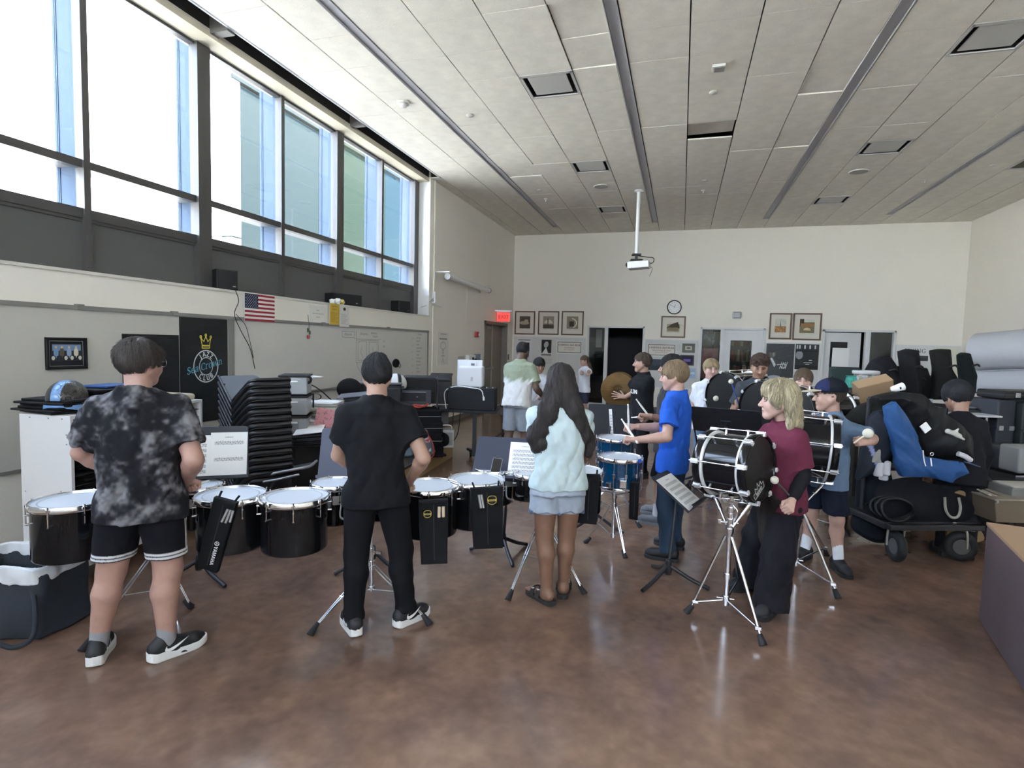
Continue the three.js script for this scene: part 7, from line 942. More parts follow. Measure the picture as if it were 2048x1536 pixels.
// ---------- along the left wall ----------
{ // rolling white music cabinet with folders in it
  const c0 = [-3.635,-2.547], t = thing('music_cabinet', 'tall white rolling music cabinet filled with black folders at far left', 'cabinet', [c0[0], 0, c0[1]], 0.12), wp = M('cabinet_white', new THREE.Color(0.66, 0.655, 0.65), 0.4), D = 0.38, Lz = 1.16, y0 = 0.1, y1 = 1.10, e = 0.022;
  obj('side_panel', bx(-D, y0, 0, 0, y1, -e, 0.002), wp, t); obj('side_panel', bx(-D, y0, -Lz + e, 0, y1, -Lz, 0.002), wp, t); obj('top_panel', bx(-D, y1 - e, -e, 0, y1, -Lz + e, 0.002), wp, t); obj('bottom_panel', bx(-D, y0, -e, 0, y0 + 0.05, -Lz + e, 0.002), wp, t); obj('back_panel', bx(-D, y0, -e, -D + 0.01, y1, -Lz + e), M('cabinet_inside', new THREE.Color(0.05, 0.05, 0.05), 0.8), t); obj('divider', bx(-D, y0, -0.58, -0.01, y1, -0.6), wp, t);
  const st = M('shelf_black', new THREE.Color(0.02, 0.02, 0.021), 0.6);
  for (let k = 0; k < 14; k++) for (const z of [-0.3, -0.87]) obj('shelf', bx(-D + 0.01, y0 + 0.1 + k * 0.063, z + 0.27, -0.015, y0 + 0.104 + k * 0.063, z - 0.27), st, t);
  for (let k = 0; k < 15; k++) for (const z of [-0.3, -0.87]) { const n = 2 + (k * 7 + (z < -0.5 ? 3 : 0)) % 2; for (let i = 0; i < n; i++) obj('folder', box(0.3, 0.013, 0.36 + 0.04 * ((k + i) % 3), -0.19 + rr(-0.015, 0.025), y0 + 0.062 + k * 0.063 + i * 0.015, z + rr(-0.03, 0.03), 0.004, rr(-0.02, 0.02), rr(-0.03, 0.03)), blackPlastic, t); }
  for (const [x, z] of [[-0.05, -0.06], [-D + 0.05, -0.06], [-0.05, -Lz + 0.06], [-D + 0.05, -Lz + 0.06]]) obj('caster', [rod([x - 0.015, 0.035, z], [x + 0.015, 0.035, z], 0.035, 0.035, 16), box(0.05, 0.05, 0.06, x, 0.075, z, 0.006)], rubber, t);
  for (const [x, y] of [[-0.03, 0.98], [-0.03, 0.92], [-0.03, 0.2], [-0.1, 0.13], [-0.2, 0.13], [-0.33, 0.15], [-0.06, 1.08], [-0.16, 1.08], [-0.3, 1.08], [-0.35, 0.6]]) obj('screw', rod([x, y, 0.0], [x, y, 0.002], 0.005, 0.005, 8), greyMetal, t);
  // helmet, folders and cushion on top
  const W = (x, y, z) => { const v = V3(x, y, z).applyAxisAngle(V3(0, 1, 0), 0.12); return [v.x + c0[0], v.y, v.z + c0[1]]; };
  const h = thing('marching_helmet', 'light blue and grey striped marching helmet on the white cabinet', 'helmet', W(-0.16, y1, -0.13), 0.5, undefined), sh = ell([0, 0.1, 0], [0.105, 0.115, 0.135]), hf = (x, y, z) => { const d = sh(x, y, z); return Math.max(d, -(d + 0.006), 0.045 + 0.55 * Math.max(0, z * 0.6) - y); };
  const hb = [0.14, 0.28, 0.52], hk = [0.035, 0.035, 0.034];
  obj('shell', net(hf, [-0.13, -0.02, -0.16], [0.13, 0.23, 0.16], 0.005, (x, y, z) => ((x > 0.03 || (x > -0.075 && x < -0.025)) && y > 0.06 + 0.2 * Math.max(0, x) ? hk : hb)), new THREE.MeshPhysicalMaterial({ vertexColors: true, roughness: 0.3, clearcoat: 0.6, name: 'helmet_paint' }), h);
  const brim = (x, y, z) => Math.max(Math.abs(Math.hypot(x / 0.108, z / 0.138) - 1 - (0.06 - y) * 1.9 * (z < 0 ? 1 : 0.5)) * 0.1 - 0.005, y - 0.062, -y + 0.004 + Math.max(0, z) * 0.3); obj('brim', net(brim, [-0.16, -0.01, -0.2], [0.16, 0.08, 0.2], 0.005, () => hb), shoeM, h); h.rotation.y = 0.45; obj('rivet', [ball(0.006, 0.1, 0.07, 0.03), ball(0.006, -0.1, 0.07, 0.03)], chrome, h);
  for (let k = 0; k < 6; k++) single('music_folder', box(0.26 + rr(-0.02, 0.02), 0.014, 0.36, ...W(-0.25 + rr(-0.02, 0.02) + k * 0.006, y1 + 0.009 + k * 0.016, -0.14 + rr(-0.02, 0.02)), 0.004, 0, rr(-0.15, 0.15) + 1.57), blackPlastic, ord(k) + ' black folder from the bottom of the left pile on the white cabinet', 'folder', 'black folders in the left pile on the cabinet');
  for (let k = 0; k < 10; k++) single('music_folder', box(0.26 + rr(-0.02, 0.02), 0.013, 0.38, ...W(-0.2 + rr(-0.02, 0.02), y1 + 0.008 + k * 0.014, -0.48 + rr(-0.03, 0.03)), 0.004, 0, rr(-0.12, 0.12)), blackPlastic, ord(k) + ' black folder from the bottom of the right pile on the white cabinet', 'folder', 'black folders in the right pile on the cabinet');
  single('music_folder', box(0.2, 0.013, 0.26, ...W(-0.22, y1 + 0.152, -0.5), 0.004, 0, 0.2), M('folder_blue', new THREE.Color(0.03, 0.09, 0.28), 0.5), 'blue folder lying on top of the right folder pile', 'folder');
  const cu = thing('cushion', 'flat beige seat cushion on the far end of the white cabinet', 'cushion', W(-0.18, y1, -1.0)); obj('pad', box(0.3, 0.05, 0.26, 0, 0.028, 0, 0.024), M('cushion_beige', new THREE.Color(0.42, 0.37, 0.27), 0.85), cu); obj('tie', [tube([[0.1, 0.05, 0], [0.0, 0.058, 0.05], [-0.1, 0.054, 0.02]], 0.004, 14, 6), tube([[0.15, 0.02, 0.06], [0.19, 0.0, 0.08], [0.19, -0.15, 0.08]], 0.006, 14, 6)], M('tie_beige', new THREE.Color(0.4, 0.34, 0.22), 0.8), cu);
}
{ // laundry style hamper with liner
  const t = thing('hamper', 'dark fabric bin with a white plastic liner at the lower left corner', 'bin', [-3.42, 0, -2.12], 0.25), cl = M('hamper_navy', new THREE.Color(0.022, 0.028, 0.038), 0.85, 0, { bumpMap: scaled(grainTex, 5), bumpScale: 0.004 });
  const wall = (x, y, z) => { const r = Math.max(Math.abs(x) - 0.25, Math.abs(z) - 0.17); const q = Math.hypot(Math.max(Math.abs(x) - 0.2, 0), Math.max(Math.abs(z) - 0.12, 0)) - 0.05 + 0.02 * noise3(x * 7, y * 7, z * 7); return Math.max(Math.abs(q) - 0.008, y - 0.36 - 0.02 * noise3(x * 5, 1, z * 5), 0.01 - y); };
  obj('fabric', [net(wall, [-0.3, 0, -0.22], [0.3, 0.42, 0.22], 0.011, () => [1, 1, 1]), box(0.46, 0.012, 0.3, 0, 0.012, 0).setAttribute('color', new THREE.BufferAttribute(new Float32Array(72).fill(1), 3))], cl, t);
  const lin2 = (x, y, z) => { const q = Math.hypot(Math.max(Math.abs(x) - 0.2, 0), Math.max(Math.abs(z) - 0.12, 0)) - 0.052; const w = 0.012 * noise3(x * 22, y * 14, z * 22); return Math.max(Math.abs(q + w + (y > 0.37 ? 0.0 : 0)) - 0.014, y - 0.405 - 0.012 * noise3(x * 16, 2, z * 16), 0.315 + 0.02 * noise3(x * 9, 3, z * 9) - y); }; obj('liner', net(lin2, [-0.3, 0.28, -0.22], [0.3, 0.44, 0.22], 0.009), M('liner_white', new THREE.Color(0.6, 0.62, 0.64), 0.45), t);
  obj('bag_bottom', (() => { const g = net((x, y, z) => Math.max(Math.abs(y - 0.25 - 0.03 * noise3(x * 12, 0, z * 12)) - 0.01, Math.abs(x) - 0.23, Math.abs(z) - 0.15), [-0.26, 0.18, -0.18], [0.26, 0.32, 0.18], 0.013); return g; })(), mats.liner_white, t);
  obj('strap', tube([[0.2, 0.3, 0.16], [0.245, 0.2, 0.19], [0.25, 0.05, 0.22], [0.18, 0.012, 0.24], [0.05, 0.01, 0.21]], 0.012, 24, 6), cl, t);
}
// stack of black chairs
{ const R0 = [-3.428,1.093,-3.645], F0 = subv([-3.133,1.282,-3.517], R0), Wd = subv([-2.939,1.289,-3.753], [-3.133,1.282,-3.517]), T0 = subv([-3.714,1.291,-3.805], R0), base = thing('stacking_chair', 'black stacking chair with the grey inner back, topmost of the tall chair stack', 'chair', R0, 0, 'black chairs in the tall stack'), poly = M('chair_black', new THREE.Color(0.013, 0.013, 0.014), 0.42), inner = M('chair_grey', new THREE.Color(0.05, 0.054, 0.058), 0.5);
  // a plate spanned by edge vectors a (across) and b (along), with rounded far corners and a rolled lip
  const plate = (o, a, b, th, lip, rc) => { const A = v3(a), B = v3(b), n = V3().crossVectors(A, B).normalize(), L = B.length(), w = A.length(), s = new THREE.Shape(); s.moveTo(0, 0); s.lineTo(w, 0); s.lineTo(w, L - rc); s.quadraticCurveTo(w, L, w - rc, L); s.lineTo(rc, L); s.quadraticCurveTo(0, L, 0, L - rc); s.closePath(); const g = new THREE.ExtrudeGeometry(s, { depth: th - 0.008, bevelEnabled: true, bevelSize: 0.004, bevelThickness: 0.004, bevelSegments: 2, curveSegments: 8 }); g.translate(0, 0, -th); const Bo = B.clone().normalize(), X = A.clone().normalize(), Y = V3().crossVectors(n, X); const m = new THREE.Matrix4().makeBasis(X, Y, n); const k = Bo.dot(X); const sh = new THREE.Matrix4().set(1, k / Math.max(0.2, Bo.dot(Y)), 0, 0, 0, 1, 0, 0, 0, 0, 1, 0, 0, 0, 0, 1); g.applyMatrix4(sh); g.applyMatrix4(m); g.translate(...o); return g; };
  const up = [0, 1, 0], dn = (p, k) => addv(p, [0, -1, 0], k), far = addv(F0, Wd), lipG = [];
  obj('seat', [plate([0, 0, 0], Wd, F0, 0.02, 0, 0.05)], poly, base);
  obj('seat_lip', [tube([addv(dn(F0, 0.02), nrm(subv([0, 0, 0], F0)), 0.03), dn(addv(F0, Wd, 0.06), 0.022), dn(addv(F0, Wd, 0.5), 0.024), dn(addv(F0, Wd, 0.94), 0.022)], 0.0205, 24, 8), tube([dn([0.012, 0, 0], 0.02), dn(lerpv([0, 0, 0], F0, 0.5), 0.022), dn(lerpv([0, 0, 0], F0, 0.9), 0.022), dn(addv(F0, Wd, 0.06), 0.022)], 0.019, 18, 8)], poly, base);
  obj('backrest', plate([0, 0, 0], Wd, T0, 0.014, 0, 0.05), inner, base); obj('back_rim', [tube([[0, 0, 0], lerpv([0, 0, 0], T0, 0.5), T0], 0.011, 10, 8)], poly, base);
  const hz = nrm([F0[0], 0, F0[2]]), legs = []; for (const s of [0.04, 0.96]) { const o = [Wd[0] * s, Wd[1] * s, Wd[2] * s]; legs.push([addv(o, F0, 0.75), addv(addv(o, F0, 0.75), [-hz[0] * 0.12, -0.42, -hz[2] * 0.12])], [addv(o, T0, 0.7), addv(addv(o, F0, -0.5), [0, -0.36, 0])]); }
  for (const [a, b] of legs) obj('leg', rod(a, b, 0.011, 0.011, 8), blackMetal, base);
  for (let k = 1; k < 15; k++) copy(base, [R0[0] + k * 0.004, R0[1] - k * 0.0525, R0[2] + k * 0.003], 0, ord(k) + ' black stacking chair from the top of the tall chair stack');
  const dolly = thing('chair_dolly', 'chrome tube frame sticking out under the tall chair stack', 'dolly', [-2.874,0.586,-3.616], 0.35); obj('rail', [tube([[-0.16, -0.03, 0], [-0.1, -0.008, 0], [0.08, 0.03, 0], [0.15, 0.04, -0.03], [0.15, 0.04, -0.25]], 0.011, 30, 8), tube([[-0.2, -0.07, 0.04], [-0.06, -0.045, 0.04], [0.1, -0.005, 0.04]], 0.009, 20, 8)], greyMetal, dolly); obj('leg', [rod([0.02, -0.05, 0], [0.05, -0.6, 0.02], 0.012, 0.012, 8), rod([-0.1, -0.06, 0], [-0.3, -0.6, 0.05], 0.012, 0.012, 8)], blackMetal, dolly); obj('seat_board', [box(0.3, 0.02, 0.22, 0, 0.0, -0.12, 0.008, 0, 0, 0.2)], blackPlastic, dolly); }
// cluttered desk
const deskBlack = M('desk_black', new THREE.Color(0.018, 0.017, 0.018), 0.5);
{ const a = [-3.452,0.549,-4.435], b = [-3.563,0.454,-5.755], y = 0.74, t = thing('desk', 'black desk buried under papers between the chair stack and the boy in black', 'desk', [a[0], 0, a[2]], 0); const dx = b[0] - a[0], dz = b[2] - a[2], L = Math.hypot(dx, dz); t.rotation.y = Math.atan2(dx, dz); obj('desk_top', bx(-0.02, y - 0.03, 0, 0.78, y, L, 0.006).translate(0, 0, 0), deskBlack, t); obj('pedestal', [bx(0, 0, 0.02, 0.74, y - 0.03, 0.45, 0.004), bx(0, 0, L - 0.45, 0.74, y - 0.03, L - 0.02, 0.004)], deskBlack, t); obj('modesty_panel', bx(0.5, 0.1, 0.4, 0.52, y - 0.03, L - 0.4), deskBlack, t); obj('edge_strip', bx(-0.03, y - 0.028, 0, -0.02, y - 0.004, L), M('edge_tan', new THREE.Color(0.3, 0.24, 0.16), 0.6), t); }
const onDesk = (name, label, cat, p, turn, parts, group) => { const t = thing(name, label, cat, p, turn, group); for (const [n, g, m] of parts) obj(n, g, m, t); return t; };
const clearBox = M('translucent_plastic', new THREE.Color(0.5, 0.52, 0.53), 0.35, 0, { transmission: 0.4, thickness: 0 });
{ const p = [-3.474,0.706,-4.493], t = thing('drawer_tower', 'stack of translucent plastic drawers behind the chair stack', 'drawers', p, 0.5); for (let i = 0; i < 3; i++) { const d = obj('drawer', box(0.24, 0.16, 0.3, 0, 0.1 + i * 0.19, 0, 0.01), clearBox, t); obj('handle', box(0.08, 0.015, 0.02, 0, 0.14 + i * 0.19, 0.155, 0.004), whitePlastic, d); } obj('frame', [0.005, 0.19, 0.38, 0.57].map((y) => box(0.26, 0.018, 0.32, 0, y, 0, 0.005)), blackPlastic, t); }
for (let k = 0; k < 5; k++) single('sheet_paper', box(0.21, 0.004, 0.29, ...addv([-3.462,1.243,-4.536], [rr(-0.04, 0.04), k * 0.006, rr(-0.03, 0.03)]), 0, 0, rr(-0.4, 0.4)), paper, ord(k) + ' white sheet from the bottom on top of the plastic drawers', 'paper', 'white sheets on the plastic drawers');
{ const p = [-3.429,1.242,-4.493]; onDesk('tape_roll', 'black adhesive tape roll beside the papers on the plastic drawers', 'tape', addv(p, [0.1, 0.0, 0.02]), 0.3, [['ring', new THREE.TorusGeometry(0.03, 0.012, 8, 20), blackPlastic]]); }
{ const p = [-3.502,0.904,-4.97]; for (let k = 0; k < 12; k++) single('paper_stack', box(0.3 + rr(-0.02, 0.02), 0.012, 0.24, ...addv(p, [rr(-0.02, 0.02), -0.06 + k * 0.0125, rr(-0.02, 0.02)]), 0.002, rr(-0.03, 0.03), rr(-0.25, 0.25) + 0.3), k > 8 ? paper : M('paper_cream' + k % 2, new THREE.Color(k % 2 ? 0.62 : 0.5, k % 2 ? 0.6 : 0.52, k % 2 ? 0.5 : 0.4), 0.8), k === 11 ? 'white top sheet of the paper heap on the desk' : ord(k) + ' bundle of paper from the bottom of the desk heap', 'paper', k === 11 ? undefined : 'paper bundles heaped on the desk'); }
{ const p = [-3.186,0.799,-4.585], t = thing('pink_box', 'pink patterned cardboard box with black lettering on the desk', 'box', p, 0.25), pt = canvasTex(512, 512, (c) => { c.fillStyle = '#c4898e'; c.fillRect(0, 0, 512, 512); c.strokeStyle = '#6d4449'; c.lineWidth = 7; for (let i = 0; i < 26; i++) { const x = (i * 137) % 470 + 20, y = (i * 89) % 430 + 20; c.beginPath(); c.arc(x, y, 20 + i % 12, i, i + 2.4); c.stroke(); } c.fillStyle = '#ab737a'; for (let i = 0; i < 8; i++) { c.beginPath(); c.ellipse((i * 173) % 512, (i * 97) % 440, 44, 22, i, 0, 7); c.fill(); } }); obj('carton', [box(0.28, 0.2, 0.03, 0.02, 0.06, 0.0, 0.003, -0.2, 0, -0.12)], M('pink_board', new THREE.Color(0.48, 0.24, 0.26), 0.7), t); const g = plane(0.275, 0.195, 0, 0, 0.0165); move(g, 0.02, 0.06, 0, -0.2, 0, -0.12); obj('carton_print', g, printMat('pink_print', pt), t, true); obj('base_tray', box(0.3, 0.1, 0.2, -0.06, -0.03, -0.14, 0.004, 0, 0.2), M('pink_pale', new THREE.Color(0.5, 0.4, 0.41), 0.7), t);
  const m = printMat('pink_text', canvasTex(256, 80, (c) => { c.fillStyle = '#c4898e'; c.fillRect(0, 0, 256, 80); c.fillStyle = '#222'; c.font = 'bold 64px sans-serif'; c.fillText('FOR', 60, 62); })); obj('flap', box(0.12, 0.05, 0.006, 0.02, -0.075, 0.05, 0.001, -0.3), mats.pink_board, t); obj('flap_print', move(plane(0.118, 0.048, 0, 0, 0.004), 0.02, -0.075, 0.05, -0.3), m, t, true); }
{ const p = [-3.253,0.744,-4.404]; for (let k = 0; k < 6; k++) single('music_folder', box(0.3, 0.014, 0.36, ...addv(p, [rr(-0.03, 0.03) + k * 0.006, -0.08 + k * 0.017, rr(-0.03, 0.03)]), 0.004, rr(-0.04, 0.04), rr(-0.3, 0.3) + 0.6, 0.06), blackPlastic, ord(k) + ' black folder from the bottom on the cluttered desk corner', 'folder', 'black folders on the desk corner'); single('sheet_paper', box(0.25, 0.006, 0.32, ...addv(p, [0.0, 0.045, 0.0]), 0, 0.1, 0.5, 0.12), paper, 'white sheets fanned over the black folders on the desk corner', 'paper'); }
{ const p = [-3.473,0.961,-5.401]; onDesk('office_chair', 'black rounded chair back behind the desk', 'chair', addv(p, [0, 0, 0]), 0.6, [['back', (() => { const g = new THREE.SphereGeometry(0.14, 22, 14); g.scale(1, 0.9, 0.4); return g.translate(0, 0.1, -0.25); })(), darkCloth], ['post', rod([0, -0.8, -0.25], [0, 0.05, -0.25], 0.03, 0.03, 10), blackPlastic], ['foot', [0, 1, 2, 3, 4].map((i) => rod([0, -0.74, -0.25], [Math.cos(i * 1.257) * 0.28, -0.79, -0.25 + Math.sin(i * 1.257) * 0.28], 0.02, 0.014, 8)), blackPlastic]]); }
{ const p = [-3.333,1.037,-5.239]; onDesk('laptop_tray', 'grey cardboard tray tilted on the desk left of the boy in black', 'tray', p, 0.4, [['tray', [box(0.3, 0.01, 0.24, 0, 0, 0, 0.003, 0.1, 0, 0.12)], M('tray_grey', new THREE.Color(0.1, 0.1, 0.12), 0.6)], ['stand', box(0.2, 0.2, 0.16, 0.02, -0.12, 0, 0.006), blackPlastic]]); onDesk('cable_box', 'small grey interface box with cables on the desk', 'electronics', addv([-3.336,0.903,-5.124], [0, 0, 0]), 0.3, [['case', box(0.14, 0.06, 0.12, 0, 0, 0, 0.006), M('case_steel', new THREE.Color(0.17, 0.19, 0.2), 0.45)], ['panel', box(0.12, 0.03, 0.005, 0, 0.0, 0.061), greyMetal]]); onDesk('orange_fruit', 'small orange lump on the desk against the wall', 'fruit', [-3.678,0.913,-5.441], 0, [['skin', new THREE.SphereGeometry(0.05, 14, 10).scale(1, 0.6, 1), M('fruit_orange', new THREE.Color(0.5, 0.28, 0.06), 0.6)]]); }
single('cable_coil', [tube([addv([-3.589,1.102,-4.749], [0, 0, 0]), [-3.598,1.155,-4.855], [-3.611,1.09,-5.055], [-3.503,0.947,-5.182], [-3.358,0.919,-5.223]], 0.006, 40, 6), new THREE.TorusGeometry(0.07, 0.006, 6, 30).scale(1, 0.45, 1).translate(-3.472,1.051,-4.78)], blackPlastic, 'black cable looping over the desk from the plastic drawers', 'cable');
{ const p = [-3.439,0.855,-4.671]; onDesk('desk_organiser', 'grey and white desk organiser with bent trays left of the pink box', 'organiser', p, 0.4, [['tray', [box(0.24, 0.012, 0.18, 0, 0.08, 0, 0.003), box(0.24, 0.012, 0.18, 0, -0.02, 0, 0.003)], M('tray_tan', new THREE.Color(0.3, 0.25, 0.2), 0.6)], ['bracket', [box(0.02, 0.13, 0.03, 0.09, 0.02, 0.06, 0.004, 0, 0, 0.2), tube([[-0.08, 0.03, 0.08], [0.0, -0.01, 0.09], [0.06, -0.03, 0.08]], 0.018, 12, 8)], whitePlastic], ['pen', [rod([-0.02, 0.09, -0.05], [-0.02, 0.24, -0.05], 0.008), rod([0.01, 0.09, -0.05], [0.01, 0.23, -0.05], 0.008)], blackPlastic]]); }
for (let k = 0; k < 7; k++) single('binder', box(0.2, 0.03, 0.26, ...addv([-3.294,0.895,-4.979], [rr(-0.02, 0.02), -0.08 + k * 0.012, rr(-0.02, 0.02)]), 0.003, 0, rr(-0.3, 0.3) + 0.4), k % 2 ? paper : blackPlastic, ord(k) + ' thin binder from the bottom beside the paper heap on the desk', 'binder', 'thin binders stacked on the desk');
// riser with boxes on it
{ const a = [-2.928,-6], b = [-3.06,-7.37], t = thing('riser', 'low plywood riser with a dark carpet top under the stacked cases', 'platform', [a[0], 0, a[1]], Math.atan2(b[0] - a[0], b[1] - a[1])), L = Math.hypot(b[0] - a[0], b[1] - a[1]), ply = M('plywood_tan', new THREE.Color(0.33, 0.22, 0.1), 0.55); obj('skirt', [bx(0, 0, -1.2, 0.02, 0.2, L), bx(0, 0, L - 0.02, 1.2, 0.2, L)], ply, t); obj('carpet_top', bx(0, 0.2, -1.2, 1.2, 0.222, L, 0.004), M('carpet_dark', new THREE.Color(0.035, 0.03, 0.028), 0.95), t); obj('edge_nosing', bx(-0.004, 0.195, -1.2, 0.012, 0.224, L), M('nosing_dark', new THREE.Color(0.05, 0.04, 0.03), 0.6), t); }
const bigCase = (name, label, cat, p, w, h, d, turn, m = blackPlastic, extra = []) => { const t = thing(name, label, cat, p, turn); obj('body', box(w, h, d, 0, h / 2, 0, 0.012), m, t); for (const [n, g, mm] of extra) obj(n, g, mm, t); return t; };
const felt2 = M('speaker_carpet', new THREE.Color(0.016, 0.016, 0.018), 0.95);
bigCase('gig_case', 'lowest of the black cases stacked on the riser', 'case', [-3.156,0.17,-6.588], 0.5, 0.14, 0.5, 0.5, darkCloth, [['handle', tube([[-0.08, 0.08, 0.25], [0, 0.1, 0.28], [0.08, 0.08, 0.25]], 0.012, 12, 6), blackPlastic]]);
bigCase('gig_case', 'second black case up in the stack on the riser', 'case', [-3.156,0.3,-6.598], 0.48, 0.17, 0.48, 0.42, darkCloth, [['zip', box(0.49, 0.006, 0.49, 0, 0.08, 0, 0.002), greyMetal]]); bigCase('gig_case', 'third black case up in the stack on the riser', 'case', [-3.169,0.455,-6.605], 0.47, 0.16, 0.46, 0.55, darkCloth, [['zip', box(0.48, 0.006, 0.47, 0, 0.08, 0, 0.002), greyMetal]]); bigCase('gig_case', 'uppermost black case in the stack on the riser, below the red cord', 'case', [-3.188,0.61,-6.611], 0.47, 0.15, 0.46, 0.5, darkCloth, [['zip', box(0.48, 0.006, 0.47, 0, 0.075, 0, 0.002), greyMetal]]);
single('red_cord', [tube([[-3.298,0.839,-6.333], [-3.213,0.803,-6.304], [-3.143,0.836,-6.327], [-3.035,0.82,-6.358], [-3.032,0.841,-6.466]], 0.013, 40, 7), tube([[-3.31,0.82,-6.329], [-3.203,0.828,-6.309], [-3.085,0.808,-6.321], [-3.034,0.834,-6.412]], 0.011, 40, 7)], M('cord_red', new THREE.Color(0.30, 0.03, 0.02), 0.6), 'coiled red cord lying on the black cases', 'cord');
bigCase('rack_case', 'black rack case with a grey-edged panel under the loudspeaker cabinet', 'case', [-3.333,0.822,-6.636], 0.46, 0.18, 0.4, 0.5, M('case_navy', new THREE.Color(0.018, 0.02, 0.03), 0.5), [['panel', box(0.36, 0.11, 0.01, -0.02, 0.1, 0.205, 0.002), blackPlastic], ['trim', [box(0.36, 0.01, 0.014, -0.02, 0.16, 0.206), box(0.02, 0.01, 0.01, 0.05, 0.1, 0.215)], M('trim_steel', new THREE.Color(0.2, 0.2, 0.22), 0.4)]]);
bigCase('loudspeaker_cabinet', 'large black loudspeaker cabinet on top of the stack right of the black-haired boy', 'speaker', [-3.325,0.954,-6.805], 0.42, 0.21, 0.5, 0.45, felt2, [['grille', box(0.38, 0.17, 0.012, 0, 0.105, 0.253, 0.004), mats.grille_cloth], ['side_panel', box(0.012, 0.6, 0.4, 0.24, -0.1, 0.0, 0.004), M('panel_plum', new THREE.Color(0.03, 0.027, 0.035), 0.5)]]);
bigCase('printer', 'black office printer directly behind the head of the boy in black', 'printer', [-3.501,0.897,-6.12], 0.5, 0.2, 0.4, 0.45, blackPlastic, [['lid', box(0.52, 0.025, 0.42, 0, 0.215, 0, 0.01), M('lid_grey', new THREE.Color(0.09, 0.09, 0.10), 0.45)], ['output_tray', box(0.3, 0.012, 0.16, 0, 0.04, 0.26, 0.004), blackPlastic]]);
{ const t = thing('white_helmet', 'white helmet with a black band resting on the printer', 'helmet', [-3.355,1.045,-6.227], 0.6); const sh = ell([0, 0.05, 0], [0.13, 0.13, 0.16]); obj('shell', net((x, y, z) => Math.max(sh(x, y, z), -y), [-0.16, -0.02, -0.19], [0.16, 0.2, 0.19], 0.012, (x, y, z) => (Math.abs(x - 0.03) < 0.022 ? [0.015, 0.015, 0.016] : [0.56, 0.56, 0.54])), shoeM, t); obj('visor', box(0.2, 0.012, 0.12, -0.02, 0.02, 0.18, 0.005, 0.2), M('visor_dark', new THREE.Color(0.04, 0.045, 0.045), 0.4), t); }
{ const t = thing('backpack', 'grey and red patterned drawstring bag hanging against the black cases', 'bag', [-2.844,0.473,-5.971], 0.4); const f = su(0.03, cap([0, 0.08, 0], [0.06, -0.12, 0], 0.05, 0.07)); obj('sack', net((x, y, z) => f(x, y, z * 1.8) * 0.7 + 0.006 * noise3(x * 30, y * 30, z * 30), [-0.12, -0.26, -0.1], [0.2, 0.18, 0.1], 0.012, (x, y, z) => { const n = noise3(x * 26, y * 26, z * 26); return n > 0.25 ? [0.42, 0.05, 0.05] : n > 0.05 ? [0.4, 0.4, 0.42] : [0.09, 0.09, 0.10]; }), clothM, t); obj('cord', tube([[0.02, 0.1, 0.04], [0.1, -0.02, 0.06], [0.12, -0.16, 0.06], [0.06, -0.22, 0.05]], 0.008, 20, 6), mats.cord_red, t); }
{ const f = [-2.97,-5.903], t = thing('water_jug', 'clear blue plastic jug standing on the riser edge right of the boy in black', 'jug', [f[0] - 0.2, 0.222, f[1] - 0.25], 0.2); obj('body', lathe([[0, 0.002], [0.085, 0.004], [0.09, 0.03], [0.085, 0.1], [0.09, 0.16], [0.085, 0.24], [0.05, 0.29], [0.025, 0.3], [0.025, 0.33], [0, 0.33]], 22), M('jug_plastic', new THREE.Color(0.30, 0.42, 0.48), 0.25, 0, { transmission: 0.4, thickness: 0 }), t); obj('label', lathe([[0.0905, 0.1], [0.0925, 0.11], [0.0925, 0.17], [0.0905, 0.18]], 22), M('label_blue', new THREE.Color(0.12, 0.24, 0.36), 0.5), t); }
{ const p = [-2.989,0.139,-6.95], t = thing('power_supply', 'white bench power supply with dark slots at the end of the riser', 'electronics', [p[0], 0.222, p[2]], 0.5); obj('case', box(0.2, 0.24, 0.2, 0, 0.12, 0, 0.006), M('psu_white', new THREE.Color(0.42, 0.42, 0.4), 0.5), t); obj('slot', [box(0.01, 0.05, 0.12, -0.102, 0.16, 0, 0.002), box(0.01, 0.05, 0.12, -0.102, 0.08, 0, 0.002)], blackPlastic, t); obj('panel', box(0.14, 0.17, 0.006, 0.01, 0.12, 0.102), M('psu_grey', new THREE.Color(0.26, 0.26, 0.25), 0.5), t); obj('carry_handle', tube([[-0.08, 0.24, 0], [-0.07, 0.28, 0], [0.07, 0.28, 0], [0.08, 0.24, 0]], 0.008, 16, 6), whitePlastic, t); }
{ const p = [-3.041,0.349,-6.845], t = thing('cloth_bundle', 'black bundle of cloth wedged beside the white power supply', 'cloth', p); const g = net(su(0.04, ell([0, 0, 0], [0.14, 0.09, 0.12]), ell([0.08, -0.04, 0.05], [0.08, 0.06, 0.08])), [-0.2, -0.13, -0.2], [0.2, 0.13, 0.2], 0.016); obj('bundle', g, darkCloth, t); }
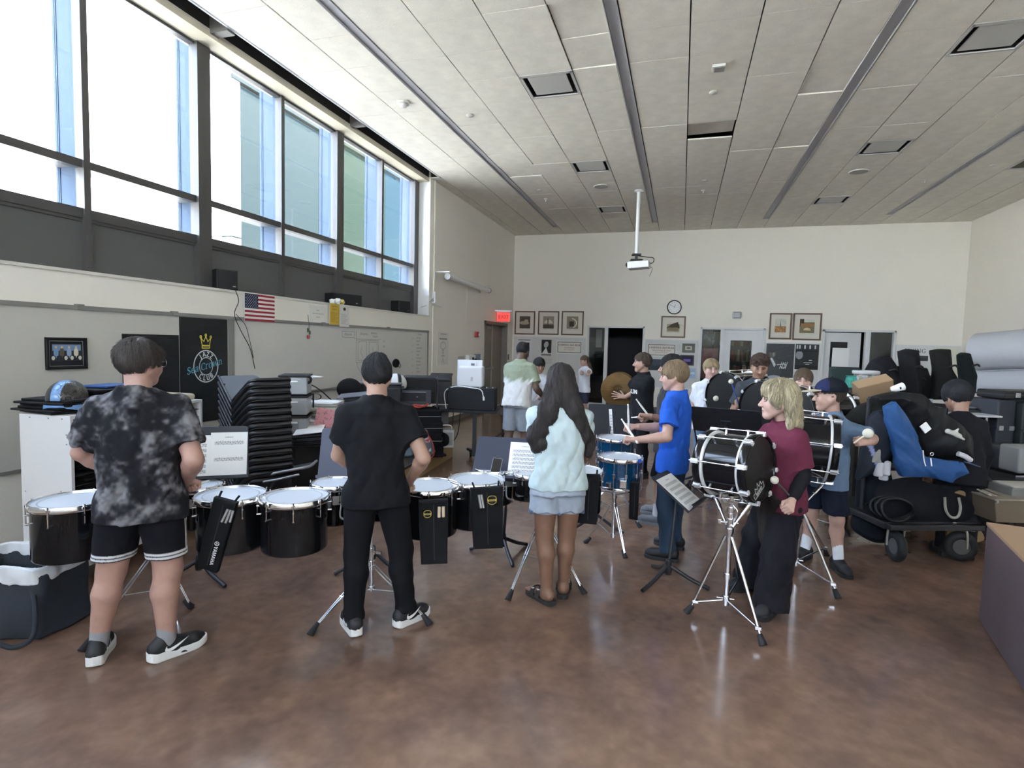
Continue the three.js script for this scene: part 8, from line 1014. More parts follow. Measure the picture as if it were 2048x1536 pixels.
{ // table with amplifier and white device
  const f = [-2.717,-7.078], t = thing('rolling_table', 'black flip-top table on casters below the black amplifier', 'table', [f[0], 0, f[1]], 0.22), y = 0.7; obj('table_top', box(0.95, 0.03, 0.6, -0.1, y, -0.25, 0.006), blackPlastic, t); obj('leg', [box(0.055, y - 0.1, 0.035, 0.08, (y + 0.06) / 2, -0.05, 0.004), box(0.06, 0.03, 0.5, 0.06, y - 0.03, -0.22, 0.004)], blackMetal, t); obj('leg', box(0.055, y - 0.1, 0.035, -0.45, (y + 0.06) / 2, -0.25, 0.004), blackMetal, t);
  for (const x of [0.08, -0.45]) { obj('foot_bar', box(0.05, 0.035, 0.62, x, 0.1, -0.2, 0.01, 0, 0.5), blackMetal, t); for (const z of [0.08, -0.5]) obj('caster', [rod([x - 0.012 + z * 0.3 + 0.04, 0.035, z], [x + 0.012 + z * 0.3 + 0.04, 0.035, z], 0.035, 0.035, 14), box(0.04, 0.05, 0.05, x + z * 0.3 + 0.04, 0.07, z, 0.006)], blackPlastic, t); }
  const a = thing('amplifier', 'black carpeted amplifier box on the rolling table', 'amplifier', [f[0] - 0.02, y + 0.016, f[1] - 0.22], 0.22); obj('cabinet', box(0.64, 0.3, 0.36, 0, 0.15, 0, 0.01), felt2, a); obj('corner', [[-1, -1], [1, -1], [-1, 1], [1, 1]].map(([s, k]) => box(0.04, 0.04, 0.04, s * 0.302, 0.15 + k * 0.132, 0.165, 0.012)), blackPlastic, a); obj('knob', [-0.1, 0, 0.1, 0.2, 0.28].map((x) => rod([x, 0.3, 0.12], [x, 0.315, 0.12], 0.01, 0.009, 10)), greyMetal, a);
  const w = thing('ice_machine', 'white rounded appliance standing on the black amplifier', 'appliance', [f[0] - 0.1, y + 0.318, f[1] - 0.26], 0.22), wh = M('appliance_white', new THREE.Color(0.62, 0.63, 0.65), 0.4); obj('body', box(0.34, 0.29, 0.22, 0.04, 0.145, 0.06, 0.03), wh, w); obj('back_shell', box(0.36, 0.37, 0.03, 0.0, 0.185, -0.06, 0.014), wh, w); obj('side_gasket', box(0.36, 0.36, 0.05, -0.01, 0.18, -0.1, 0.02), M('gasket_grey', new THREE.Color(0.1, 0.11, 0.12), 0.5), w); obj('latch', box(0.09, 0.06, 0.05, 0.05, 0.31, 0.0, 0.008), wh, w); obj('vent', box(0.05, 0.03, 0.004, 0.05, 0.31, 0.027), mats.gasket_grey, w); obj('emblem', [box(0.03, 0.05, 0.002, 0.06, 0.12, 0.171), box(0.04, 0.008, 0.002, 0.06, 0.09, 0.171)], M('emblem_grey', new THREE.Color(0.4, 0.4, 0.42), 0.5), w);
  single('white_cable', [tube([[f[0] - 0.33, y + 0.02, f[1] + 0.0], [f[0] - 0.36, y + 0.25, f[1] - 0.02], [f[0] - 0.2, y + 0.33, f[1] + 0.02], [f[0] + 0.05, y + 0.325, f[1] + 0.04], [f[0] + 0.18, y + 0.3, f[1] + 0.02], [f[0] + 0.21, y + 0.2, f[1] + 0.0]], 0.0065, 50, 7), rod([f[0] + 0.21, y + 0.21, f[1]], [f[0] + 0.215, y + 0.16, f[1]], 0.014)], whitePlastic, 'white cable draped over the front of the black amplifier', 'cable');
  single('table_cable', [tube([[f[0] - 0.3, y - 0.02, f[1] - 0.2], [f[0] - 0.33, 0.4, f[1] - 0.2], [f[0] - 0.42, 0.2, f[1] - 0.2]], 0.006, 20, 6), tube([[f[0] - 0.16, y - 0.02, f[1] - 0.1], [f[0] - 0.2, 0.35, f[1] - 0.1], [f[0] - 0.32, 0.22, f[1] - 0.15], [f[0] - 0.42, 0.25, f[1] - 0.2]], 0.006, 24, 6)], blackPlastic, 'black cables hanging below the rolling table', 'cable');
  bigCase('shelf_box', 'dark box with a slanted lid behind the loudspeaker cabinet', 'box', [-3.335,0.747,-7.519], 0.3, 0.36, 0.4, 0.3, M('box_brown', new THREE.Color(0.035, 0.03, 0.03), 0.6), [['lid', box(0.32, 0.02, 0.42, 0, 0.37, 0, 0.004, 0.2), blackPlastic], ['liner', box(0.2, 0.26, 0.01, 0.05, -0.15, 0.2, 0.003), M('liner_clear', new THREE.Color(0.2, 0.19, 0.18), 0.4)]]);
}

// ---------- coat and case carts along the right ----------
// thick hanging cloth: outline of points lying in one upright plane, bulged and folded
function drape(name, label, cat, pts, th, color, o = {}) {
  const c = pts.reduce((a, p) => addv(a, p, 1 / pts.length), [0, 0, 0]), R = [0.9575, 0, -0.2884], N = [0.2884, 0, 0.9575], q = pts.map((p) => { const d = subv(p, c); return [dotv(d, R), d[1]]; }), fr = o.freq ?? 9, am = o.amp ?? 0.02, dir = o.dir ?? 0.3;
  const f = (x, y, z) => { let d = 1e9, s = 1; for (let i = 0, j = q.length - 1; i < q.length; j = i++) { const ex = q[j][0] - q[i][0], ey = q[j][1] - q[i][1], wx = x - q[i][0], wy = y - q[i][1], t = clamp((wx * ex + wy * ey) / (ex * ex + ey * ey), 0, 1), bx2 = wx - ex * t, by = wy - ey * t; d = Math.min(d, bx2 * bx2 + by * by); const c1 = y >= q[i][1], c2 = y < q[j][1], c3 = ex * wy > ey * wx; if ((c1 && c2 && c3) || (!c1 && !c2 && !c3)) s = -s; } d = s * Math.sqrt(d);
    const u = x * Math.cos(dir) + y * Math.sin(dir), v = -x * Math.sin(dir) + y * Math.cos(dir), fold = am * (noise3(u * fr, v * fr * 0.28, 1 + c[0]) + 0.6 * (0.4 - Math.abs(noise3(u * fr * 1.7, v * fr * 0.5, 4))) + 0.35 * noise3(u * fr * 3, v * fr * 1.4, 8)), e = 0.03 + 0.4 * th, bul = th * (1 - 0.75 * Math.pow(clamp(1 + d / (e * 2), 0, 1), 2)); const w = Math.abs(z - fold) - bul, r = 0.012; return Math.min(Math.max(d + 0.008, w), 0) + Math.hypot(Math.max(d + 0.008, 0), Math.max(w, 0)) - r * 0.3; };
  let x0 = 9, x1 = -9, y0 = 9, y1 = -9; for (const [x, y] of q) { x0 = Math.min(x0, x); x1 = Math.max(x1, x); y0 = Math.min(y0, y); y1 = Math.max(y1, y); }
  const g = net(f, [x0 - 0.04, y0 - 0.04, -th - am * 2 - 0.03], [x1 + 0.04, y1 + 0.04, th + am * 2 + 0.03], o.cell ?? 0.011, (x, y, z) => { const k = 1 + 0.08 * noise3(x * 50, y * 50, z * 50), cc = typeof color === 'function' ? color(x, y, z) : color; return cc.map((v) => v * k); });
  const t = thing(name, label, cat, c, Math.atan2(N[0], N[2]), o.group); obj('cloth', g, o.mat ?? clothM, t); if (o.after) o.after(t, q); return t;
}
const nylon = new THREE.MeshPhysicalMaterial({ vertexColors: true, roughness: 0.6, specularIntensity: 0.45, bumpMap: scaled(clothBump, 4), bumpScale: 0.0015 }); nylon.name = 'nylon';
{ // the cart
  const a = [1.685,-5.009], b = [2.185,-5.196], t = thing('equipment_cart', 'black equipment cart on large rubber wheels under the heap of jackets', 'cart', [a[0], 0, a[1]], -Math.atan2(b[1] - a[1], b[0] - a[0])), L = Math.hypot(b[0] - a[0], b[1] - a[1]);
  obj('deck', [box(L + 0.24, 0.045, 0.06, L / 2, 0.29, 0.05, 0.006), box(L + 0.24, 0.03, 0.75, L / 2, 0.3, -0.36, 0.006), box(0.05, 0.045, 0.75, -0.1, 0.285, -0.36, 0.006), box(0.05, 0.045, 0.75, L + 0.1, 0.285, -0.36, 0.006)], blackMetal, t);
  const wheel = (x, z, ry) => { const w = obj('wheel', (() => { const g = new THREE.TorusGeometry(0.085, 0.035, 12, 28); return move(g, x, 0.12, z, 0, ry, 0); })(), rubber, t); obj('hub', move(rod([0, 0, -0.025], [0, 0, 0.025], 0.06, 0.06, 20), x, 0.12, z, 0, ry, 0), M('hub_dark', new THREE.Color(0.09, 0.09, 0.09), 0.5), w); const fk = []; for (const s of [-1, 1]) fk.push(move(tube([[0.0, 0.16, s * 0.03], [0.01, 0.14, s * 0.055], [0.02, 0.05, s * 0.06], [0.02, 0, s * 0.058]], 0.009, 14, 6), x, 0.12, z, 0, ry, 0)); fk.push(box(0.13, 0.02, 0.12, x, 0.272, z, 0.004, 0, ry)); obj('fork', fk, M('zinc', new THREE.Color(0.42, 0.4, 0.34), 0.4, 0.7), w); };
  wheel(0, 0, PI / 2 - 0.15); wheel(L, 0, -0.35); wheel(0, -0.68, 1.2); wheel(L, -0.68, 0.4);
  obj('upright', [rod([-0.05, 0.3, -0.35], [-0.05, 1.25, -0.35], 0.016, 0.016, 10), rod([L + 0.1, 0.3, -0.35], [L + 0.1, 1.2, -0.35], 0.016, 0.016, 10), rod([-0.05, 1.25, -0.35], [L + 0.1, 1.2, -0.35], 0.016, 0.016, 10)], blackMetal, t);
}
{ const q = [[2.124,0.53,-5.262], [2.212,0.532,-5.289], [2.206,0.332,-5.272], [2.247,0.273,-5.28], [2.34,0.252,-5.306], [2.383,0.149,-5.312], [2.121,0.158,-5.234]], c = q[0], R = [0.9575, 0, -0.2884], t = thing('plywood_bracket', 'curved tan plywood end board standing on the cart', 'board', c, 0.2925), s = new THREE.Shape(new THREE.SplineCurve([...q, q[0]].map((p) => { const d = subv(p, c); return new THREE.Vector2(dotv(d, R), d[1]); })).getPoints(50)); const g = new THREE.ExtrudeGeometry(s, { depth: 0.02, bevelEnabled: true, bevelSize: 0.003, bevelThickness: 0.003, bevelSegments: 1 }); obj('board', g, M('plywood_edge', new THREE.Color(0.24, 0.155, 0.07), 0.6), t); obj('bolt', [ball(0.008, -0.02, -0.3, 0.024), ball(0.008, 0.09, -0.33, 0.024)], greyMetal, t); }
// jackets over the cart
const navy = [0.009, 0.013, 0.022], blk = [0.0085, 0.0085, 0.0095];
drape('jacket', 'royal blue nylon jacket hanging over the cart below the black coat', 'jacket', [[1.508,1.22,-4.972], [1.587,1.268,-4.999], [1.665,1.174,-5.016], [1.762,1.002,-5.032], [1.844,0.842,-5.045], [1.971,0.823,-5.081], [2.112,0.811,-5.123], [2.161,0.724,-5.131], [2.057,0.632,-5.093], [1.888,0.674,-5.046], [1.688,0.668,-4.986], [1.625,0.767,-4.974], [1.591,0.94,-4.976], [1.528,1.093,-4.969]], 0.07, [0.022, 0.075, 0.21], { mat: nylon, amp: 0.022, freq: 10, dir: 0.9, after: (t) => { obj('drawstring', [tube([[-0.03, 0.0, 0.1], [-0.015, -0.08, 0.1], [0, -0.12, 0.1]], 0.004, 12, 6), tube([[0.04, -0.06, 0.09], [0.045, -0.12, 0.1]], 0.005, 10, 6)], paper, t); obj('eyelet', new THREE.TorusGeometry(0.012, 0.004, 8, 18).translate(0.05, -0.03, 0.085), chrome, t); } });
drape('jacket', 'big black coat spread over the top of the jacket heap', 'jacket', [[1.472,1.283,-5.123], [1.654,1.328,-5.181], [1.827,1.317,-5.232], [1.934,1.24,-5.258], [2.105,1.109,-5.299], [2.237,1,-5.331], [2.29,0.834,-5.334], [2.353,0.708,-5.344], [2.395,0.629,-5.351], [2.243,0.613,-5.304], [2.147,0.77,-5.287], [1.906,0.844,-5.22], [1.822,1.013,-5.208], [1.722,1.17,-5.19], [1.643,1.232,-5.17], [1.497,1.228,-5.126]], 0.12, blk, { mat: nylon, amp: 0.024, freq: 8, dir: -0.55, after: (t) => obj('lining_label', box(0.06, 0.07, 0.012, -0.16, 0.04, 0.14, 0.003, 0, 0, 0.7), paper, t) });
drape('jacket', 'navy jacket with a pale lavender stripe at the left of the heap', 'jacket', [[1.433,1.113,-5.046], [1.483,1.177,-5.066], [1.558,1.187,-5.089], [1.632,1.063,-5.102], [1.641,0.865,-5.091], [1.586,0.745,-5.065], [1.484,0.663,-5.029], [1.388,0.601,-4.995], [1.393,0.819,-5.013], [1.416,0.978,-5.032]], 0.07, (x, y, z) => (x < -0.055 - (y < 0 ? -0.35 * y * -1 : 0.2 * y) && x > -0.085 - (y < 0 ? -0.35 * y * -1 : 0.2 * y) ? [0.24, 0.28, 0.5] : navy), { mat: nylon, amp: 0.014, freq: 9 });
drape('jacket', 'dark olive-black jacket at the back left of the heap under the cardboard', 'jacket', [[1.366,1.068,-5.389], [1.483,1.19,-5.433], [1.664,1.251,-5.492], [1.769,1.19,-5.519], [1.695,1.017,-5.484], [1.578,0.886,-5.44], [1.415,0.881,-5.39]], 0.1, [0.014, 0.014, 0.012], { amp: 0.018 });
drape('jacket', 'black trousers or coat hanging between the grey towel and the blue jacket', 'jacket', [[1.505,1.052,-5.116], [1.666,1.057,-5.164], [1.687,0.758,-5.149], [1.581,0.743,-5.116]], 0.06, blk, { amp: 0.01 });
drape('towel', 'pale grey towel corner hanging below the black sleeve', 'towel', [[1.53,0.934,-5.01], [1.545,0.762,-5.002], [1.459,0.764,-4.976], [1.474,0.838,-4.986]], 0.02, [0.28, 0.27, 0.25], { amp: 0.004 });
for (const [i, p] of [[1.528,0.718,-5.014], [1.584,0.728,-5.032], [1.599,0.671,-5.116]].entries()) { const t = thing('rolled_towel', ['left white rolled cloth hanging under the heap', 'right white rolled cloth hanging under the heap', 'lower white rolled cloth between the other two'][i], 'towel', p, 0.3); const g = net((x, y, z) => Math.hypot(Math.max(Math.abs(y) - 0.045, 0), Math.hypot(x, z) - 0.02 > 0 ? Math.hypot(x, z) - 0.02 : 0) - 0.012 + 0.003 * noise3(x * 60, y * 20, z * 60), [-0.05, -0.08, -0.05], [0.05, 0.08, 0.05], 0.006, (x, y, z) => [0.5, 0.5, 0.52]); obj('roll', g, clothM, t); obj('loose_end', move(box(0.02, 0.1, 0.006, 0.028, -0.005, 0.012, 0.002), 0, 0, 0, 0, 0.5), M('towel_white', new THREE.Color(0.5, 0.5, 0.52), 0.9), t); }
drape('jacket', 'charcoal jacket hem trailing at the right end of the heap', 'jacket', [[2.164,0.832,-5.401], [2.336,0.755,-5.447], [2.488,0.608,-5.481], [2.479,0.543,-5.474], [2.295,0.546,-5.419], [2.221,0.691,-5.408]], 0.06, [0.012, 0.012, 0.013], { mat: nylon, amp: 0.012, freq: 12 });
{ const t = thing('white_sock', 'white rolled sock poking from the jacket heap at right', 'sock', [2.138,0.837,-5.143], 0.3); obj('sock', [tube([[-0.05, 0.03, 0], [0, 0.01, 0.01], [0.05, -0.02, 0.0]], 0.02, 16, 10), rod([0.05, -0.02, 0], [0.055, -0.024, 0], 0.022, 0.018, 12)], M('sock_white', new THREE.Color(0.5, 0.5, 0.51), 0.9), t); obj('cuff', box(0.1, 0.006, 0.05, 0.06, -0.05, 0.01, 0.002, 0, 0, -0.3), M('cuff_blue', new THREE.Color(0.1, 0.15, 0.26), 0.8), t); }
{ const t = thing('white_glove', 'small white crumpled glove lying on the black coat', 'glove', [2.056,1.017,-5.131], 0.3); obj('glove', net(su(0.02, cap([-0.05, 0.02, 0], [0.04, -0.01, 0], 0.02, 0.016), cap([0, 0.01, 0], [0.03, 0.04, 0], 0.012, 0.007), cap([0.02, -0.01, 0], [0.08, -0.04, 0], 0.012, 0.008)), [-0.1, -0.08, -0.05], [0.12, 0.07, 0.05], 0.006), M('glove_white', new THREE.Color(0.5, 0.49, 0.45), 0.9), t); }
{ const t = thing('dark_bag', 'dark duffel bag with a pale webbing loop on the cart', 'bag', [1.947,0.418,-5.306], 0.29); obj('sack', net((x, y, z) => su(0.08, ell([-0.12, 0, 0], [0.26, 0.2, 0.2]), ell([0.16, -0.02, 0], [0.22, 0.17, 0.2]))(x, y, z) + 0.012 * noise3(x * 9, y * 9, z * 9), [-0.45, -0.26, -0.28], [0.45, 0.26, 0.28], 0.018, () => [0.008, 0.008, 0.010]), clothM, t); obj('webbing_loop', tube([[0.02, 0.1, 0.2], [0.02, 0.0, 0.225], [0.06, -0.05, 0.23], [0.11, -0.045, 0.23], [0.13, 0.02, 0.225], [0.13, 0.1, 0.2]], 0.0105, 30, 6), M('webbing_tan', new THREE.Color(0.25, 0.24, 0.2), 0.8), t); obj('buckle', box(0.02, 0.01, 0.01, 0.1, -0.1, 0.215, 0.002), chrome, t); }
single('garden_hose', [0, 1, 2].map((i) => tube([...Array(12)].map((_, k) => { const a = k / 11 * 2 * PI; return addv([1.659,0.42,-4.958], [Math.cos(a) * (0.11 + 0.02 * i) - 0.01 * i, Math.sin(a) * 0.09, Math.sin(a * 2) * 0.02 - 0.03 * i]); }), 0.011, 50, 7)), blackPlastic, 'loops of dark cable hanging at the left end of the cart', 'cable');
{ const t = thing('dark_bag', 'dark blue garment bag drooping at the left of the cart', 'bag', [1.61,0.375,-5.411], 0.3); obj('sack', net((x, y, z) => su(0.06, cap([0, 0.3, 0], [0.05, -0.15, 0], 0.12, 0.16), ell([0.08, -0.25, 0], [0.2, 0.1, 0.18]))(x, y, z) + 0.012 * noise3(x * 9, y * 6, z * 9), [-0.25, -0.4, -0.25], [0.35, 0.48, 0.25], 0.018, () => [0.007, 0.009, 0.013]), clothM, t); obj('clip', rod([-0.13, 0.0, 0.13], [-0.07, 0.01, 0.13], 0.006), chrome, t); }
// boxes and jars on the shelf behind
const shelfD = M('shelf_graphite', new THREE.Color(0.02, 0.02, 0.021), 0.6);
{ const p = [1.992,1.111,-7.044], t = thing('long_shelf', 'dark shelving unit carrying the jar, the carton and the instrument bags', 'shelf', [p[0] + 0.5, 0, p[2] - 0.4], 0.29); obj('board', [0.35, 0.75, 1.02].map((y) => box(2.6, 0.03, 0.55, 0.6, y, 0, 0.004)), shelfD, t); for (const x of [-0.68, 0.3, 1.1, 1.88]) obj('upright', box(0.04, 1.02, 0.5, x, 0.51, 0, 0.004), shelfD, t); }
{ const p = [1.955,1.1,-7.869], t = thing('green_chair', 'dark green upholstered chair back behind the boy in the cap', 'chair', p, 0.1); obj('back', box(0.36, 0.42, 0.07, 0, 0.14, 0, 0.05), M('cloth_green', new THREE.Color(0.012, 0.026, 0.024), 0.9), t); obj('frame', [rod([-0.15, -0.9, 0], [-0.15, 0.2, -0.03], 0.015), rod([0.15, -0.9, 0], [0.15, 0.2, -0.03], 0.015)], blackMetal, t); obj('seat', box(0.38, 0.06, 0.36, 0, -0.25, 0.2, 0.025), mats.cloth_green, t); }
{ const q = [1.852,1.349,-6.811]; const t = thing('storage_crate', 'dark crate under the clear jar, mostly hidden by the tan carton', 'crate', [q[0], 1.036, q[2]], 0.3); obj('body', box(0.5, 0.225, 0.3, 0, 0.113, 0, 0.008), shelfD, t); obj('rim', box(0.52, 0.02, 0.32, 0, 0.215, 0, 0.004), blackPlastic, t); }
{ const p = [1.898,1.351,-6.825], t = thing('plastic_jar', 'clear round plastic tub of colourful bits with a white lid rim', 'jar', p, 0); obj('tub', lathe([[0, -0.09], [0.1, -0.09], [0.115, 0.06], [0.112, 0.06], [0.098, -0.086], [0, -0.086]], 30), M('jar_clear', new THREE.Color(0.9, 0.9, 0.9), 0.12, 0, { transmission: 0.9, thickness: 0 }), t); obj('rim', lathe([[0.112, 0.05], [0.128, 0.055], [0.13, 0.085], [0.115, 0.09], [0.112, 0.05]], 30), M('rim_grey', new THREE.Color(0.4, 0.4, 0.39), 0.5), t); const cs = [[0.5, 0.5, 0.48], [0.35, 0.05, 0.08], [0.05, 0.3, 0.25], [0.5, 0.4, 0.2], [0.3, 0.3, 0.32]]; for (let i = 0; i < 26; i++) { const a = rr(0, 6.28), r = rr(0.02, 0.085); obj('sweet', move(box(0.05, 0.03, 0.035, 0, 0, 0, 0.01), Math.cos(a) * r, rr(-0.07, 0.06), Math.sin(a) * r, rr(0, 3), rr(0, 3), 0), M('sweet' + i % 5, new THREE.Color(...cs[i % 5]), 0.5), t); } }
{ const p = [1.719,1.278,-6.661], t = thing('snack_bag', 'shiny teal snack bag standing left of the jar', 'bag', p, 0.2), m = M('teal_foil', new THREE.Color(0.03, 0.22, 0.19), 0.35, 0.3); obj('pouch', net((x, y, z) => Math.max(Math.abs(x) - 0.05, Math.abs(y) - 0.1, Math.abs(z) - 0.03 * (1 - Math.pow(Math.abs(y) / 0.1, 2)) - 0.003 + 0.006 * noise3(x * 50, y * 50, z * 9)), [-0.07, -0.13, -0.06], [0.07, 0.13, 0.06], 0.007, (x, y, z) => (noise3(x * 40, y * 40, 2) > 0.35 ? [1.6, 1.5, 1.3] : [1, 1, 1])), m, t); m.vertexColors = true; obj('seal', [box(0.105, 0.012, 0.006, 0, 0.104, 0, 0.001), box(0.105, 0.012, 0.006, 0, -0.104, 0, 0.001)], m, t); }
{ const p = [1.715,1.149,-6.441], t = thing('plastic_bin', 'small pale blue plastic bin with a rolled lip below the teal bag', 'bin', p, 0.25); obj('bin', [box(0.19, 0.1, 0.2, 0, -0.01, 0, 0.02), box(0.22, 0.016, 0.23, 0, 0.042, 0, 0.007)], M('bin_blue', new THREE.Color(0.36, 0.45, 0.52), 0.5), t); obj('label', box(0.05, 0.03, 0.004, 0.02, -0.01, 0.101), paper, t); }
{ const p = [1.678,1.302,-5.814], t = thing('cardboard_box', 'open tan cardboard box tipped at an angle on the jacket heap', 'box', p, 0.28), m = M('cardboard', new THREE.Color(0.29, 0.19, 0.105), 0.8), m2 = M('cardboard_dark', new THREE.Color(0.2, 0.13, 0.07), 0.85); const G = (g) => move(g, 0, 0, 0, 0.42, 0, 0.33); obj('front_panel', G(box(0.29, 0.17, 0.006, 0, 0, 0.06, 0.001)), m, t); for (const s of [-0.145, 0.145]) obj('side_panel', G(box(0.006, 0.17, 0.12, s, 0, 0, 0.001)), m2, t); obj('back_panel', G(box(0.29, 0.17, 0.006, 0, 0, -0.06, 0.001)), m2, t); obj('top_flap', G(box(0.29, 0.006, 0.12, 0, 0.085, 0, 0.001)), m, t); obj('bottom_panel', G(box(0.29, 0.006, 0.12, 0, -0.085, 0, 0.001)), m2, t); }
{ const p = [1.783,1.335,-5.534], t = thing('paper_cup', 'white printed paper cup lying on its side on the black coat', 'cup', p, 0.3); obj('cup', move(lathe([[0, -0.045], [0.026, -0.045], [0.034, 0.045], [0.036, 0.047], [0.031, 0.046], [0.024, -0.04], [0, -0.04]], 22), 0, 0, 0, 0, 0, -1.25), paper, t); obj('print', move(box(0.014, 0.02, 0.003, 0.004, 0, 0.034, 0.001), 0, 0, 0, 0, 0, 0.3), blackPlastic, t); }
// instrument bags standing at the back
function gigBag(label, pts, th, col, group = 'dark instrument bags along the right shelf') { return drape('instrument_bag', label, 'instrument case', pts, th, col, { amp: 0.012, freq: 7, cell: 0.016, group, after: (t, q) => { const m = q.reduce((a, p) => Math.max(a, p[1]), -9); obj('handle', tube([[-0.05, m * 0.2, th + 0.02], [0, m * 0.2 + 0.02, th + 0.05], [0.05, m * 0.2, th + 0.02]], 0.012, 12, 6), blackPlastic, t); } }); }
gigBag('tall black instrument bag in front of the SWING poster', [[2.58,1.664,-8.098], [2.68,1.698,-8.13], [2.8,1.682,-8.165], [2.848,1.404,-8.159], [2.905,1.063,-8.151], [2.7,0.996,-8.084], [2.647,1.367,-8.096]], 0.13, [0.011, 0.011, 0.012]);
gigBag('tall black instrument bag right of the SWING poster', [[3.045,1.689,-8.448], [3.149,1.711,-8.48], [3.265,1.708,-8.515], [3.308,1.453,-8.509], [3.406,1.315,-8.528], [3.399,1.059,-8.507], [3.117,1.051,-8.422], [3.112,1.435,-8.449]], 0.14, [0.012, 0.012, 0.011]);
gigBag('slanted dark green instrument bag beside the white roll', [[3.479,1.641,-8.783], [3.541,1.676,-8.804], [3.617,1.664,-8.826], [3.675,1.508,-8.832], [3.732,1.365,-8.838], [3.73,1.115,-8.819], [3.576,1.177,-8.778], [3.512,1.471,-8.78]], 0.12, [0.010, 0.014, 0.013]);
gigBag('rounded black instrument bag leaning before the third doorway, hooded', [[2.173,1.39,-7.851], [2.237,1.532,-7.881], [2.34,1.596,-7.916], [2.428,1.599,-7.943], [2.509,1.491,-7.959], [2.566,1.278,-7.96], [2.599,1.064,-7.955], [2.317,1.056,-7.87]], 0.14, [0.010, 0.010, 0.012]);
gigBag('low black instrument bag filling the gap below the tall bags', [[2.593,1.482,-8.402], [3.042,1.461,-8.535], [3.111,1.301,-8.544], [3.136,1.042,-8.532], [2.626,1.029,-8.378]], 0.12, [0.008, 0.008, 0.009]);
const caseBox = (label, p, w, h, d, turn, m, extra = []) => { const t = thing('instrument_case', label, 'instrument case', p, turn); obj('shell', box(w, h, d, 0, h / 2, 0, 0.02), m, t); obj('band', [box(w + 0.006, 0.016, d + 0.006, 0, h * 0.5, 0, 0.003)], blackMetal, t); obj('latch', [-0.3, 0.3].map((k) => box(0.05, 0.05, 0.014, k * w, h * 0.5, d / 2 + 0.006, 0.004)), greyMetal, t); for (const [n, g, mm] of extra) obj(n, g, mm, t); return t; };
const navyCase = M('case_midnight', new THREE.Color(0.016, 0.019, 0.027), 0.6), greenCase = M('case_forest', new THREE.Color(0.009, 0.013, 0.012), 0.7);
{ const f = [3.276,0.568,-7.388]; caseBox('large midnight blue hard case standing upright at the far right', [f[0], f[1], f[2]], 0.2, 0.6, 0.4, 0.35, navyCase); caseBox('dark green hard case right of the midnight blue one', [f[0] + 0.24, f[1], f[2] - 0.02], 0.23, 0.58, 0.4, 0.35, greenCase); caseBox('worn black case with bright rivets at the right edge of the picture', [f[0] + 0.5, f[1] + 0.02, f[2] + 0.0], 0.26, 0.55, 0.4, 0.35, M('case_worn', new THREE.Color(0.022, 0.017, 0.015), 0.6), [['rivet', [...Array(10)].map((_, i) => ball(0.009, -0.1 + (i % 2) * 0.06, 0.06 + i * 0.045, 0.203)), chrome]]);
  caseBox('flat black case lying across the tops of the upright cases', [f[0] + 0.3, f[1] + 0.61, f[2] - 0.05], 0.75, 0.09, 0.34, 0.35, blackPlastic, [['handle', tube([[-0.05, 0.09, 0.1], [-0.03, 0.13, 0.1], [0.05, 0.13, 0.1], [0.07, 0.09, 0.1]], 0.012, 14, 6), blackPlastic]]); caseBox('black case with a steel edge on the shelf left of the upright cases', [2.888,0.822,-7.5], 0.4, 0.24, 0.4, 0.3, blackPlastic, [['edge_strip', box(0.41, 0.012, 0.41, 0, 0.235, 0, 0.003), greyMetal]]); caseBox('scuffed brown-black case behind the tall bags', [3.179,1.185,-8.869], 0.5, 0.16, 0.35, 0.3, M('case_brown', new THREE.Color(0.09, 0.05, 0.02), 0.6)); }
{ const p = [2.789,0.862,-7.683], t = thing('display_board', 'narrow white board standing between the instrument bags', 'board', p, 0.4); obj('board', box(0.12, 0.34, 0.03, 0, 0.08, 0, 0.006), M('board_pale', new THREE.Color(0.36, 0.38, 0.42), 0.5), t); obj('foot', box(0.16, 0.02, 0.1, 0, -0.1, 0, 0.004), blackPlastic, t); }
{ const p = [2.625,0.997,-7.016], t = thing('white_table', 'white table edge showing behind the stooping person', 'table', [p[0] + 0.25, p[1], p[2] - 0.1], 0.3); obj('top', box(0.7, 0.02, 0.3, 0, 0, 0, 0.006), M('table_white', new THREE.Color(0.42, 0.43, 0.45), 0.5), t); for (const s of [-0.3, 0.3]) obj('leg', box(0.03, p[1], 0.03, s, -p[1] / 2, 0, 0.004), greyMetal, t); }
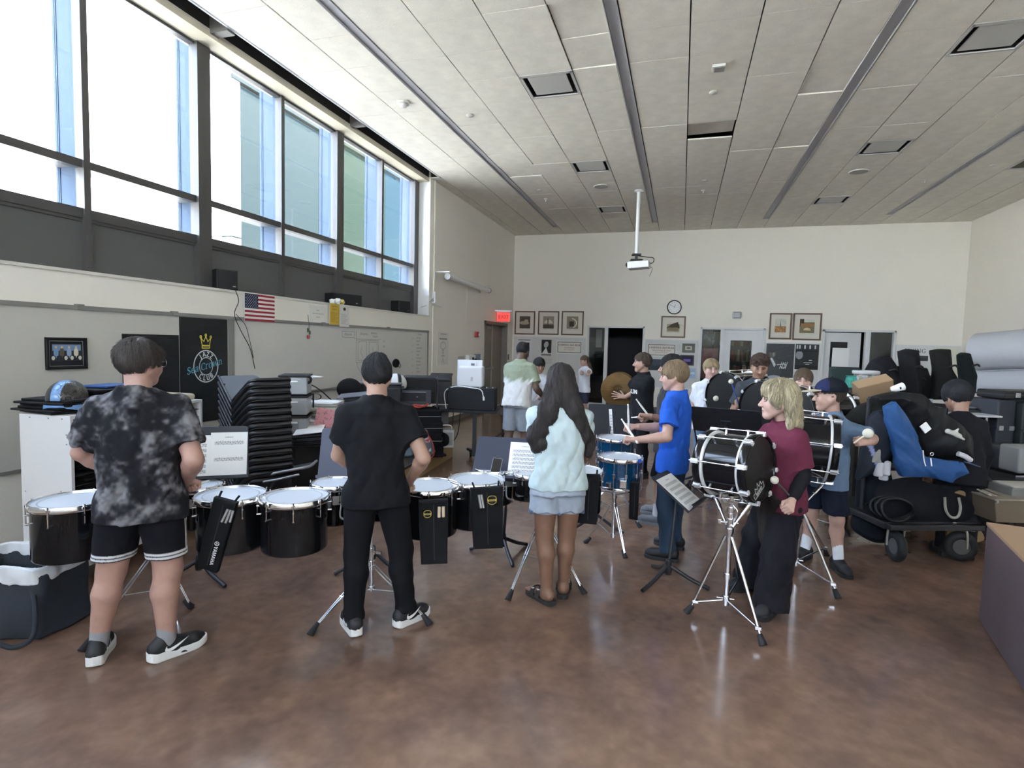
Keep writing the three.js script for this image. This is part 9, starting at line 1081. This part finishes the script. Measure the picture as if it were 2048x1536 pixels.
// the big pale roll
{ const a = [4.364,1.691,-10.307], b = [5.143,1.811,-9.188], A = v3(a), B = v3(b), t = thing('paper_roll', 'very large pale grey roll of packing foam on top of the cases', 'roll', a), m = M('foam_pale', new THREE.Color(0.36, 0.37, 0.39), 0.7, 0, { bumpMap: scaled(grainTex, 2), bumpScale: 0.004 }), d = B.clone().sub(A), L = d.length(), n = d.clone().normalize(); const g = new THREE.CylinderGeometry(0.29, 0.29, L, 48, 24, false), p = g.attributes.position; for (let i = 0; i < p.count; i++) { const x = p.getX(i), y = p.getY(i), z = p.getZ(i), a2 = Math.atan2(z, x), k = 1 + 0.025 * noise3(Math.cos(a2) * 1.6, y * 2.2, Math.sin(a2) * 1.6) + 0.012 * noise3(Math.cos(a2) * 4, y * 6, Math.sin(a2) * 4); p.setXYZ(i, x * k, y, z * k); } g.computeVertexNormals(); g.applyQuaternion(new THREE.Quaternion().setFromUnitVectors(V3(0, 1, 0), n)); g.translate(d.x / 2, d.y / 2, d.z / 2); obj('roll', g, m, t); const s2 = box(0.08, 0.012, L * 0.94, 0, 0, 0, 0.004); s2.applyQuaternion(new THREE.Quaternion().setFromUnitVectors(V3(0, 0, 1), n)); s2.translate(d.x / 2, d.y / 2 - 0.285, d.z / 2 + 0.1); obj('loose_flap', s2, m, t);
  const t2 = thing('paper_roll', 'second pale foam roll lying below the large one', 'roll', addv(a, [0.05, -0.47, 0.02])); const g2 = new THREE.CylinderGeometry(0.2, 0.2, L, 36, 8); g2.applyQuaternion(new THREE.Quaternion().setFromUnitVectors(V3(0, 1, 0), n)); g2.translate(d.x / 2, d.y / 2, d.z / 2); obj('roll', g2, m, t2); const c2 = rod([0, 0, 0], n.clone().multiplyScalar(-0.004).toArray(), 0.06, 0.06, 20); obj('core', c2, M('core_tan', new THREE.Color(0.2, 0.15, 0.1), 0.8), t2);
  const rk = thing('storage_rack', 'dark rack behind the upright cases carrying the foam rolls', 'rack', [a[0] + 0.5, 0, a[2] + 0.55], 0.75); obj('board', [0.45, 0.9, 1.0].map((y) => box(1.4, 0.035, 0.7, 0.0, y, 0, 0.005)), shelfD, rk); for (const x of [-0.68, 0.0, 0.66]) obj('upright', box(0.05, 1.0, 0.66, x, 0.5, 0, 0.005), shelfD, rk); }
// lower right: shelf with bins and the podium
{ const p = [2.668,0.604,-5.849], t = thing('low_shelf', 'dark low shelf with a grey metal edge at the right edge of the picture', 'shelf', [p[0] + 0.3, 0, p[2] - 0.2], 0.3), y = p[1]; obj('board', [box(1.1, 0.03, 0.5, 0.25, y, 0, 0.004), box(1.1, 0.03, 0.5, 0.25, 0.3, 0, 0.004)], shelfD, t); obj('edge_strip', box(1.1, 0.014, 0.006, 0.25, y + 0.016, 0.252), greyMetal, t); for (const x of [-0.28, 0.78]) obj('upright', box(0.04, y, 0.46, x, y / 2, 0, 0.004), shelfD, t); obj('back_panel', box(1.1, 0.75, 0.012, 0.25, 0.45, -0.25), shelfD, t);
  caseBox('dark trombone case lying on the low shelf at right', [p[0] + 0.35, y + 0.018, p[2] - 0.2], 0.6, 0.2, 0.4, 0.3, navyCase); 
  const c1 = thing('grey_crate', 'pale grey crate corner above the low shelf at the right edge', 'crate', [2.788,0.653,-5.731], 0.3); obj('crate', box(0.22, 0.22, 0.2, 0, 0.12, 0, 0.02), M('crate_grey', new THREE.Color(0.2, 0.2, 0.2), 0.5), c1); obj('slot', box(0.14, 0.06, 0.01, 0.02, 0.1, 0.1, 0.01), blackPlastic, c1); }
{ const p = [2.472,0.448,-5.099], t = thing('storage_tub', 'translucent tan storage tub above the podium at the lower right', 'tub', p, 0.28); obj('tub', [extrude([[-0.13, -0.07], [0.25, -0.07], [0.28, 0.1], [-0.16, 0.1]], 0.3, 0.006).translate(0, 0, -0.3)], M('tub_tan', new THREE.Color(0.17, 0.13, 0.085), 0.4, 0, { transmission: 0.3, thickness: 0 }), t); obj('rim', box(0.46, 0.016, 0.33, 0.06, 0.1, -0.15, 0.006), M('tub_rim', new THREE.Color(0.2, 0.17, 0.13), 0.45), t); obj('bracket', box(0.02, 0.02, 0.02, -0.15, 0.085, 0.01, 0.006), greyMetal, t);
  for (let k = 0; k < 4; k++) single('binder', box(0.12, 0.012, 0.24, ...addv([2.328,0.561,-5.221], [k * 0.045, -0.01 - k * 0.008, -0.05]), 0.002, 0.1, 0.3, -0.5), k === 2 ? M('binder_red', new THREE.Color(0.12, 0.06, 0.05), 0.6) : M('binder_cream', new THREE.Color(0.34, 0.31, 0.24), 0.7), ord(k) + ' slanted file from the left beside the storage tub at lower right', 'folder', 'slanted files beside the storage tub'); bigCase('file_box', 'grey file box with papers behind the storage tub', 'box', [2.623,0.477,-5.355], 0.34, 0.14, 0.24, 0.28, M('file_grey', new THREE.Color(0.15, 0.145, 0.13), 0.6), [['paper', box(0.3, 0.012, 0.2, 0, 0.145, 0, 0.003), M('paper_dim', new THREE.Color(0.4, 0.38, 0.32), 0.8)]]); }
{ const a = [1.825,-4.039], t = thing('podium', 'purple-brown plywood podium box with a tan top at the lower right corner', 'podium', [a[0], 0, a[1]], -0.2), h = 0.62, m = M('podium_carpet', new THREE.Color(0.085, 0.058, 0.062), 0.85, 0, { bumpMap: scaled(grainTex, 8), bumpScale: 0.003 }); obj('side_panel', bx(0, 0.015, -0.0, 0.02, h - 0.018, 1.3, 0.003), m, t); obj('side_panel', bx(0.02, 0.015, 0, 1.1, h - 0.018, 0.02, 0.003), m, t); obj('side_panel', bx(0.02, 0.015, 1.28, 1.1, h - 0.018, 1.3, 0.003), m, t); obj('side_panel', bx(1.08, 0.015, 0.02, 1.1, h - 0.018, 1.28, 0.003), m, t); obj('top_panel', bx(-0.004, h - 0.018, -0.004, 1.104, h, 1.304, 0.003), M('podium_top', new THREE.Color(0.33, 0.21, 0.125), 0.5), t); obj('foot', [bx(0.03, 0, 0.03, 0.09, 0.02, 0.09), bx(1.0, 0, 1.2, 1.06, 0.02, 1.26)], blackPlastic, t); }
{ const p = [2.334,0.4,-5.577], t = thing('water_bottle', 'blue plastic water bottle standing behind the plywood board', 'bottle', p, 0); obj('bottle', lathe([[0, -0.07], [0.03, -0.07], [0.032, 0.03], [0.014, 0.06], [0.014, 0.08], [0, 0.08]], 18), M('bottle_blue', new THREE.Color(0.08, 0.13, 0.2), 0.2, 0, { transmission: 0.4, thickness: 0 }), t); obj('cap', rod([0, 0.08, 0], [0, 0.1, 0], 0.016, 0.016, 14), whitePlastic, t); }

renderer.render(scene, camera);
